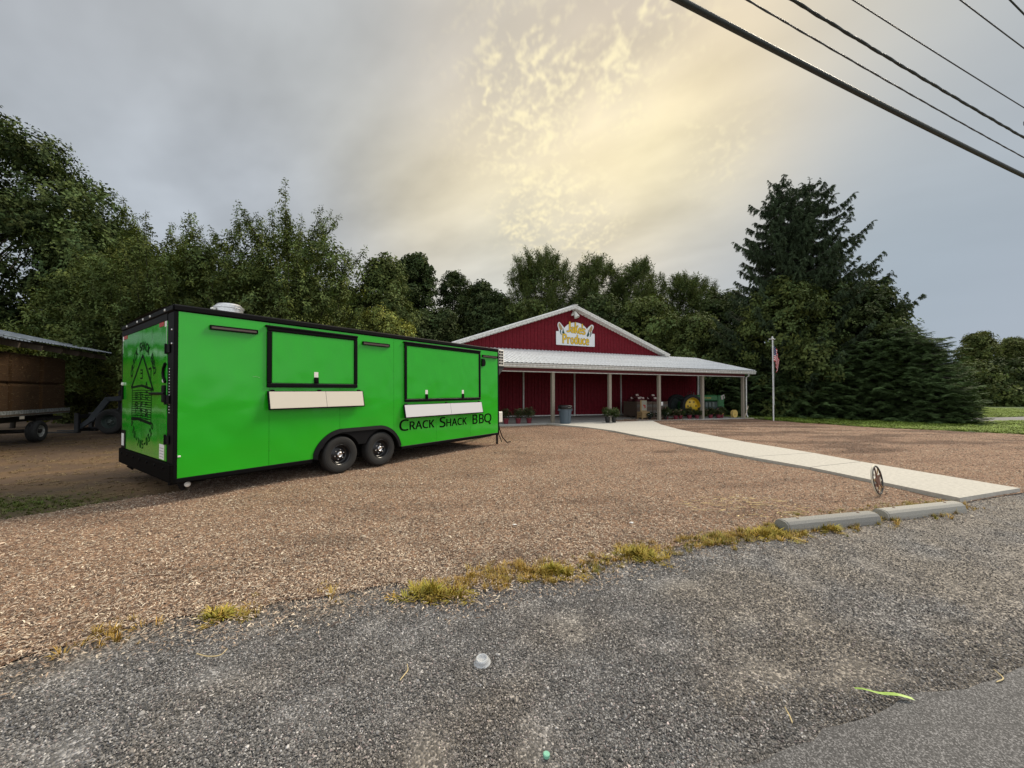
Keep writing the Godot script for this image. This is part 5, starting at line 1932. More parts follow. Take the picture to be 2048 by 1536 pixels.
func build_tractor(at: Callable) -> void:
	var t := thing("farm_tractor", "old green farm tractor with yellow wheels parked behind the potted plants on the porch", "tractor", at.call(8.80, 2.45), 0.18)
	var green := mat("tractor_green", lin(0.028, 0.15, 0.045), 0.4, 0.0, "soft", 2.0)
	var yellow := mat("tractor_yellow", lin(0.62, 0.40, 0.02), 0.4)
	var tyre := mat("tractor_tyre", lin(0.016, 0.016, 0.017), 0.85)
	var dark := mat("engine_dark", lin(0.03, 0.045, 0.04), 0.6)
	var mb: MB
	for k in 2:
		var z: float = [0.38, -0.95][k]
		var w := Node3D.new()
		w.name = "rear_wheel"
		t.add_child(w, true)
		w.position = Vector3(-0.02 if k == 0 else -0.12, 0.70, z)
		var turn := Transform3D(Basis(Vector3.RIGHT, PI / 2), Vector3.ZERO)
		mb = MB.new()
		mb.lathe([Vector2(0.50, -0.13), Vector2(0.60, -0.16), Vector2(0.67, -0.12), Vector2(0.685, 0.0), Vector2(0.67, 0.12), Vector2(0.60, 0.16), Vector2(0.50, 0.13)], 40, turn)
		for i in 22:
			for s in [-1, 1]:
				var a: float = TAU * (i + 0.5 * (s + 1) * 0.5) / 22
				mb.bar(Vector3(cos(a) * 0.685, sin(a) * 0.685, 0.0), Vector3(cos(a + 0.13) * 0.67, sin(a + 0.13) * 0.67, s * 0.13), 0.035, 0.05)
		part("tyre", mb, tyre, w)
		mb = MB.new()
		mb.lathe([Vector2(0.50, -0.13), Vector2(0.505, 0.13), Vector2(0.49, 0.15), Vector2(0.47, 0.13), Vector2(0.46, 0.04), Vector2(0.42, -0.02), Vector2(0.22, 0.05), Vector2(0.12, 0.06), Vector2(0.11, 0.10), Vector2(0.0, 0.11)], 36, turn)
		part("wheel_disc", mb, yellow if k == 0 else dark, w)
		for i in 6:
			mb = MB.new()
			var a := TAU * i / 6
			mb.lathe([Vector2(0.05, 0), Vector2(0.045, 0.02), Vector2(0, 0.024)], 10, Transform3D(Basis(Vector3.RIGHT, PI / 2), Vector3(cos(a) * 0.27, sin(a) * 0.27, 0.035)))
			part("wheel_bolt", mb, dark, w)
	mb = MB.new()
	mb.tube([Vector3(-0.02, 0.70, 0.4), Vector3(-0.1, 0.70, -0.95)], [0.09], 12)
	mb.span(Vector3(-0.35, 0.50, -0.55), Vector3(0.6, 0.95, 0.0), 0.04)
	part("rear_axle_case", mb, green, t)
	# engine and hood
	mb = MB.new()
	mb.span(Vector3(0.55, 0.45, -0.50), Vector3(2.3, 0.95, -0.08), 0.03)
	part("engine_block", mb, dark, t)
	for k in 5:
		mb = MB.new()
		mb.span(Vector3(0.75 + k * 0.24, 0.62, -0.08), Vector3(0.90 + k * 0.24, 0.90, -0.03), 0.01)
		part("engine_rib", mb, mat("engine_grey", lin(0.10, 0.12, 0.11), 0.6), t)
	mb = MB.new()
	mb.span(Vector3(0.45, 0.98, -0.56), Vector3(2.1, 1.36, -0.02), 0.07)
	part("hood", mb, green, t)
	mb = MB.new()
	mb.span(Vector3(2.1, 0.55, -0.58), Vector3(2.55, 1.36, 0.0), 0.06)
	part("grille_shell", mb, green, t)
	for k in 5:
		mb = MB.new()
		mb.span(Vector3(2.14, 0.66 + k * 0.09, 0.0005), Vector3(2.5, 0.70 + k * 0.09, 0.012), 0.004)
		part("grille_bar", mb, green, t)
	mb = MB.new()
	glyphs(mb, "JOHN DEERE", true, Vector2(0.95, 1.13), Vector2(1.62, 1.20), -0.018, 0.004)
	part("hood_lettering", mb, yellow, t)
	# front wheels, seat, steering, exhaust
	for z in [-0.62, 0.02]:
		var w := Node3D.new()
		w.name = "front_wheel"
		t.add_child(w, true)
		w.position = Vector3(2.25, 0.33, z)
		mb = MB.new()
		var turn := Transform3D(Basis(Vector3.RIGHT, PI / 2), Vector3.ZERO)
		mb.lathe([Vector2(0.20, -0.06), Vector2(0.28, -0.07), Vector2(0.33, 0.0), Vector2(0.28, 0.07), Vector2(0.20, 0.06)], 28, turn)
		part("tyre", mb, tyre, w)
		mb = MB.new()
		mb.lathe([Vector2(0.20, -0.06), Vector2(0.20, 0.06), Vector2(0.10, 0.02), Vector2(0, 0.03)], 24, turn)
		part("wheel_disc", mb, yellow, w)
	mb = MB.new()
	mb.lathe([Vector2(0, 0.0), Vector2(0.18, 0.02), Vector2(0.23, 0.08), Vector2(0.24, 0.13), Vector2(0.2, 0.09), Vector2(0, 0.05)], 20, Transform3D(Basis(), Vector3(-0.25, 1.05, -0.28)))
	mb.tube([Vector3(-0.25, 1.06, -0.28), Vector3(-0.1, 0.9, -0.28)], [0.03], 8)
	part("seat", mb, dark, t)
	mb = MB.new()
	var ring := []
	for i in 25:
		var a := TAU * i / 24
		ring.append(Vector3(0.30 + sin(a) * 0.08, 1.42 + sin(a) * 0.17, -0.28 + cos(a) * 0.19))
	mb.tube(ring, [0.014], 6, false)
	mb.tube([Vector3(0.30, 1.42, -0.28), Vector3(0.55, 1.25, -0.28)], [0.016], 8)
	part("steering_wheel", mb, dark, t)
	mb = MB.new()
	mb.tube([Vector3(0.62, 1.34, -0.30), Vector3(0.62, 1.52, -0.30)], [0.03, 0.025], 10)
	part("exhaust_pipe", mb, mats["engine_grey"], t)
	var sg := MB.new()
	sg.xf = Transform3D(Basis(Vector3.UP, BARN_TURN) * Basis(Vector3.BACK, 0.35), at.call(11.15, 3.05) + Vector3(0, 1.24, 0))
	sg.span(Vector3(-0.16, -0.12, 0.0), Vector3(0.16, 0.14, 0.02), 0.004)
	tag(part("tilted_card", sg, mat("grey_card", lin(0.42, 0.38, 0.36), 0.7)), "tilted pale grey card propped on the front of the green tractor", "card")

# ---------------------------------------------------------------- the yard and small things
func build_yard() -> void:
	build_wagon()
	build_loader()
	build_flag()
	build_wires()
	var conc := mat("block_concrete", lin(0.56, 0.535, 0.475), 0.9, 0.0, "grain", 2.5, "bump", 0.4)
	var conc2 := mat("block_grey", lin(0.42, 0.405, 0.37), 0.9, 0.0, "grain", 2.5, "bump", 0.4)
	for k in 2:
		var a: Vector3 = [Vector3(2.93, 0, -4.30), Vector3(4.36, 0, -4.68)][k]
		var b: Vector3 = [Vector3(4.20, 0, -4.60), Vector3(5.66, 0, -5.02)][k]
		var l := a.distance_to(b)
		var d := (b - a).normalized()
		var o := thing("parking_block", ["weathered grey concrete parking block, left one, with grass growing over its end", "pale concrete parking block, right one, nearest the foot of the walk"][k], "parking block", (a + b) * 0.5, atan2(-d.z, d.x), "parking blocks at the edge of the lot")
		var mb := MB.new()
		var prof := PackedVector2Array([Vector2(-0.095, -0.02), Vector2(-0.095, 0.035), Vector2(-0.082, 0.085), Vector2(-0.055, 0.112), Vector2(-0.02, 0.122), Vector2(0.02, 0.122), Vector2(0.055, 0.112), Vector2(0.082, 0.085), Vector2(0.095, 0.035), Vector2(0.095, -0.02)])
		mb.xf = Transform3D(Basis(Vector3(0, 0, -1), Vector3(0, 0.86, 0), Vector3(1, 0, 0)), Vector3.ZERO)
		var rnd := PackedVector2Array()
		for p in prof:
			rnd.push_back(p * Vector2(0.93, 0.95))
		mb.prism(prof, -l * 0.5 + 0.02, l * 0.5 - 0.02)
		mb.prism(rnd, -l * 0.5, -l * 0.5 + 0.021)
		mb.prism(rnd, l * 0.5 - 0.021, l * 0.5)
		part("block", mb, conc2 if k == 0 else conc, o)
		for s in [-1, 1]:
			mb = MB.new()
			mb.lathe([Vector2(0.014, 0.10), Vector2(0.014, 0.110), Vector2(0, 0.112)], 10, Transform3D(Basis(), Vector3(s * l * 0.33, 0, 0)))
			part("anchor_pin", mb, mat("rust", lin(0.14, 0.07, 0.04), 0.8), o)
	# garden ornament: a tilted ring on a stake
	var orn := thing("yard_ornament", "round metal garden ornament with a rusty star, tilted on a stake beside the walk", "garden ornament", Vector3(5.22, 0, -5.63), 0.0)
	var iron := mat("ornament_iron", lin(0.045, 0.042, 0.04), 0.5, 0.3)
	var ivory := mat("ornament_ivory", lin(0.62, 0.56, 0.44), 0.5)
	var rusty := mat("ornament_rust", lin(0.22, 0.085, 0.045), 0.65, 0.0, "grain", 8.0)
	var brass := mat("ornament_brass", lin(0.42, 0.27, 0.10), 0.45, 0.3)
	var face := Transform3D(Basis(Vector3.BACK, 0.24) * Basis(Vector3.UP, 0.58), Vector3(0, 0.235, 0))
	var mb := MB.new()
	mb.xf = face
	var pts := []
	for i in 41:
		var a := TAU * i / 40
		pts.append(Vector3(cos(a) * 0.178, sin(a) * 0.195, 0))
	mb.tube(pts, [0.012], 8, false)
	part("ring", mb, iron, orn)
	mb = MB.new()
	mb.xf = face
	pts = []
	for i in 41:
		var a := TAU * i / 40
		pts.append(Vector3(cos(a) * 0.189, sin(a) * 0.206, -0.008))
	mb.tube(pts, [0.010], 6, false)
	part("outer_rim", mb, ivory, orn)
	mb = MB.new()
	mb.xf = face
	var star := PackedVector2Array()
	for i in 10:
		var a := PI / 2 + TAU * i / 10.0
		var r := 0.13 if i % 2 == 0 else 0.058
		star.push_back(Vector2(cos(a), sin(a)) * r)
	mb.prism(star, -0.006, 0.008)
	part("star", mb, rusty, orn)
	for i in 5:
		mb = MB.new()
		mb.xf = face
		var a := PI / 2 + TAU * i / 5.0
		mb.bar(Vector3(cos(a) * 0.11, sin(a) * 0.11, 0), Vector3(cos(a) * 0.19, sin(a) * 0.2, 0), 0.016, 0.010)
		part("spoke", mb, brass if i % 2 else rusty, orn)
	for i in 10:
		mb = MB.new()
		mb.xf = face
		var a := TAU * (i + 0.5) / 10.0
		var q := PackedVector2Array()
		for e in [[0.0, 0.085], [0.03, 0.125], [0.0, 0.165], [-0.03, 0.125]]:
			q.push_back(Vector2(cos(a), sin(a)) * e[1] + Vector2(-sin(a), cos(a)) * e[0] * 0.7)
		mb.prism(q, -0.003, 0.003)
		part("leaf_plate", mb, [ivory, brass, rusty][i % 3], orn)
	mb = MB.new()
	mb.tube([Vector3(0.03, -0.1, 0), Vector3(0.035, 0.04, 0)], [0.008], 8)
	part("stake", mb, iron, orn)
	# litter
	var clear := StandardMaterial3D.new()
	clear.albedo_color = Color(0.95, 0.96, 0.97, 0.42)
	clear.transparency = BaseMaterial3D.TRANSPARENCY_ALPHA
	clear.roughness = 0.12
	clear.cull_mode = BaseMaterial3D.CULL_DISABLED
	mb = MB.new()
	mb.lathe([Vector2(0.046, 0.004), Vector2(0.047, 0.001), Vector2(0.040, 0.010), Vector2(0.036, 0.022), Vector2(0.030, 0.030), Vector2(0.026, 0.029), Vector2(0.021, 0.016), Vector2(0.0, 0.014)], 28)
	var lid := part("plastic_lid", mb, clear)
	lid.transform = Transform3D(Basis(Vector3.RIGHT, 0.12) * Basis(Vector3.BACK, 0.08), Vector3(-0.165, height(-0.165, -2.21) + 0.004, -2.21))
	tag(lid, "crushed clear plastic cup lid lying on the gravel", "lid")
	mb = MB.new()
	mb.lathe([Vector2(0.0135, 0.0), Vector2(0.014, 0.002), Vector2(0.0135, 0.012), Vector2(0.011, 0.014), Vector2(0.0, 0.0135)], 20)
	for k in 20:
		var a := TAU * k / 20
		mb.span(Vector3(cos(a) * 0.0135 - 0.0008, 0.001, sin(a) * 0.0135 - 0.0008), Vector3(cos(a) * 0.0135 + 0.0008, 0.012, sin(a) * 0.0135 + 0.0008))
	var cap := part("bottle_cap", mb, mat("cap_green", lin(0.22, 0.50, 0.36), 0.35))
	cap.position = Vector3(0.143, height(0.143, -1.66) + 0.006, -1.66)
	tag(cap, "pale green plastic bottle cap on the gravel near the road", "bottle cap")
	mb = MB.new()
	var strip := PackedVector3Array()
	for i in 9:
		strip.push_back(Vector3(lerpf(1.705, 1.93, i / 8.0), 0.022 + 0.004 * sin(i * 1.3), lerpf(-1.985, -1.925, i / 8.0)))
	for i in 8:
		var w := 0.006 + 0.001 * i
		var w2 := 0.006 + 0.001 * (i + 1)
		var s := Vector3(0.25, 0.0, 0.95)
		mb.quad(strip[i] - s * w, strip[i + 1] - s * w2, strip[i + 1] + Vector3(0, 0.004, 0), strip[i] + Vector3(0, 0.004, 0), Vector3.UP)
		mb.quad(strip[i] + s * w, strip[i + 1] + s * w2, strip[i + 1] + Vector3(0, 0.004, 0), strip[i] + Vector3(0, 0.004, 0), Vector3.UP)
	tag(part("leaf_strip", mb, mat("fresh_leaf", lin(0.34, 0.50, 0.09), 0.5)), "long strip of fresh green corn leaf lying near the edge of the pavement", "leaf")
	var straw_m := mat("straw", lin(0.55, 0.43, 0.22), 0.7)
	var twigs := [[[-1.80, -2.27], [-1.72, -2.245], [-1.66, -2.26], [-1.655, -2.31], "curled pale straw on the gravel at the left"], [[-0.58, -2.06], [-0.565, -2.10], [-0.56, -2.14], [-0.575, -2.18], "forked pale twig on the gravel left of the plastic lid"], [[1.265, -1.80], [1.275, -1.83], [1.285, -1.86], [1.29, -1.885], "short straight straw on the silty gravel left of the green leaf strip"], [[2.47, -2.03], [2.53, -2.05], [2.56, -2.09], [2.565, -2.12], "bent straw near the pavement edge at far right"], [[3.25, -4.80], [3.38, -4.66], [3.50, -4.55], [3.60, -4.48], "long pale straw pointing at the left parking block"]]
	for q in twigs:
		mb = MB.new()
		pts = []
		for i in 4:
			pts.append(Vector3(q[i][0], height(q[i][0], q[i][1]) + 0.018 + 0.004 * (i % 2), q[i][1]))
		mb.tube(smooth_path(pts, 4), [0.0024, 0.003, 0.003, 0.003, 0.003, 0.003, 0.003, 0.003, 0.003, 0.002], 5)
		tag(part("dry_straw", mb, straw_m), q[4], "straw")
	var scrap := mat("paper", lin(0.70, 0.69, 0.67), 0.7)
	var scraps := [[1.36, -4.47, 0.045, "crumpled white paper scrap on the mulch right of centre"], [0.03, -4.41, 0.03, "small white paper scrap on the mulch in line with the walk's start"], [5.50, -4.72, 0.035, "white chip of stone beside the right parking block"], [-1.36, -2.93, 0.035, "tan flat stone at the mulch edge left of the largest grass tuft"]]
	for q in scraps:
		mb = MB.new()
		mb.add_mesh(stone_mesh(int(q[0] * 100) + 900), Transform3D(Basis.from_scale(Vector3(1.3, 0.6, 0.9)) * q[2] * 0.6 if false else Basis.from_scale(Vector3(1.3, 0.6, 0.9) * q[2] * 0.6), Vector3.ZERO))
		var o := part("scrap", mb, scrap if q[2] != 0.035 else mat("chalk_stone", lin(0.55, 0.48, 0.38), 0.8))
		o.position = Vector3(q[0], height(q[0], q[1]) + 0.02, q[1])
		tag(o, q[3], "scrap")
	# loose straw by the edge
	var xs := []
	var cs := []
	for i in 120:
		var a := rng.randf() * TAU
		var r := sqrt(rng.randf())
		var x := 2.98 + cos(a) * r * 0.75
		var z := -5.08 + sin(a) * r * 0.5
		xs.append(Transform3D(random_turn(0.25).scaled(Vector3(rng.randf_range(1.0, 3.6), 0.8, rng.randf_range(0.3, 0.6))), Vector3(x, height(x, z) + 0.02 + rng.randf() * 0.03, z)))
		var k := rng.randf_range(0.7, 1.25)
		cs.append(Color(0.62 * k, 0.48 * k, 0.24 * k))
	many("spilled_straw", chip_mesh(1), tinted("loose_chip", 0.9), xs, cs)
	build_grass()

func blade_mesh(n: int, spread: float, tall: float, seed_: int) -> ArrayMesh:
	var r := RandomNumberGenerator.new()
	r.seed = seed_
	var mb := MB.new()
	for i in n:
		var a := r.randf() * TAU
		var o := Vector3(cos(a), 0, sin(a))
		var b := o * spread * sqrt(r.randf()) * 0.6
		var h := tall * r.randf_range(0.45, 1.1)
		var lean := r.randf_range(0.15, 0.95)
		var m := b + Vector3.UP * h * 0.6 + o * h * lean * 0.35
		var t := b + Vector3.UP * h * (1.0 - lean * 0.35) + o * h * lean
		var s := o.cross(Vector3.UP) * 0.0035
		var k := r.randf_range(0.6, 1.3)
		var dry := r.randf()
		mb.col = Color(k, k * lerpf(1.0, 0.88, dry), k * lerpf(1.0, 0.8, dry))
		var nn := (o * -0.3 + Vector3.UP).normalized()
		mb.tri(b - s, b + s, m + s * 0.8, nn, nn, nn)
		mb.tri(b - s, m + s * 0.8, m - s * 0.8, nn, nn, nn)
		mb.tri(m - s * 0.8, m + s * 0.8, t, nn, nn, nn)
	return mb.commit()

func build_grass() -> void:
	var gm := tinted("grass_blade", 0.75, 0.5)
	var bm := [blade_mesh(22, 0.05, 0.10, 71), blade_mesh(16, 0.07, 0.07, 72), blade_mesh(26, 0.05, 0.14, 73)]
	# the biggest tufts stand out as things of their own
	var big := [[-0.60, -2.93, 0.20, 0.125, "largest yellow-green grass tuft standing out onto the gravel below the mulch"], [2.70, -4.14, 0.26, 0.11, "yellow-green grass clump at the left end of the left parking block"], [3.45, -4.33, 0.16, 0.09, "grass tuft in front of the left parking block's middle"], [0.35, -3.30, 0.22, 0.09, "straw-coloured grass clump at the mulch edge right of the largest tuft"], [1.15, -3.62, 0.24, 0.09, "greenest grass clump midway along the mulch edge"], [-1.95, -2.66, 0.14, 0.08, "sparse yellow grass tuft at the left of the mulch edge"]]
	for q in big:
		var xs := []
		var cs := []
		var o := thing("grass_tuft", q[4], "grass tuft", Vector3(q[0], 0, q[1]), 0.0, "grass tufts along the mulch edge")
		for i in int(62 * q[2] * q[2] / 0.05) + 8:
			var a := rng.randf() * TAU
			var r: float = absf(rng.randfn(0.0, 0.62)) * q[2]
			var x := cos(a) * r * 1.25
			var z := sin(a) * r * 0.55
			var s: float = q[3] / 0.15 * rng.randf_range(0.4, 1.7) * maxf(0.35, 1.15 - 0.55 * r / q[2])
			xs.append(Transform3D(random_turn(0.5).scaled(Vector3(1.2, s, 1.2)), Vector3(x, height(q[0] + x, q[1] + z), z)))
			var g := clampf(rng.randf() * 0.9 + 0.25 * (1.0 - r / q[2]), 0.0, 1.0)
			cs.append(Color(0.50, 0.34, 0.085).lerp(Color(0.27, 0.29, 0.05), g * 0.8) * rng.randf_range(0.75, 1.2))
		many("blades", bm[0], gm, xs, cs, o)
	# thin growth all along the edge
	var ex := [[], [], []]
	var ec := [[], [], []]
	var f := FastNoiseLite.new()
	f.seed = 9
	f.frequency = 1.3
	for i in 4200:
		var k := rng.randi_range(1, MULCH_FRONT.size() - 2)
		if rng.randf() < 0.65:
			k = rng.randi_range(8, MULCH_FRONT.size() - 2)
		var p := MULCH_FRONT[k].lerp(MULCH_FRONT[k + 1], rng.randf())
		if f.get_noise_2d(p.x * 1.2, p.y) < (-0.12 if p.x > -0.4 else 0.10):
			continue
		p += Vector2(rng.randfn(0.0, 0.09), rng.randfn(0.0, 0.085) + 0.01)
		var m := rng.randi_range(0, 1)
		ex[m].append(Transform3D(random_turn(0.4).scaled(Vector3.ONE * (pow(rng.randf(), 1.8) * 0.7 + 0.18)), Vector3(p.x, height(p.x, p.y), p.y)))
		ec[m].append(Color(0.50, 0.33, 0.10).lerp(Color(0.24, 0.25, 0.05), pow(rng.randf(), 1.4) * (1.0 if p.x > 0.5 else 0.45)) * rng.randf_range(0.7, 1.15))
	# between the blocks and the walk
	for i in 160:
		var u := rng.randf()
		var p := Vector2(lerpf(3.4, 5.9, u) + rng.randfn(0, 0.08), lerpf(-4.75, -5.25, u) + rng.randfn(0, 0.10))
		ex[1].append(Transform3D(random_turn(0.4).scaled(Vector3.ONE * rng.randf_range(0.35, 0.75)), Vector3(p.x, height(p.x, p.y), p.y)))
		ec[1].append(Color(0.36, 0.27, 0.08).lerp(Color(0.22, 0.25, 0.05), rng.randf()))
	for m in 2:
		many("edge_grass", bm[m], gm, ex[m], ec[m])
	# lawn along the back of the mulch and under the hedge; yard grass at the left
	var lx := []
	var lc := []
	for i in 26000:
		var x := rng.randf_range(11.0, 48.0)
		var z := -rng.randf_range(12.0, 46.0)
		if Geometry2D.is_point_in_polygon(Vector2(x, z), mulch_poly) or z > -12.6 - (x - 20.0) * 0.1:
			continue
		if x > 24.0 and absf(z + 22.3 + (x - 24.0) * 0.248) < 1.25:
			continue
		if x < 13.6 and z > -25.0:
			continue
		var s := rng.randf_range(0.8, 1.5)
		lx.append(Transform3D(random_turn(0.3).scaled(Vector3(s * 2.2, s * 0.75, s * 2.2)), Vector3(x, height(x, z) - 0.015, z)))
		lc.append(Color(0.20, 0.29, 0.055) * (rng.randf_range(0.75, 1.25) + 0.25 * spots.get_noise_2d(x * 0.4, z * 0.4)))
	many("lawn_grass", bm[2], gm, lx, lc)
	lx = []
	lc = []
	for i in 22000:
		var x := -5.0 - 16.0 * pow(rng.randf(), 1.2)
		var z := -3.0 - 11.0 * rng.randf()
		var p := Vector2(x, z)
		if Geometry2D.is_point_in_polygon(p, mulch_poly):
			continue
		var live := exp(-(pow((x + 6.9) / 1.0, 2.0) + pow((z + 5.2) / 0.42, 2.0)))
		var keep := 0.22 + 0.5 * smoothstep(0.0, 0.4, spots.get_noise_2d(x * 0.45 + 25.0, z * 0.45)) + live
		if rng.randf() > keep:
			continue
		var s := rng.randf_range(0.35, 0.7)
		lx.append(Transform3D(random_turn(0.4).scaled(Vector3(s * 1.5, s * (0.5 + 0.5 * live), s * 1.5)), Vector3(x, height(x, z) - 0.012, z)))
		lc.append(Color(0.27, 0.205, 0.115).lerp(Color(0.10, 0.16, 0.03), clampf(live * 1.6, 0.0, 1.0)) * rng.randf_range(0.7, 1.2))
	for i in 800:
		var x := -6.9 + rng.randfn(0, 0.75)
		var z := -5.2 + rng.randfn(0, 0.26)
		if Geometry2D.is_point_in_polygon(Vector2(x, z), mulch_poly):
			continue
		lx.append(Transform3D(random_turn(0.4).scaled(Vector3.ONE * rng.randf_range(0.3, 0.6)), Vector3(x, height(x, z) - 0.012, z)))
		lc.append(Color(0.14, 0.165, 0.045) * rng.randf_range(0.7, 1.3))
	many("yard_grass", bm[1], gm, lx, lc)

func build_wagon() -> void:
	var u := Vector3(-0.42, 0, -0.907)
	var t := thing("hay_wagon", "flat hay wagon with pale side rail and white wheel under a metal roof", "wagon", Vector3(-14.27, 0, -11.8), atan2(-u.z, u.x))
	# local x runs away from the camera along the wagon, local -z... the visible side looks to the lot
	var steel := mat("wagon_steel", lin(0.025, 0.022, 0.020), 0.7)
	var rail := mat("wagon_rail", lin(0.32, 0.34, 0.34), 0.6, 0.0, "blotch", 1.5)
	var deck := mat("wagon_deck", lin(0.12, 0.09, 0.065), 0.9, 0.0, "wood", 1.0)
	var side := Transform3D(t.basis, Vector3.ZERO).basis.inverse() * Vector3(0.907, 0, -0.42)
	var s := 1.0 if side.z > 0 else -1.0
	var mb := MB.new()
	for z in [s * 0.06, -s * 1.94]:
		mb = MB.new()
		mb.span(Vector3(-4.2, 0.80, z - 0.03), Vector3(1.46, 0.965, z + 0.03), 0.01)
		part("side_rail", mb, rail, t)
	for k in 9:
		mb = MB.new()
		mb.span(Vector3(-4.2, 0.82, -s * (0.0 + k * 0.21) - 0.095), Vector3(1.44, 0.87, -s * (0.0 + k * 0.21) + 0.095), 0.004)
		part("deck_plank", mb, deck, t)
	mb = MB.new()
	mb.span(Vector3(-4.1, 0.62, -s * 0.25 - 0.05), Vector3(1.2, 0.80, -s * 0.25 + 0.05))
	mb.span(Vector3(-4.1, 0.62, -s * 1.65 - 0.05), Vector3(1.2, 0.80, -s * 1.65 + 0.05))
	mb.span(Vector3(0.4, 0.60, -s * 1.8), Vector3(1.25, 0.70, 0.0))
	mb.tube([Vector3(0, 0.32, s * 0.1), Vector3(0, 0.32, -s * 1.9)], [0.06], 10)
	mb.tube([Vector3(-2.9, 0.32, s * 0.1), Vector3(-2.9, 0.32, -s * 1.9)], [0.06], 10)
	mb.bar(Vector3(-2.9, 0.34, -s * 0.9), Vector3(0, 0.34, -s * 0.9), 0.1, 0.12)
	part("running_gear", mb, steel, t)
	mb = MB.new()
	mb.span(Vector3(-0.9, 0.72, s * 0.09), Vector3(-0.72, 0.80, s * 0.10))
	part("wagon_plate", mb, mat("white_board", Color.WHITE), t)
	var tyre := mat("wagon_tyre", lin(0.02, 0.02, 0.02), 0.8)
	var white := mat("wagon_rim", lin(0.50, 0.50, 0.47), 0.5, 0.0, "blotch", 2.0)
	for x in [0.0, -2.9]:
		for z in [s * 0.0, -s * 1.8]:
			add_wheel(t, Vector3(x, 0.31, z), 0.31, 0.24, tyre, white, white, s if z == s * 0.0 else -s)
	# bales: big square ones, two high
	var hay := mat("hay", lin(0.20, 0.125, 0.05), 0.95, 0.0, "hay", 1.4, "hay_n", 1.2)
	hay.albedo_color = lin(0.33, 0.29, 0.25)
	var names := []
	for row in 2:
		for k in 4:
			var pos: Vector3 = t.transform * Vector3(0.78 - k * 1.26, 0.872 + row * 0.86, -s * 0.92)
			var b := thing("hay_bale", "", "hay bale", pos, t.rotation.y + 0.02 * sin(k * 3.0 + row), "square hay bales stacked on the wagon")
			b.set_meta("label", "big square hay bale, %s row, %s from the wagon's tail" % [["bottom", "top"][row], ["first", "second", "third", "fourth"][k]])
			mb = MB.new()
			mb.box(Vector3(0, 0.425, 0), Vector3(1.22, 0.85, 1.85), 0.06)
			part("hay", mb, hay, b)
			mb = MB.new()
			for i in 5:
				var z := -0.75 + i * 0.37
				frame_loop(mb, Vector3(0, 0.425, z), 0.616, 0.431)
			part("twine", mb, mat("twine", lin(0.25, 0.18, 0.09), 0.8), b)
			# loose ends bristle from the faces
			var hx := []
			var hc := []
			for i in 420:
				var ax := rng.randi() % 3
				var q := Vector3(rng.randf_range(-0.61, 0.61), rng.randf_range(0.0, 0.85), rng.randf_range(-0.92, 0.92))
				q[ax] = [[-0.615, 0.615], [0.845, 0.845], [-0.93, 0.93]][ax][rng.randi() % 2]
				hx.append(Transform3D(random_turn(1.2).scaled(Vector3(rng.randf_range(1.2, 4.0), 1.0, 0.8)), q))
				var hk := rng.randf_range(0.5, 1.5)
				hc.append(Color(0.15 * hk, 0.10 * hk, 0.05 * hk))
			many("loose_hay", chip_mesh(1), tinted("loose_chip", 0.9), hx, hc, b)
	# pole shed roof over the wagon
	var sh := thing("pole_shed", "rusty grey corrugated metal roof on poles over the hay wagon", "shed", Vector3(-14.27, 0, -11.8), t.rotation.y)
	var tin := mat("old_tin", lin(0.30, 0.33, 0.36), 0.45, 0.5, "blotch", 0.8)
	for k in 7:
		mb = MB.new()
		var x0 := -4.6 + k * 1.12
		var lift := 0.012 * (k % 2) + 0.02 * sin(k * 2.3)
		ribbed_roof(mb, Vector3(x0, 2.86 + lift + 0.01 * k, s * (0.50 + 0.05 * sin(k * 1.7))), Vector3(1.13, 0, 0), Vector3(0, 0.98, -s * 4.2), 8, Vector3.UP)
		part("roof_sheet", mb, tin, sh)
	for k in 9:
		mb = MB.new()
		var x := -4.4 + k * 0.92
		mb.bar(Vector3(x, 2.74, s * 0.42), Vector3(x, 3.66, -s * 3.6), 0.05, 0.14)
		part("rafter", mb, deck, sh)
	for x in [-4.4, -0.4, 3.0]:
		for z in [s * 0.3, -s * 3.4]:
			if z == s * 0.3 and x > -4.0:
				continue
			mb = MB.new()
			mb.tube([Vector3(x, -0.1, z), Vector3(x, 2.76 if z == s * 0.3 else 3.55, z)], [0.08, 0.07], 9)
			part("pole", mb, deck, sh)

func frame_loop(mb: MB, c: Vector3, hx: float, hy: float) -> void:
	var p := [c + Vector3(-hx, -hy, 0), c + Vector3(hx, -hy, 0), c + Vector3(hx, hy, 0), c + Vector3(-hx, hy, 0)]
	for i in 4:
		mb.bar(p[i], p[(i + 1) % 4], 0.012, 0.012)

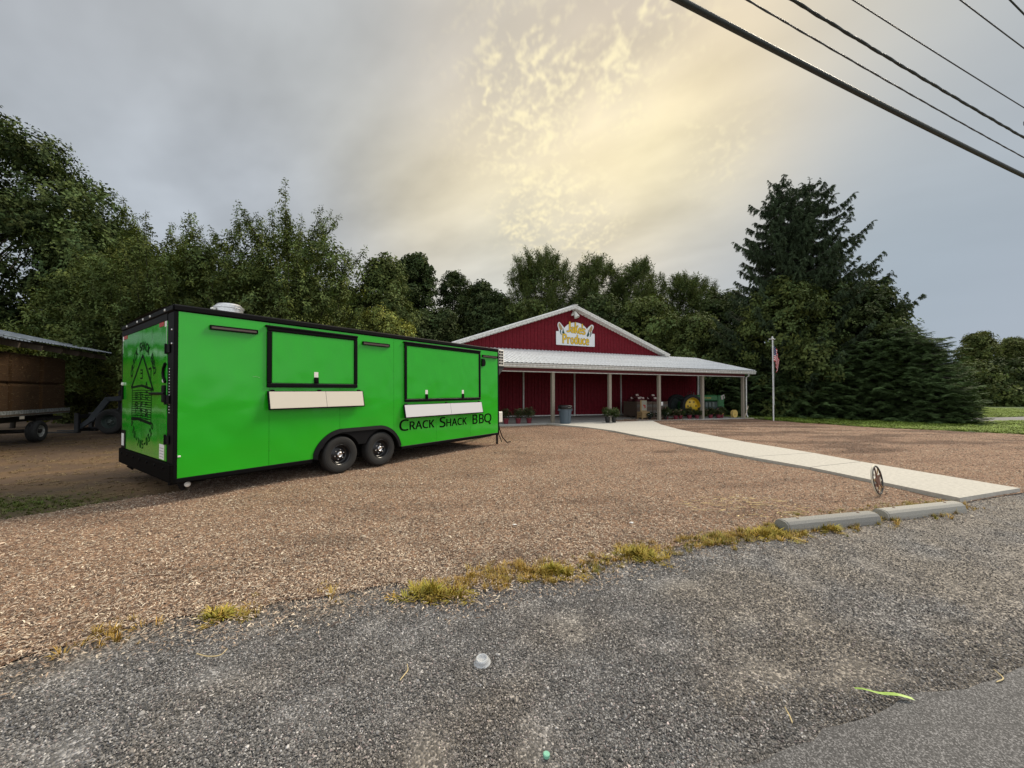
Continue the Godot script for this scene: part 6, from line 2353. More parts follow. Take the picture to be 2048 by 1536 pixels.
func build_loader() -> void:
	var t := thing("fork_loader", "black loader with pallet forks on the ground, half hidden behind the trailer's rear", "loader", Vector3(-15.55, 0, -14.3), 0.12)
	var dark := mat("loader_dark", lin(0.014, 0.015, 0.017), 0.6)
	var arm := mat("loader_arm", lin(0.045, 0.055, 0.065), 0.5)
	var tyre: Material = mats["wagon_tyre"]
	var mb: MB
	for z in [0.25, -0.45]:
		mb = MB.new()
		mb.span(Vector3(-1.25, 0.02, z - 0.06), Vector3(0.05, 0.065, z + 0.06), 0.008)
		mb.span(Vector3(0.0, 0.02, z - 0.06), Vector3(0.06, 0.62, z + 0.06), 0.008)
		part("fork", mb, dark, t)
	mb = MB.new()
	mb.span(Vector3(0.06, 0.08, -0.65), Vector3(0.14, 0.20, 0.45), 0.01)
	mb.span(Vector3(0.06, 0.55, -0.65), Vector3(0.14, 0.68, 0.45), 0.01)
	for z in [-0.63, -0.1, 0.43]:
		mb.span(Vector3(0.065, 0.05, z - 0.04), Vector3(0.20, 0.74, z + 0.04), 0.01)
	part("fork_carriage", mb, dark, t)
	mb = MB.new()
	mb.span(Vector3(0.055, 0.34, 0.30), Vector3(0.062, 0.66, 0.40))
	part("worn_plate", mb, mat("grey_card", Color.WHITE), t)
	for z in [0.35, -0.55]:
		mb = MB.new()
		mb.bar(Vector3(0.15, 0.22, z), Vector3(0.55, 0.55, z), 0.07, 0.16, 0.01)
		mb.bar(Vector3(0.5, 0.48, z), Vector3(1.05, 1.25, z), 0.08, 0.20, 0.01)
		mb.bar(Vector3(1.0, 1.22, z), Vector3(2.2, 1.30, z), 0.08, 0.16, 0.01)
		part("lift_arm", mb, arm, t)
		mb = MB.new()
		mb.tube([Vector3(0.2, 0.30, z - 0.05), Vector3(0.75, 0.55, z - 0.05), Vector3(1.3, 0.62, z - 0.05)], [0.035], 8)
		part("hydraulic_ram", mb, mat("engine_grey", Color.WHITE), t)
	mb = MB.new()
	mb.span(Vector3(0.75, 0.50, -0.50), Vector3(2.6, 0.66, 0.30), 0.02)
	mb.span(Vector3(0.35, 0.16, -0.3), Vector3(1.0, 0.22, 0.2), 0.01)
	mb.span(Vector3(1.5, 0.6, -0.45), Vector3(2.8, 1.05, 0.25), 0.05)
	for q in [[1.35, 0.66, 1.35, 1.55], [2.1, 1.0, 2.1, 1.9]]:
		for z in [-0.45, 0.28]:
			mb.bar(Vector3(q[0], q[1], z), Vector3(q[2], q[3], z), 0.05, 0.05)
	part("body", mb, dark, t)
	for x in [1.15, 2.5]:
		for z in [0.45, -0.65]:
			add_wheel(t, Vector3(x + 0.1, 0.44, z), 0.44, 0.28, tyre, mats["engine_dark"], mats["engine_grey"], 1.0 if z > 0 else -1.0)

func build_flag() -> void:
	var t := thing("flagpole", "white metal flagpole on the mulch right of the porch", "flagpole", Vector3(14.8, height(14.8, -22.25), -22.25))
	var wht := mat("pole_white", lin(0.66, 0.66, 0.66), 0.4, 0.2)
	var mb := MB.new()
	mb.tube([Vector3(0, -0.1, 0), Vector3(0, 1.6, 0)], [0.038], 12)
	mb.tube([Vector3(0, 1.6, 0), Vector3(0, 3.2, 0)], [0.033], 12)
	mb.tube([Vector3(0, 3.2, 0), Vector3(0, 4.62, 0)], [0.028], 12)
	part("pole", mb, wht, t)
	mb = MB.new()
	mb.lathe([Vector2(0, 4.60), Vector2(0.07, 4.62), Vector2(0.08, 4.66), Vector2(0.04, 4.69), Vector2(0.05, 4.74), Vector2(0.03, 4.79), Vector2(0, 4.80)], 14)
	mb.bar(Vector3(-0.22, 4.64, 0), Vector3(0.16, 4.64, 0), 0.03, 0.03, 0.005)
	part("truck", mb, wht, t)
	mb = MB.new()
	mb.tube([Vector3(0.055, 0.9, 0.02), Vector3(0.05, 4.6, 0.02)], [0.006], 5)
	part("halyard", mb, wht, t)
	# limp flag in folds: rows down the hoist, columns out along the fly, hanging
	var f := thing("flag", "limp striped United States flag hanging in folds on the white pole", "flag", Vector3(14.8, height(14.8, -22.25), -22.25))
	var cloth := tinted("flag_cloth", 0.85, 0.4)
	mb = MB.new()
	var rows := 26
	var colsn := 40
	var P := func(i: int, k: int) -> Vector3:
		# k along the fly (0 hoist), i down the hoist
		var h := float(i) / rows
		var l := float(k) / colsn
		var y := 4.22 - h * 0.78 - l * l * 0.62 - 0.10 * l
		var x := 0.05 + 0.42 * l * (1.0 - 0.35 * l) + 0.05 * sin(l * 15.0 + h * 2.0) - 0.12 * l * h
		var z := 0.07 * sin(l * 19.0 + h * 3.0) * (0.4 + l)
		return Vector3(x, y, z)
	for i in rows:
		for k in colsn:
			var a: Vector3 = P.call(i, k)
			var b: Vector3 = P.call(i + 1, k)
			var c: Vector3 = P.call(i + 1, k + 1)
			var d: Vector3 = P.call(i, k + 1)
			var stripe := int(float(i) / rows * 13.0)
			var col := Color(0.55, 0.04, 0.06) if stripe % 2 == 0 else Color(0.75, 0.68, 0.68)
			if stripe < 7 and k < 15:
				col = Color(0.02, 0.03, 0.10)
				if (i + k) % 4 == 0 and k % 2 == 0:
					col = Color(0.55, 0.55, 0.6)
			mb.col = col
			mb.quad(a, b, c, d, Vector3(0, 0, 1))
	part("cloth", mb, cloth, f)

func build_wires() -> void:
	var rub := mat("cable_black", lin(0.022, 0.026, 0.024), 0.5)
	var grey := mat("cable_grey", lin(0.05, 0.05, 0.055), 0.5)
	var list := [[Vector3(1.93, 6.0, -4.43), Vector3(10.69, 6.0, -8.11), 0.036, 0, "thickest black cable, lowest of the overhead lines"], [Vector3(3.07, 6.6, -5.02), Vector3(11.16, 6.6, -8.46), 0.011, 1, "thin twisted overhead line just above the thickest cable"], [Vector3(3.94, 7.0, -5.41), Vector3(11.09, 7.0, -8.40), 0.020, 1, "thick twisted overhead line, third from the bottom"], [Vector3(5.31, 7.6, -6.0), Vector3(11.0, 7.6, -8.32), 0.009, 0, "thin smooth overhead wire, fourth from the bottom"], [Vector3(9.16, 9.5, -7.87), Vector3(11.94, 9.5, -9.0), 0.011, 0, "thin overhead wire near the upper right corner, second from the top"], [Vector3(10.81, 10.0, -8.36), Vector3(11.53, 10.0, -8.68), 0.015, 0, "topmost overhead wire, crossing the picture's upper right corner"]]
	for q in list:
		var a: Vector3 = q[0]
		var b: Vector3 = q[1]
		var d := (b - a).normalized()
		var mid := (a + b) * 0.5
		var side := d.cross(Vector3.UP)
		var mb := MB.new()
		var pts := []
		var p1 := []
		var p2 := []
		var n := 260
		for i in n + 1:
			var s := -18.0 + 46.0 * i / n
			var p := mid + d * s
			p.y += 0.0012 * (s * s) - 0.0012 * pow(a.distance_to(b) * 0.5, 2.0)
			if q[3] == 1:
				var w := s * 2.0 * PI / 0.75
				p1.append(p + (side * cos(w) + Vector3.UP * sin(w)) * q[2] * 0.30)
				p2.append(p - (side * cos(w) + Vector3.UP * sin(w)) * q[2] * 0.30)
			elif i % 5 == 0:
				pts.append(p)
		if q[3] == 1:
			mb.tube(p1, [q[2]], 6)
			mb.tube(p2, [q[2] * 0.8], 6)
		else:
			mb.tube(pts, [q[2]], 12)
		tag(part("overhead_wire", mb, rub if q[2] > 0.012 else grey), q[4], "overhead wire", "overhead wires along the road")
	var mb := MB.new()
	mb.span(Vector3(-0.10, -0.05, -0.03), Vector3(0.14, 0.05, 0.03), 0.012)
	mb.span(Vector3(-0.02, -0.12, -0.02), Vector3(0.06, 0.10, 0.02), 0.01)
	var c := part("cable_clamp", mb, grey)
	c.transform = Transform3D(Basis(Vector3.UP, 0.4), Vector3(11.30, 7.37, -8.50))
	tag(c, "small dark cable clamp at the right edge above the overhead lines", "cable clamp")

# ---------------------------------------------------------------- trees and shrubs
var bark: StandardMaterial3D
var bark_grey: StandardMaterial3D
var crown_mat: StandardMaterial3D

func sway(r: RandomNumberGenerator, a: Vector3, b: Vector3, n: int, amount: float, sag := 0.0) -> Array:
	var out := []
	var l := a.distance_to(b)
	for i in n + 1:
		var f := float(i) / n
		var p := a.lerp(b, f)
		var k := sin(PI * f) * l * amount
		out.append(p + Vector3(r.randf_range(-1, 1), r.randf_range(-0.5, 0.5), r.randf_range(-1, 1)) * k + Vector3.UP * sin(PI * f) * l * sag)
	return out

func leafy(called: String, label: String, category: String, group: String, at: Vector3, H: float, R: float, o: Dictionary) -> Node3D:
	# a broad-leaved tree or bush: trunk, limbs that end in lumps of foliage, and shoots that break the outline
	var r := RandomNumberGenerator.new()
	r.seed = hash(label)
	var t := thing(called, label, category, at, 0.0, group)
	var base: float = o.get("base", 0.25)
	var wide: float = o.get("wide", 0.5)      # height at which the crown is widest
	var lumps: int = o.get("lumps", 30)
	var per: int = o.get("per", 80)
	var lr0: float = o.get("lump", 0.36) * R
	var tone: Color = o.get("tone", Color(0.05, 0.07, 0.025))
	var vary: float = o.get("vary", 0.35)
	var shoots: int = o.get("shoots", 0)
	var shoot_len: float = o.get("shoot_len", 0.3) * R
	var mesh: Mesh = o.mesh
	var size: float = o.get("size", 1.0)
	var squash: float = o.get("depth", 1.0)
	var wood := MB.new()
	var tr: float = o.get("trunk", H * 0.018)
	var lean := Vector3(r.randf_range(-0.04, 0.04) * H, 0, r.randf_range(-0.04, 0.04) * H)
	var top := lean + Vector3.UP * H * 0.86
	var stem := sway(r, Vector3(0, -0.15, 0), top, 7, 0.02)
	wood.tube(stem, [tr * 1.25, tr, tr * 0.88, tr * 0.74, tr * 0.6, tr * 0.45, tr * 0.3, tr * 0.14], 9)
	var xs := []
	var cs := []
	var add := func(p: Vector3, dir: Vector3, s: float, k: float) -> void:
		var y := (dir + Vector3(r.randf_range(-0.5, 0.5), r.randf_range(-0.3, 0.5), r.randf_range(-0.5, 0.5))).normalized()
		var x := y.cross(Vector3(r.randf_range(-1, 1), r.randf_range(-1, 1), r.randf_range(-1, 1))).normalized()
		xs.append(Transform3D(Basis(x, y, x.cross(y)).scaled(Vector3.ONE * s * size), p))
		var kk := k * r.randf_range(1.0 - vary, 1.0 + vary)
		var hue := r.randf_range(-0.10, 0.14)
		cs.append(Color(tone.r * kk * (1.0 + hue), tone.g * kk, tone.b * kk * (1.0 - hue)))
	for i in lumps:
		var f: float = base + (o.get("cap", 1.0) - base) * pow((i + r.randf()) / lumps, o.get("skew", 0.85))
		var prof := 0.0
		if f < wide:
			prof = sqrt(maxf(0.0, 1.0 - pow((wide - f) / (wide - base + 0.12), 2.0) * 0.75))
		else:
			prof = sqrt(maxf(0.02, 1.0 - pow((f - wide) / (1.02 - wide), 2.0)))
		var a := i * 2.39996 + r.randf_range(-0.5, 0.5)
		var lr := lr0 * r.randf_range(0.65, 1.3) * lerpf(0.6, 1.0, prof)
		var rad := maxf(0.0, R * prof * r.randf_range(0.45, 1.02) - lr * 0.45)
		var c := Vector3(cos(a) * rad, f * H - lr * 0.6, sin(a) * rad * squash) + lean * f
		var from: Vector3 = stem[clampi(int(f * 0.62 * 7.0 / 0.86), 1, 6)]
		var limb := sway(r, from, c, 4, 0.05, 0.04)
		var w := tr * 0.34 * (1.1 - f * 0.6)
		wood.tube(limb, [w, w * 0.75, w * 0.5, w * 0.3, w * 0.15], 5, false)
		var shade := r.randf_range(0.78, 1.22)
		for k in per:
			var u := Vector3(r.randfn(), r.randfn(), r.randfn()).normalized()
			var q := lr * pow(r.randf_range(0.12, 1.15), 0.55)
			var p := c + Vector3(u.x * q * 1.12, u.y * q * 0.80, u.z * q * 1.12)
			if p.y < 0.05:
				p.y = 0.05 + r.randf() * 0.2
			add.call(p, (u + Vector3.UP * 0.35).normalized(), r.randf_range(0.7, 1.25), shade)
	for i in shoots:
		# upright leafy shoots from the upper half
		var f := r.randf_range(maxf(wide * 0.8, base), 1.0)
		var prof := sqrt(maxf(0.02, 1.0 - pow(maxf(f - wide, 0.0) / (1.02 - wide), 2.0)))
		var a := r.randf() * TAU
		var rad := R * prof * sqrt(r.randf()) * 0.95
		var c := Vector3(cos(a) * rad, f * H - shoot_len * 0.8, sin(a) * rad * squash) + lean * f
		var d := (Vector3.UP * 1.5 + Vector3(cos(a), 0, sin(a)) * r.randf_range(0.1, 0.9)).normalized()
		var l := shoot_len * r.randf_range(0.6, 1.35)
		wood.tube([c, c + d * l * 0.5, c + d * l], [tr * 0.10, tr * 0.07, tr * 0.03], 4, false)
		var n := int(l / (0.16 * size)) + 3
		for k in n:
			var g := float(k) / n
			add.call(c + d * l * g + Vector3(r.randfn(), r.randfn(), r.randfn()) * 0.05 * size * (1.4 - g), d, lerpf(1.0, 0.6, g), 1.05)
			# side twigs, longer towards the foot of the shoot
			if k % 2 == 0 and g < 0.85:
				var b := r.randf() * TAU
				var o2 := Vector3(cos(b), 0.45, sin(b)).normalized()
				for e in 2:
					add.call(c + d * l * g + o2 * (0.16 + 0.2 * e) * size * (1.3 - g), o2, lerpf(0.95, 0.6, g), 1.0)
	part("trunk", wood, o.get("bark", bark), t)
	many("crown", mesh, crown_mat, xs, cs, t, "")
	return t

func conifer(called: String, label: String, category: String, group: String, at: Vector3, H: float, R: float, o: Dictionary) -> Node3D:
	# whorls of branches with hanging or spreading sprays
	var r := RandomNumberGenerator.new()
	r.seed = hash(label)
	var t := thing(called, label, category, at, 0.0, group)
	var base: float = o.get("base", 0.05)
	var step: float = o.get("step", 0.5)
	var nb: int = o.get("branches", 6)
	var tone: Color = o.get("tone", Color(0.025, 0.04, 0.022))
	var mesh: Mesh = o.mesh
	var size: float = o.get("size", 1.0)
	var gap: float = o.get("gap", 0.25)
	var power: float = o.get("power", 0.8)
	var rise: float = o.get("rise", 0.1)
	var uneven: float = o.get("uneven", 0.35)
	var wood := MB.new()
	var tr := H * 0.013
	var lean := Vector3(r.randf_range(-0.02, 0.02) * H, 0, 0)
	wood.tube(sway(r, Vector3(0, -0.2, 0), lean + Vector3.UP * H, 8, 0.006), [tr * 1.3, tr, tr * 0.9, tr * 0.78, tr * 0.65, tr * 0.5, tr * 0.36, tr * 0.2, tr * 0.05], 8)
	var xs := []
	var cs := []
	var y := H * base
	var turn := 0.0
	while y < H * 0.985:
		var f := y / H
		var reach: float = R * pow(1.0 - f, power) * o.get("fat", 1.0) + 0.12
		if f < 0.25:
			reach *= lerpf(o.get("foot", 0.9), 1.0, f / 0.25)
		var shade := r.randf_range(0.85, 1.15)
		for b in nb:
			turn += TAU / nb + r.randf_range(-0.25, 0.25)
			if r.randf() < o.get("skip", 0.1):
				continue
			var l: float = reach * (1.0 + r.randf_range(-uneven, uneven * 0.7))
			var d := Vector3(cos(turn), 0, sin(turn))
			var p0 := lean * f + Vector3.UP * (y + r.randf_range(-0.3, 0.3) * step)
			var pts := []
			var ws := []
			for k in 6:
				var g := k / 5.0
				var h: float = l * (rise * g - o.get("droop", 0.28) * sin(g * PI * 0.75) + o.get("tip", 0.22) * g * g)
				pts.append(p0 + d * l * g + Vector3.UP * h)
				ws.append(lerpf(0.016 + l * 0.008, 0.005, g))
			wood.tube(pts, ws, 4, false)
			var n := int(l / gap) + 2
			for k in n:
				var g := pow((k + r.randf()) / n, 0.75)
				var e := clampf(g * 5.0, 0.0, 4.999)
				var i := int(e)
				var p: Vector3 = pts[i].lerp(pts[i + 1], e - i)
				var along: Vector3 = (pts[i + 1] - pts[i]).normalized()
				for s in [-1.0, 1.0]:
					var sd: Vector3 = along.cross(Vector3.UP).normalized() * s
					var z: Vector3 = (sd * r.randf_range(0.3, 1.0) + along * r.randf_range(0.4, 1.0) + Vector3.DOWN * r.randf_range(0.0, o.get("hang", 0.8))).normalized()
					var yy := (Vector3.UP + Vector3(r.randf_range(-0.4, 0.4), 0, r.randf_range(-0.4, 0.4))).normalized()
					var x := yy.cross(z).normalized()
					if x.length() < 0.5:
						x = Vector3.RIGHT
					var sc: float = size * r.randf_range(0.6, 1.25) * lerpf(0.7, 1.05, sin(g * PI)) * clampf(l / 1.3, 0.5, 1.0)
					xs.append(Transform3D(Basis(x, z.cross(x), z).scaled(Vector3.ONE * sc), p))
					var kk := shade * r.randf_range(0.7, 1.3)
					cs.append(Color(tone.r * kk, tone.g * kk, tone.b * kk))
		y += step * r.randf_range(0.75, 1.25)
	# the leader
	for k in 10:
		var p := lean + Vector3.UP * (H - 0.9 + k * 0.1)
		var a := r.randf() * TAU
		var z := Vector3(cos(a), 0.8, sin(a)).normalized()
		var x := Vector3.UP.cross(z).normalized()
		xs.append(Transform3D(Basis(x, z.cross(x), z).scaled(Vector3.ONE * size * lerpf(0.6, 0.3, k / 10.0)), p))
		cs.append(tone)
	part("trunk", wood, bark, t)
	many("crown", mesh, crown_mat, xs, cs, t, "")
	return t

func needle_spray(hang: float, seed_: int, fan := 0.55) -> ArrayMesh:
	# a twig along +z, 0.5 m, with side twigs and needles drawn as narrow blades
	var r := RandomNumberGenerator.new()
	r.seed = seed_
	var mb := MB.new()
	var blade := func(a: Vector3, b: Vector3, w: float) -> void:
		var d := (b - a).normalized()
		var s := d.cross(Vector3(r.randf_range(-0.4, 0.4), 1, r.randf_range(-0.4, 0.4))).normalized() * w
		var k := r.randf_range(0.75, 1.25)
		mb.col = Color(k, k, k)
		var nn := s.cross(d).normalized()
		if nn.y < 0:
			nn = -nn
		var m := a.lerp(b, 0.45)
		mb.tri(a, m + s, b, nn, nn, nn)
		mb.tri(a, b, m - s, nn, nn, nn)
	for i in 9:
		var g := i / 8.0
		var p := Vector3(0, -hang * g * g * 0.25, g * 0.42)
		blade.call(p, p + Vector3(0, -hang * 0.05, 0.12), 0.022)
		for s in [-1.0, 1.0]:
			var l := 0.20 * (1.0 - g * 0.65) * r.randf_range(0.7, 1.2)
			blade.call(p, p + Vector3(s * l * fan * 1.5, -hang * l * r.randf_range(0.5, 1.5), l * 0.75), 0.020)
			if hang > 0.5:
				blade.call(p + Vector3(s * 0.03, 0, 0), p + Vector3(s * 0.05, -hang * 0.24 * r.randf_range(0.6, 1.2), 0.03), 0.022)
	return mb.commit()

func build_plants() -> void:
	bark = mat("bark", lin(0.055, 0.045, 0.035), 0.95, 0.0, "grain", 1.5, "bump", 1.0)
	bark_grey = mat("bark_grey", lin(0.12, 0.105, 0.09), 0.95, 0.0, "grain", 1.5, "bump", 1.0)
	crown_mat = tinted("foliage", 0.8, 0.5)
	var cherry := leaf_mesh(16, 0.15, 0.13, 0.055, 0.35, 81, 0.1)
	var maple := leaf_mesh(15, 0.20, 0.15, 0.10, 0.2, 82)
	var broad := leaf_mesh(14, 0.34, 0.26, 0.15, 0.15, 83)
	var willow := leaf_mesh(18, 0.42, 0.30, 0.075, 0.0, 84, 0.9)
	var spruce := needle_spray(1.0, 85)
	var hem := needle_spray(0.25, 86, 0.8)
	var dark := Color(0.066, 0.096, 0.034)
	var mid := Color(0.120, 0.160, 0.050)
	var lite := Color(0.14, 0.17, 0.055)
	var by := "trees behind the food trailer"
	# near trees, left to right
	leafy("maple_tree", "huge dark broadleaf tree rising at the far left edge behind the shed", "tree", by, Vector3(-29.0, 0, -21.5), 16.6, 6.6, {"mesh": maple, "tone": dark, "base": 0.10, "wide": 0.42, "lumps": 64, "per": 85, "lump": 0.26, "size": 1.5})
	leafy("maple_tree", "dark broadleaf tree beside the huge left one, its branches reaching right above the wagon", "tree", by, Vector3(-23.2, 0, -22.0), 11.4, 4.2, {"mesh": maple, "tone": dark, "base": 0.22, "wide": 0.5, "lumps": 40, "per": 110, "lump": 0.32, "size": 1.35})
	leafy("cherry_tree", "olive-green low-branched tree between the wagon roof and the trailer's rear", "tree", by, Vector3(-17.6, 0, -18.0), 7.4, 3.5, {"mesh": cherry, "tone": mid, "base": 0.34, "wide": 0.5, "lumps": 36, "per": 110, "lump": 0.34, "size": 1.25, "shoots": 24})
	leafy("cherry_tree", "feathery tree with tall single shoots rising above the trailer's rear corner", "tree", by, Vector3(-14.6, 0, -16.2), 8.6, 2.9, {"mesh": cherry, "tone": mid, "base": 0.30, "wide": 0.45, "lumps": 34, "per": 46, "lump": 0.40, "size": 1.1, "shoots": 80, "shoot_len": 0.60, "cap": 0.86})
	leafy("cherry_tree", "leafy tree directly above the roof fan of the trailer", "tree", by, Vector3(-11.4, 0, -15.2), 8.0, 2.5, {"mesh": cherry, "tone": mid, "base": 0.16, "wide": 0.42, "lumps": 34, "per": 46, "lump": 0.40, "size": 1.1, "shoots": 80, "shoot_len": 0.60, "cap": 0.86})
	leafy("cherry_tree", "tallest tree behind the trailer, with five spiky leafy leaders against the sky", "tree", by, Vector3(-8.6, 0, -14.8), 8.75, 2.9, {"mesh": cherry, "tone": Color(0.120, 0.160, 0.052), "base": 0.16, "wide": 0.36, "lumps": 38, "per": 46, "lump": 0.38, "size": 1.1, "shoots": 95, "shoot_len": 0.68, "cap": 0.84})
	leafy("leafy_bush", "bright light-green bush showing over the trailer roof left of the barn gable", "bush", "bushes", Vector3(-5.6, 0, -16.6), 4.9, 2.5, {"mesh": cherry, "tone": Color(0.19, 0.22, 0.06), "base": 0.05, "wide": 0.4, "lumps": 30, "per": 110, "lump": 0.36, "size": 1.1, "shoots": 24})
	leafy("leafy_bush", "green bush with drooping twigs between the hay wagon and the loader", "bush", "bushes", Vector3(-20.6, 0, -19.2), 3.6, 1.7, {"mesh": cherry, "tone": Color(0.11, 0.13, 0.045), "base": 0.04, "wide": 0.5, "lumps": 20, "per": 80, "lump": 0.4})
	leafy("leafy_bush", "yellow-green bush poking above the shed roof at the left edge", "bush", "bushes", Vector3(-20.6, 0, -16.2), 4.1, 1.4, {"mesh": cherry, "tone": Color(0.20, 0.21, 0.04), "base": 0.2, "wide": 0.6, "lumps": 16, "per": 80, "lump": 0.45})
	leafy("leafy_bush", "low dark shrub behind the loader at the yard's back edge", "bush", "bushes", Vector3(-24.5, 0, -25.5), 3.6, 3.0, {"mesh": maple, "tone": dark, "base": 0.02, "wide": 0.4, "lumps": 26, "per": 80, "lump": 0.4, "size": 1.4})
	leafy("leafy_bush", "low dark shrub behind the trailer's rear, right of the loader", "bush", "bushes", Vector3(-19.0, 0, -25.0), 3.6, 3.2, {"mesh": maple, "tone": dark, "base": 0.02, "wide": 0.4, "lumps": 26, "per": 80, "lump": 0.4, "size": 1.4})
	# middle distance
	var wg := "trees of the wood behind the barn"
	var rows := [
		["domed olive tree right of the spiky trailer trees", -8.8, 26.0, 10.5, 2.7, 0.15, mid, broad, 0.75, 0],
		["dark round-topped tree standing clear above the wood right of the domed one", -9.8, 38.0, 14.8, 2.3, 0.3, dark, broad, 1.0, 0],
		["thin-crowned tree with bare twigs left of the barn's gable", -6.6, 42.0, 14.4, 2.3, 0.35, dark, broad, 0.8, 12],
		["dark rounded tree left of the barn's gable peak, further right", -3.6, 44.0, 13.9, 3.4, 0.15, dark, broad, 1.1, 0],
		["low dark tree close behind the left slope of the barn roof", -1.6, 40.0, 11.6, 4.0, 0.05, dark, broad, 1.1, 0],
		["dense dark tree filling the gap left of the gable", -7.0, 34.0, 8.6, 3.8, 0.03, dark, broad, 1.0, 0],
		["wide spreading feathery tree straight above the barn's peak", 3.6, 41.0, 16.4, 4.9, 0.25, mid, willow, 0.9, 90],
		["feathery tree right of the one above the barn's peak", 8.8, 42.5, 16.3, 3.9, 0.22, mid, willow, 0.9, 80],
		["feathery tree over the right slope of the barn roof", 13.4, 41.5, 15.5, 3.7, 0.2, mid, willow, 0.9, 80],
		["feathery lower tree between the barn's right slope and the spruces", 19.6, 44.0, 14.7, 4.0, 0.2, mid, willow, 0.95, 90],
		["pale-leaved tree low behind the barn's peak on the left", 1.4, 38.0, 10.6, 4.2, 0.03, mid, broad, 1.0, 0],
		["vine-hung dark tree just right of the barn's peak", 7.6, 37.0, 10.8, 4.0, 0.03, dark, broad, 1.0, 0],
		["vine-smothered tree above the barn's right eave", 12.4, 35.0, 10.0, 3.6, 0.02, mid, broad, 0.95, 0],
		["vine-smothered column of leaves behind the porch's right end", 15.6, 32.5, 8.0, 2.9, 0.02, mid, broad, 0.85, 0],
		["low vine-covered mound left of the flagpole", 17.0, 30.5, 6.6, 2.6, 0.02, dark, broad, 0.8, 0],
		["dark leafy tree filling the wood between the mound and the spruces", 20.5, 37.0, 11.0, 4.4, 0.02, dark, broad, 1.0, 0],
		["vine-draped mass of leaves hanging over the foot of the left spruce", 19.2, 27.0, 9.4, 3.5, 0.02, mid, broad, 0.85, 0],
		["vine-draped mass of leaves between the left spruce and the right one", 22.9, 26.8, 9.0, 3.5, 0.02, dark, broad, 0.85, 0],
		["dark tree at the wood's far left behind the shed", -32.0, 34.0, 13.0, 6.0, 0.05, dark, broad, 1.3, 0],
		["dark tree of the wood seen between the two left trees", -22.0, 33.0, 11.0, 5.5, 0.03, dark, broad, 1.3, 0],
		["dark tree of the wood behind the feathery trailer trees", -14.5, 32.0, 10.0, 4.6, 0.03, dark, broad, 1.2, 0],
	]
	for q in rows:
		leafy("woodland_tree", q[0], "tree", wg, Vector3(q[1], -0.1, -q[2]), q[3], q[4], {"mesh": q[7], "tone": q[6] * 0.74, "base": q[5], "wide": 0.45 if q[9] == 0 else 0.55, "lumps": 40, "per": 70 if q[9] == 0 else 38, "lump": 0.33, "size": q[8] * 1.05, "shoots": q[9], "shoot_len": 0.42, "trunk": q[3] * 0.012, "bark": bark_grey if q[9] else bark})
	# spruces with vines below
	var sp := "ragged spruces above the hedge"
	var st := Color(0.050, 0.074, 0.038)
	conifer("spruce_tree", "left-hand tall spruce with ragged drooping branches and a pointed top", "spruce", sp, Vector3(19.7, -0.1, -28.2), 17.0, 4.7, {"mesh": spruce, "tone": st, "base": 0.10, "step": 0.56, "branches": 7, "size": 0.88, "gap": 0.115, "power": 0.50, "fat": 1.0, "skip": 0.07, "hang": 1.4, "tip": 0.25, "uneven": 0.45})
	conifer("spruce_tree", "right-hand tall spruce whose long bare boughs reach out to the right", "spruce", sp, Vector3(22.6, -0.1, -29.2), 17.7, 4.6, {"mesh": spruce, "tone": st, "base": 0.10, "step": 0.58, "branches": 7, "size": 0.88, "gap": 0.115, "power": 0.50, "fat": 1.0, "skip": 0.12, "hang": 1.4, "tip": 0.32, "uneven": 0.6})
	conifer("spruce_tree", "shorter spruce leaning out right of the tall pair", "spruce", sp, Vector3(26.2, -0.1, -28.6), 11.0, 3.7, {"mesh": spruce, "tone": st, "base": 0.05, "step": 0.55, "branches": 6, "size": 0.88, "gap": 0.115, "power": 0.6, "skip": 0.12, "hang": 1.3, "tip": 0.35, "uneven": 0.55})
	# hemlock hedge
	var hg := "hemlock hedge right of the flagpole"
	var ht := Color(0.085, 0.135, 0.048)
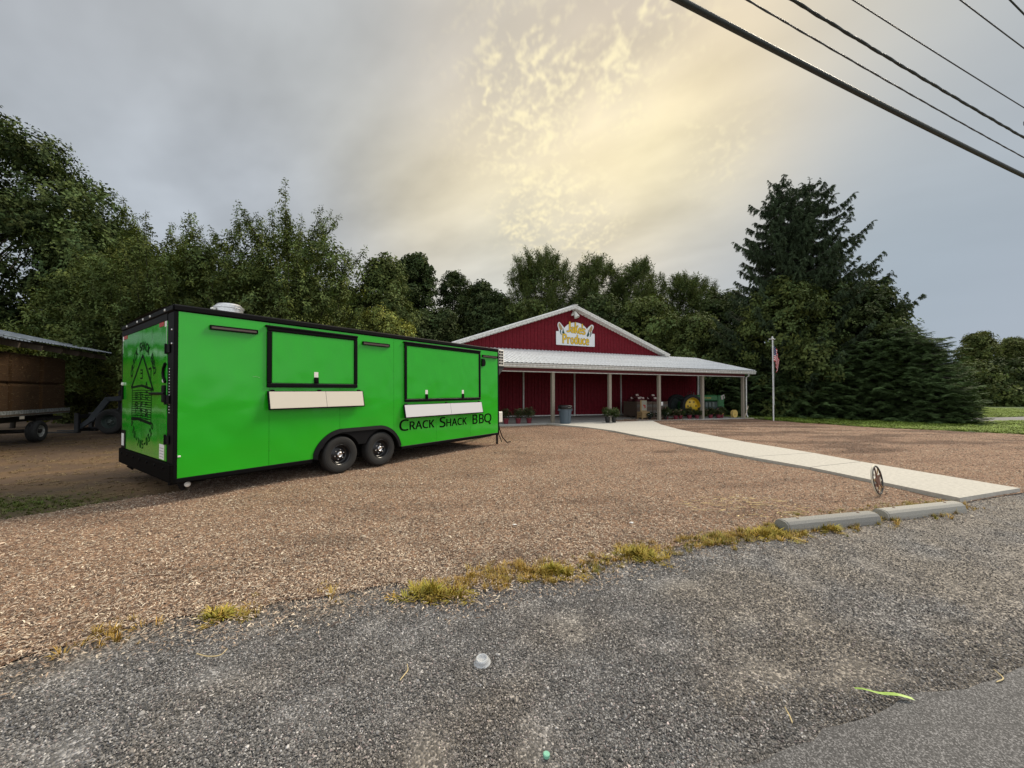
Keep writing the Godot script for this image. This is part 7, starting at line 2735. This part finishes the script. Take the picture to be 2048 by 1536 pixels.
	var hd := [
		["hemlock nearest the porch, behind the flagpole's left", 16.4, 27.2, 3.2, 2.1], ["hemlock directly behind the flagpole", 18.0, 26.2, 3.3, 2.1], ["hemlock just right of the flagpole", 19.3, 25.2, 3.7, 2.2], ["hemlock second right of the flagpole", 20.6, 24.4, 4.4, 2.2], ["hemlock in the middle of the hedge", 21.6, 23.6, 5.0, 2.2], ["hemlock right of the hedge's middle", 22.6, 22.9, 5.5, 2.2],
		["dark-topped hemlock below the shorter spruce", 23.8, 23.4, 5.6, 1.9], ["hemlock with a ragged crest near the hedge's right end", 23.6, 22.0, 4.9, 1.9], ["last tall hemlock at the hedge's right end", 22.7, 21.2, 3.7, 1.7], ["small low hemlock ending the hedge over the lawn", 22.5, 20.4, 2.7, 1.4],
	]
	for q in hd:
		conifer("hemlock", q[0], "hemlock", hg, Vector3(q[1], -0.15, -q[2]), q[3], q[4], {"mesh": hem, "tone": ht, "base": 0.015, "step": 0.26, "branches": 9, "size": 0.85, "gap": 0.15, "power": 0.42, "skip": 0.05, "hang": 0.5, "droop": 0.12, "tip": 0.02, "rise": 0.12, "uneven": 0.3, "foot": 1.0})
	conifer("young_spruce", "small pointed dark spruce standing up behind the hedge's right end", "spruce", "", Vector3(26.3, -0.1, -26.0), 6.3, 1.8, {"mesh": spruce, "tone": st, "base": 0.05, "step": 0.4, "branches": 6, "size": 0.9, "gap": 0.18, "power": 0.7, "skip": 0.1, "hang": 1.2, "tip": 0.4, "uneven": 0.6})
	# far trees over the field
	var fg := "trees beyond the far field"
	var fr := [
		["low dark tree starting the far tree line beside the hedge", 54.0, 50.0, 5.0, 5.0, dark], ["far tree line's second dark tree, right of the hedge", 58.0, 49.5, 5.3, 5.0, mid], ["far round tree under the tall pale-crowned pair", 62.0, 49.0, 5.8, 5.0, dark], ["far dark tree at the picture's right edge", 66.5, 48.0, 6.0, 5.0, mid], ["far tree just past the right edge of the field", 71.0, 47.0, 6.2, 5.0, dark], ["far tree closing the field beyond the right edge", 76.0, 46.0, 7.5, 5.5, dark],
		["taller pale-crowned tree rising above the far tree line", 74.5, 62.0, 11.0, 3.6, lite], ["shorter pale-crowned tree right of the taller one over the far line", 80.5, 63.0, 10.2, 2.8, lite],
		["wooded rise of trees behind the far line at right", 92.0, 68.0, 11.0, 9.0, dark], ["far dark tree peeping between hedge and field", 50.0, 53.0, 5.2, 5.0, dark],
	]
	for q in fr:
		leafy("far_tree", q[0], "tree", fg, Vector3(q[1], -0.3, -q[2]), q[3], q[4], {"mesh": broad, "tone": q[5] * 0.72, "base": 0.02 if q[3] < 10.0 or q[4] > 5.0 else 0.35, "wide": 0.5, "lumps": 36 if q[4] > 4.0 else 22, "per": 70, "lump": 0.34, "size": 1.3, "depth": 0.8})
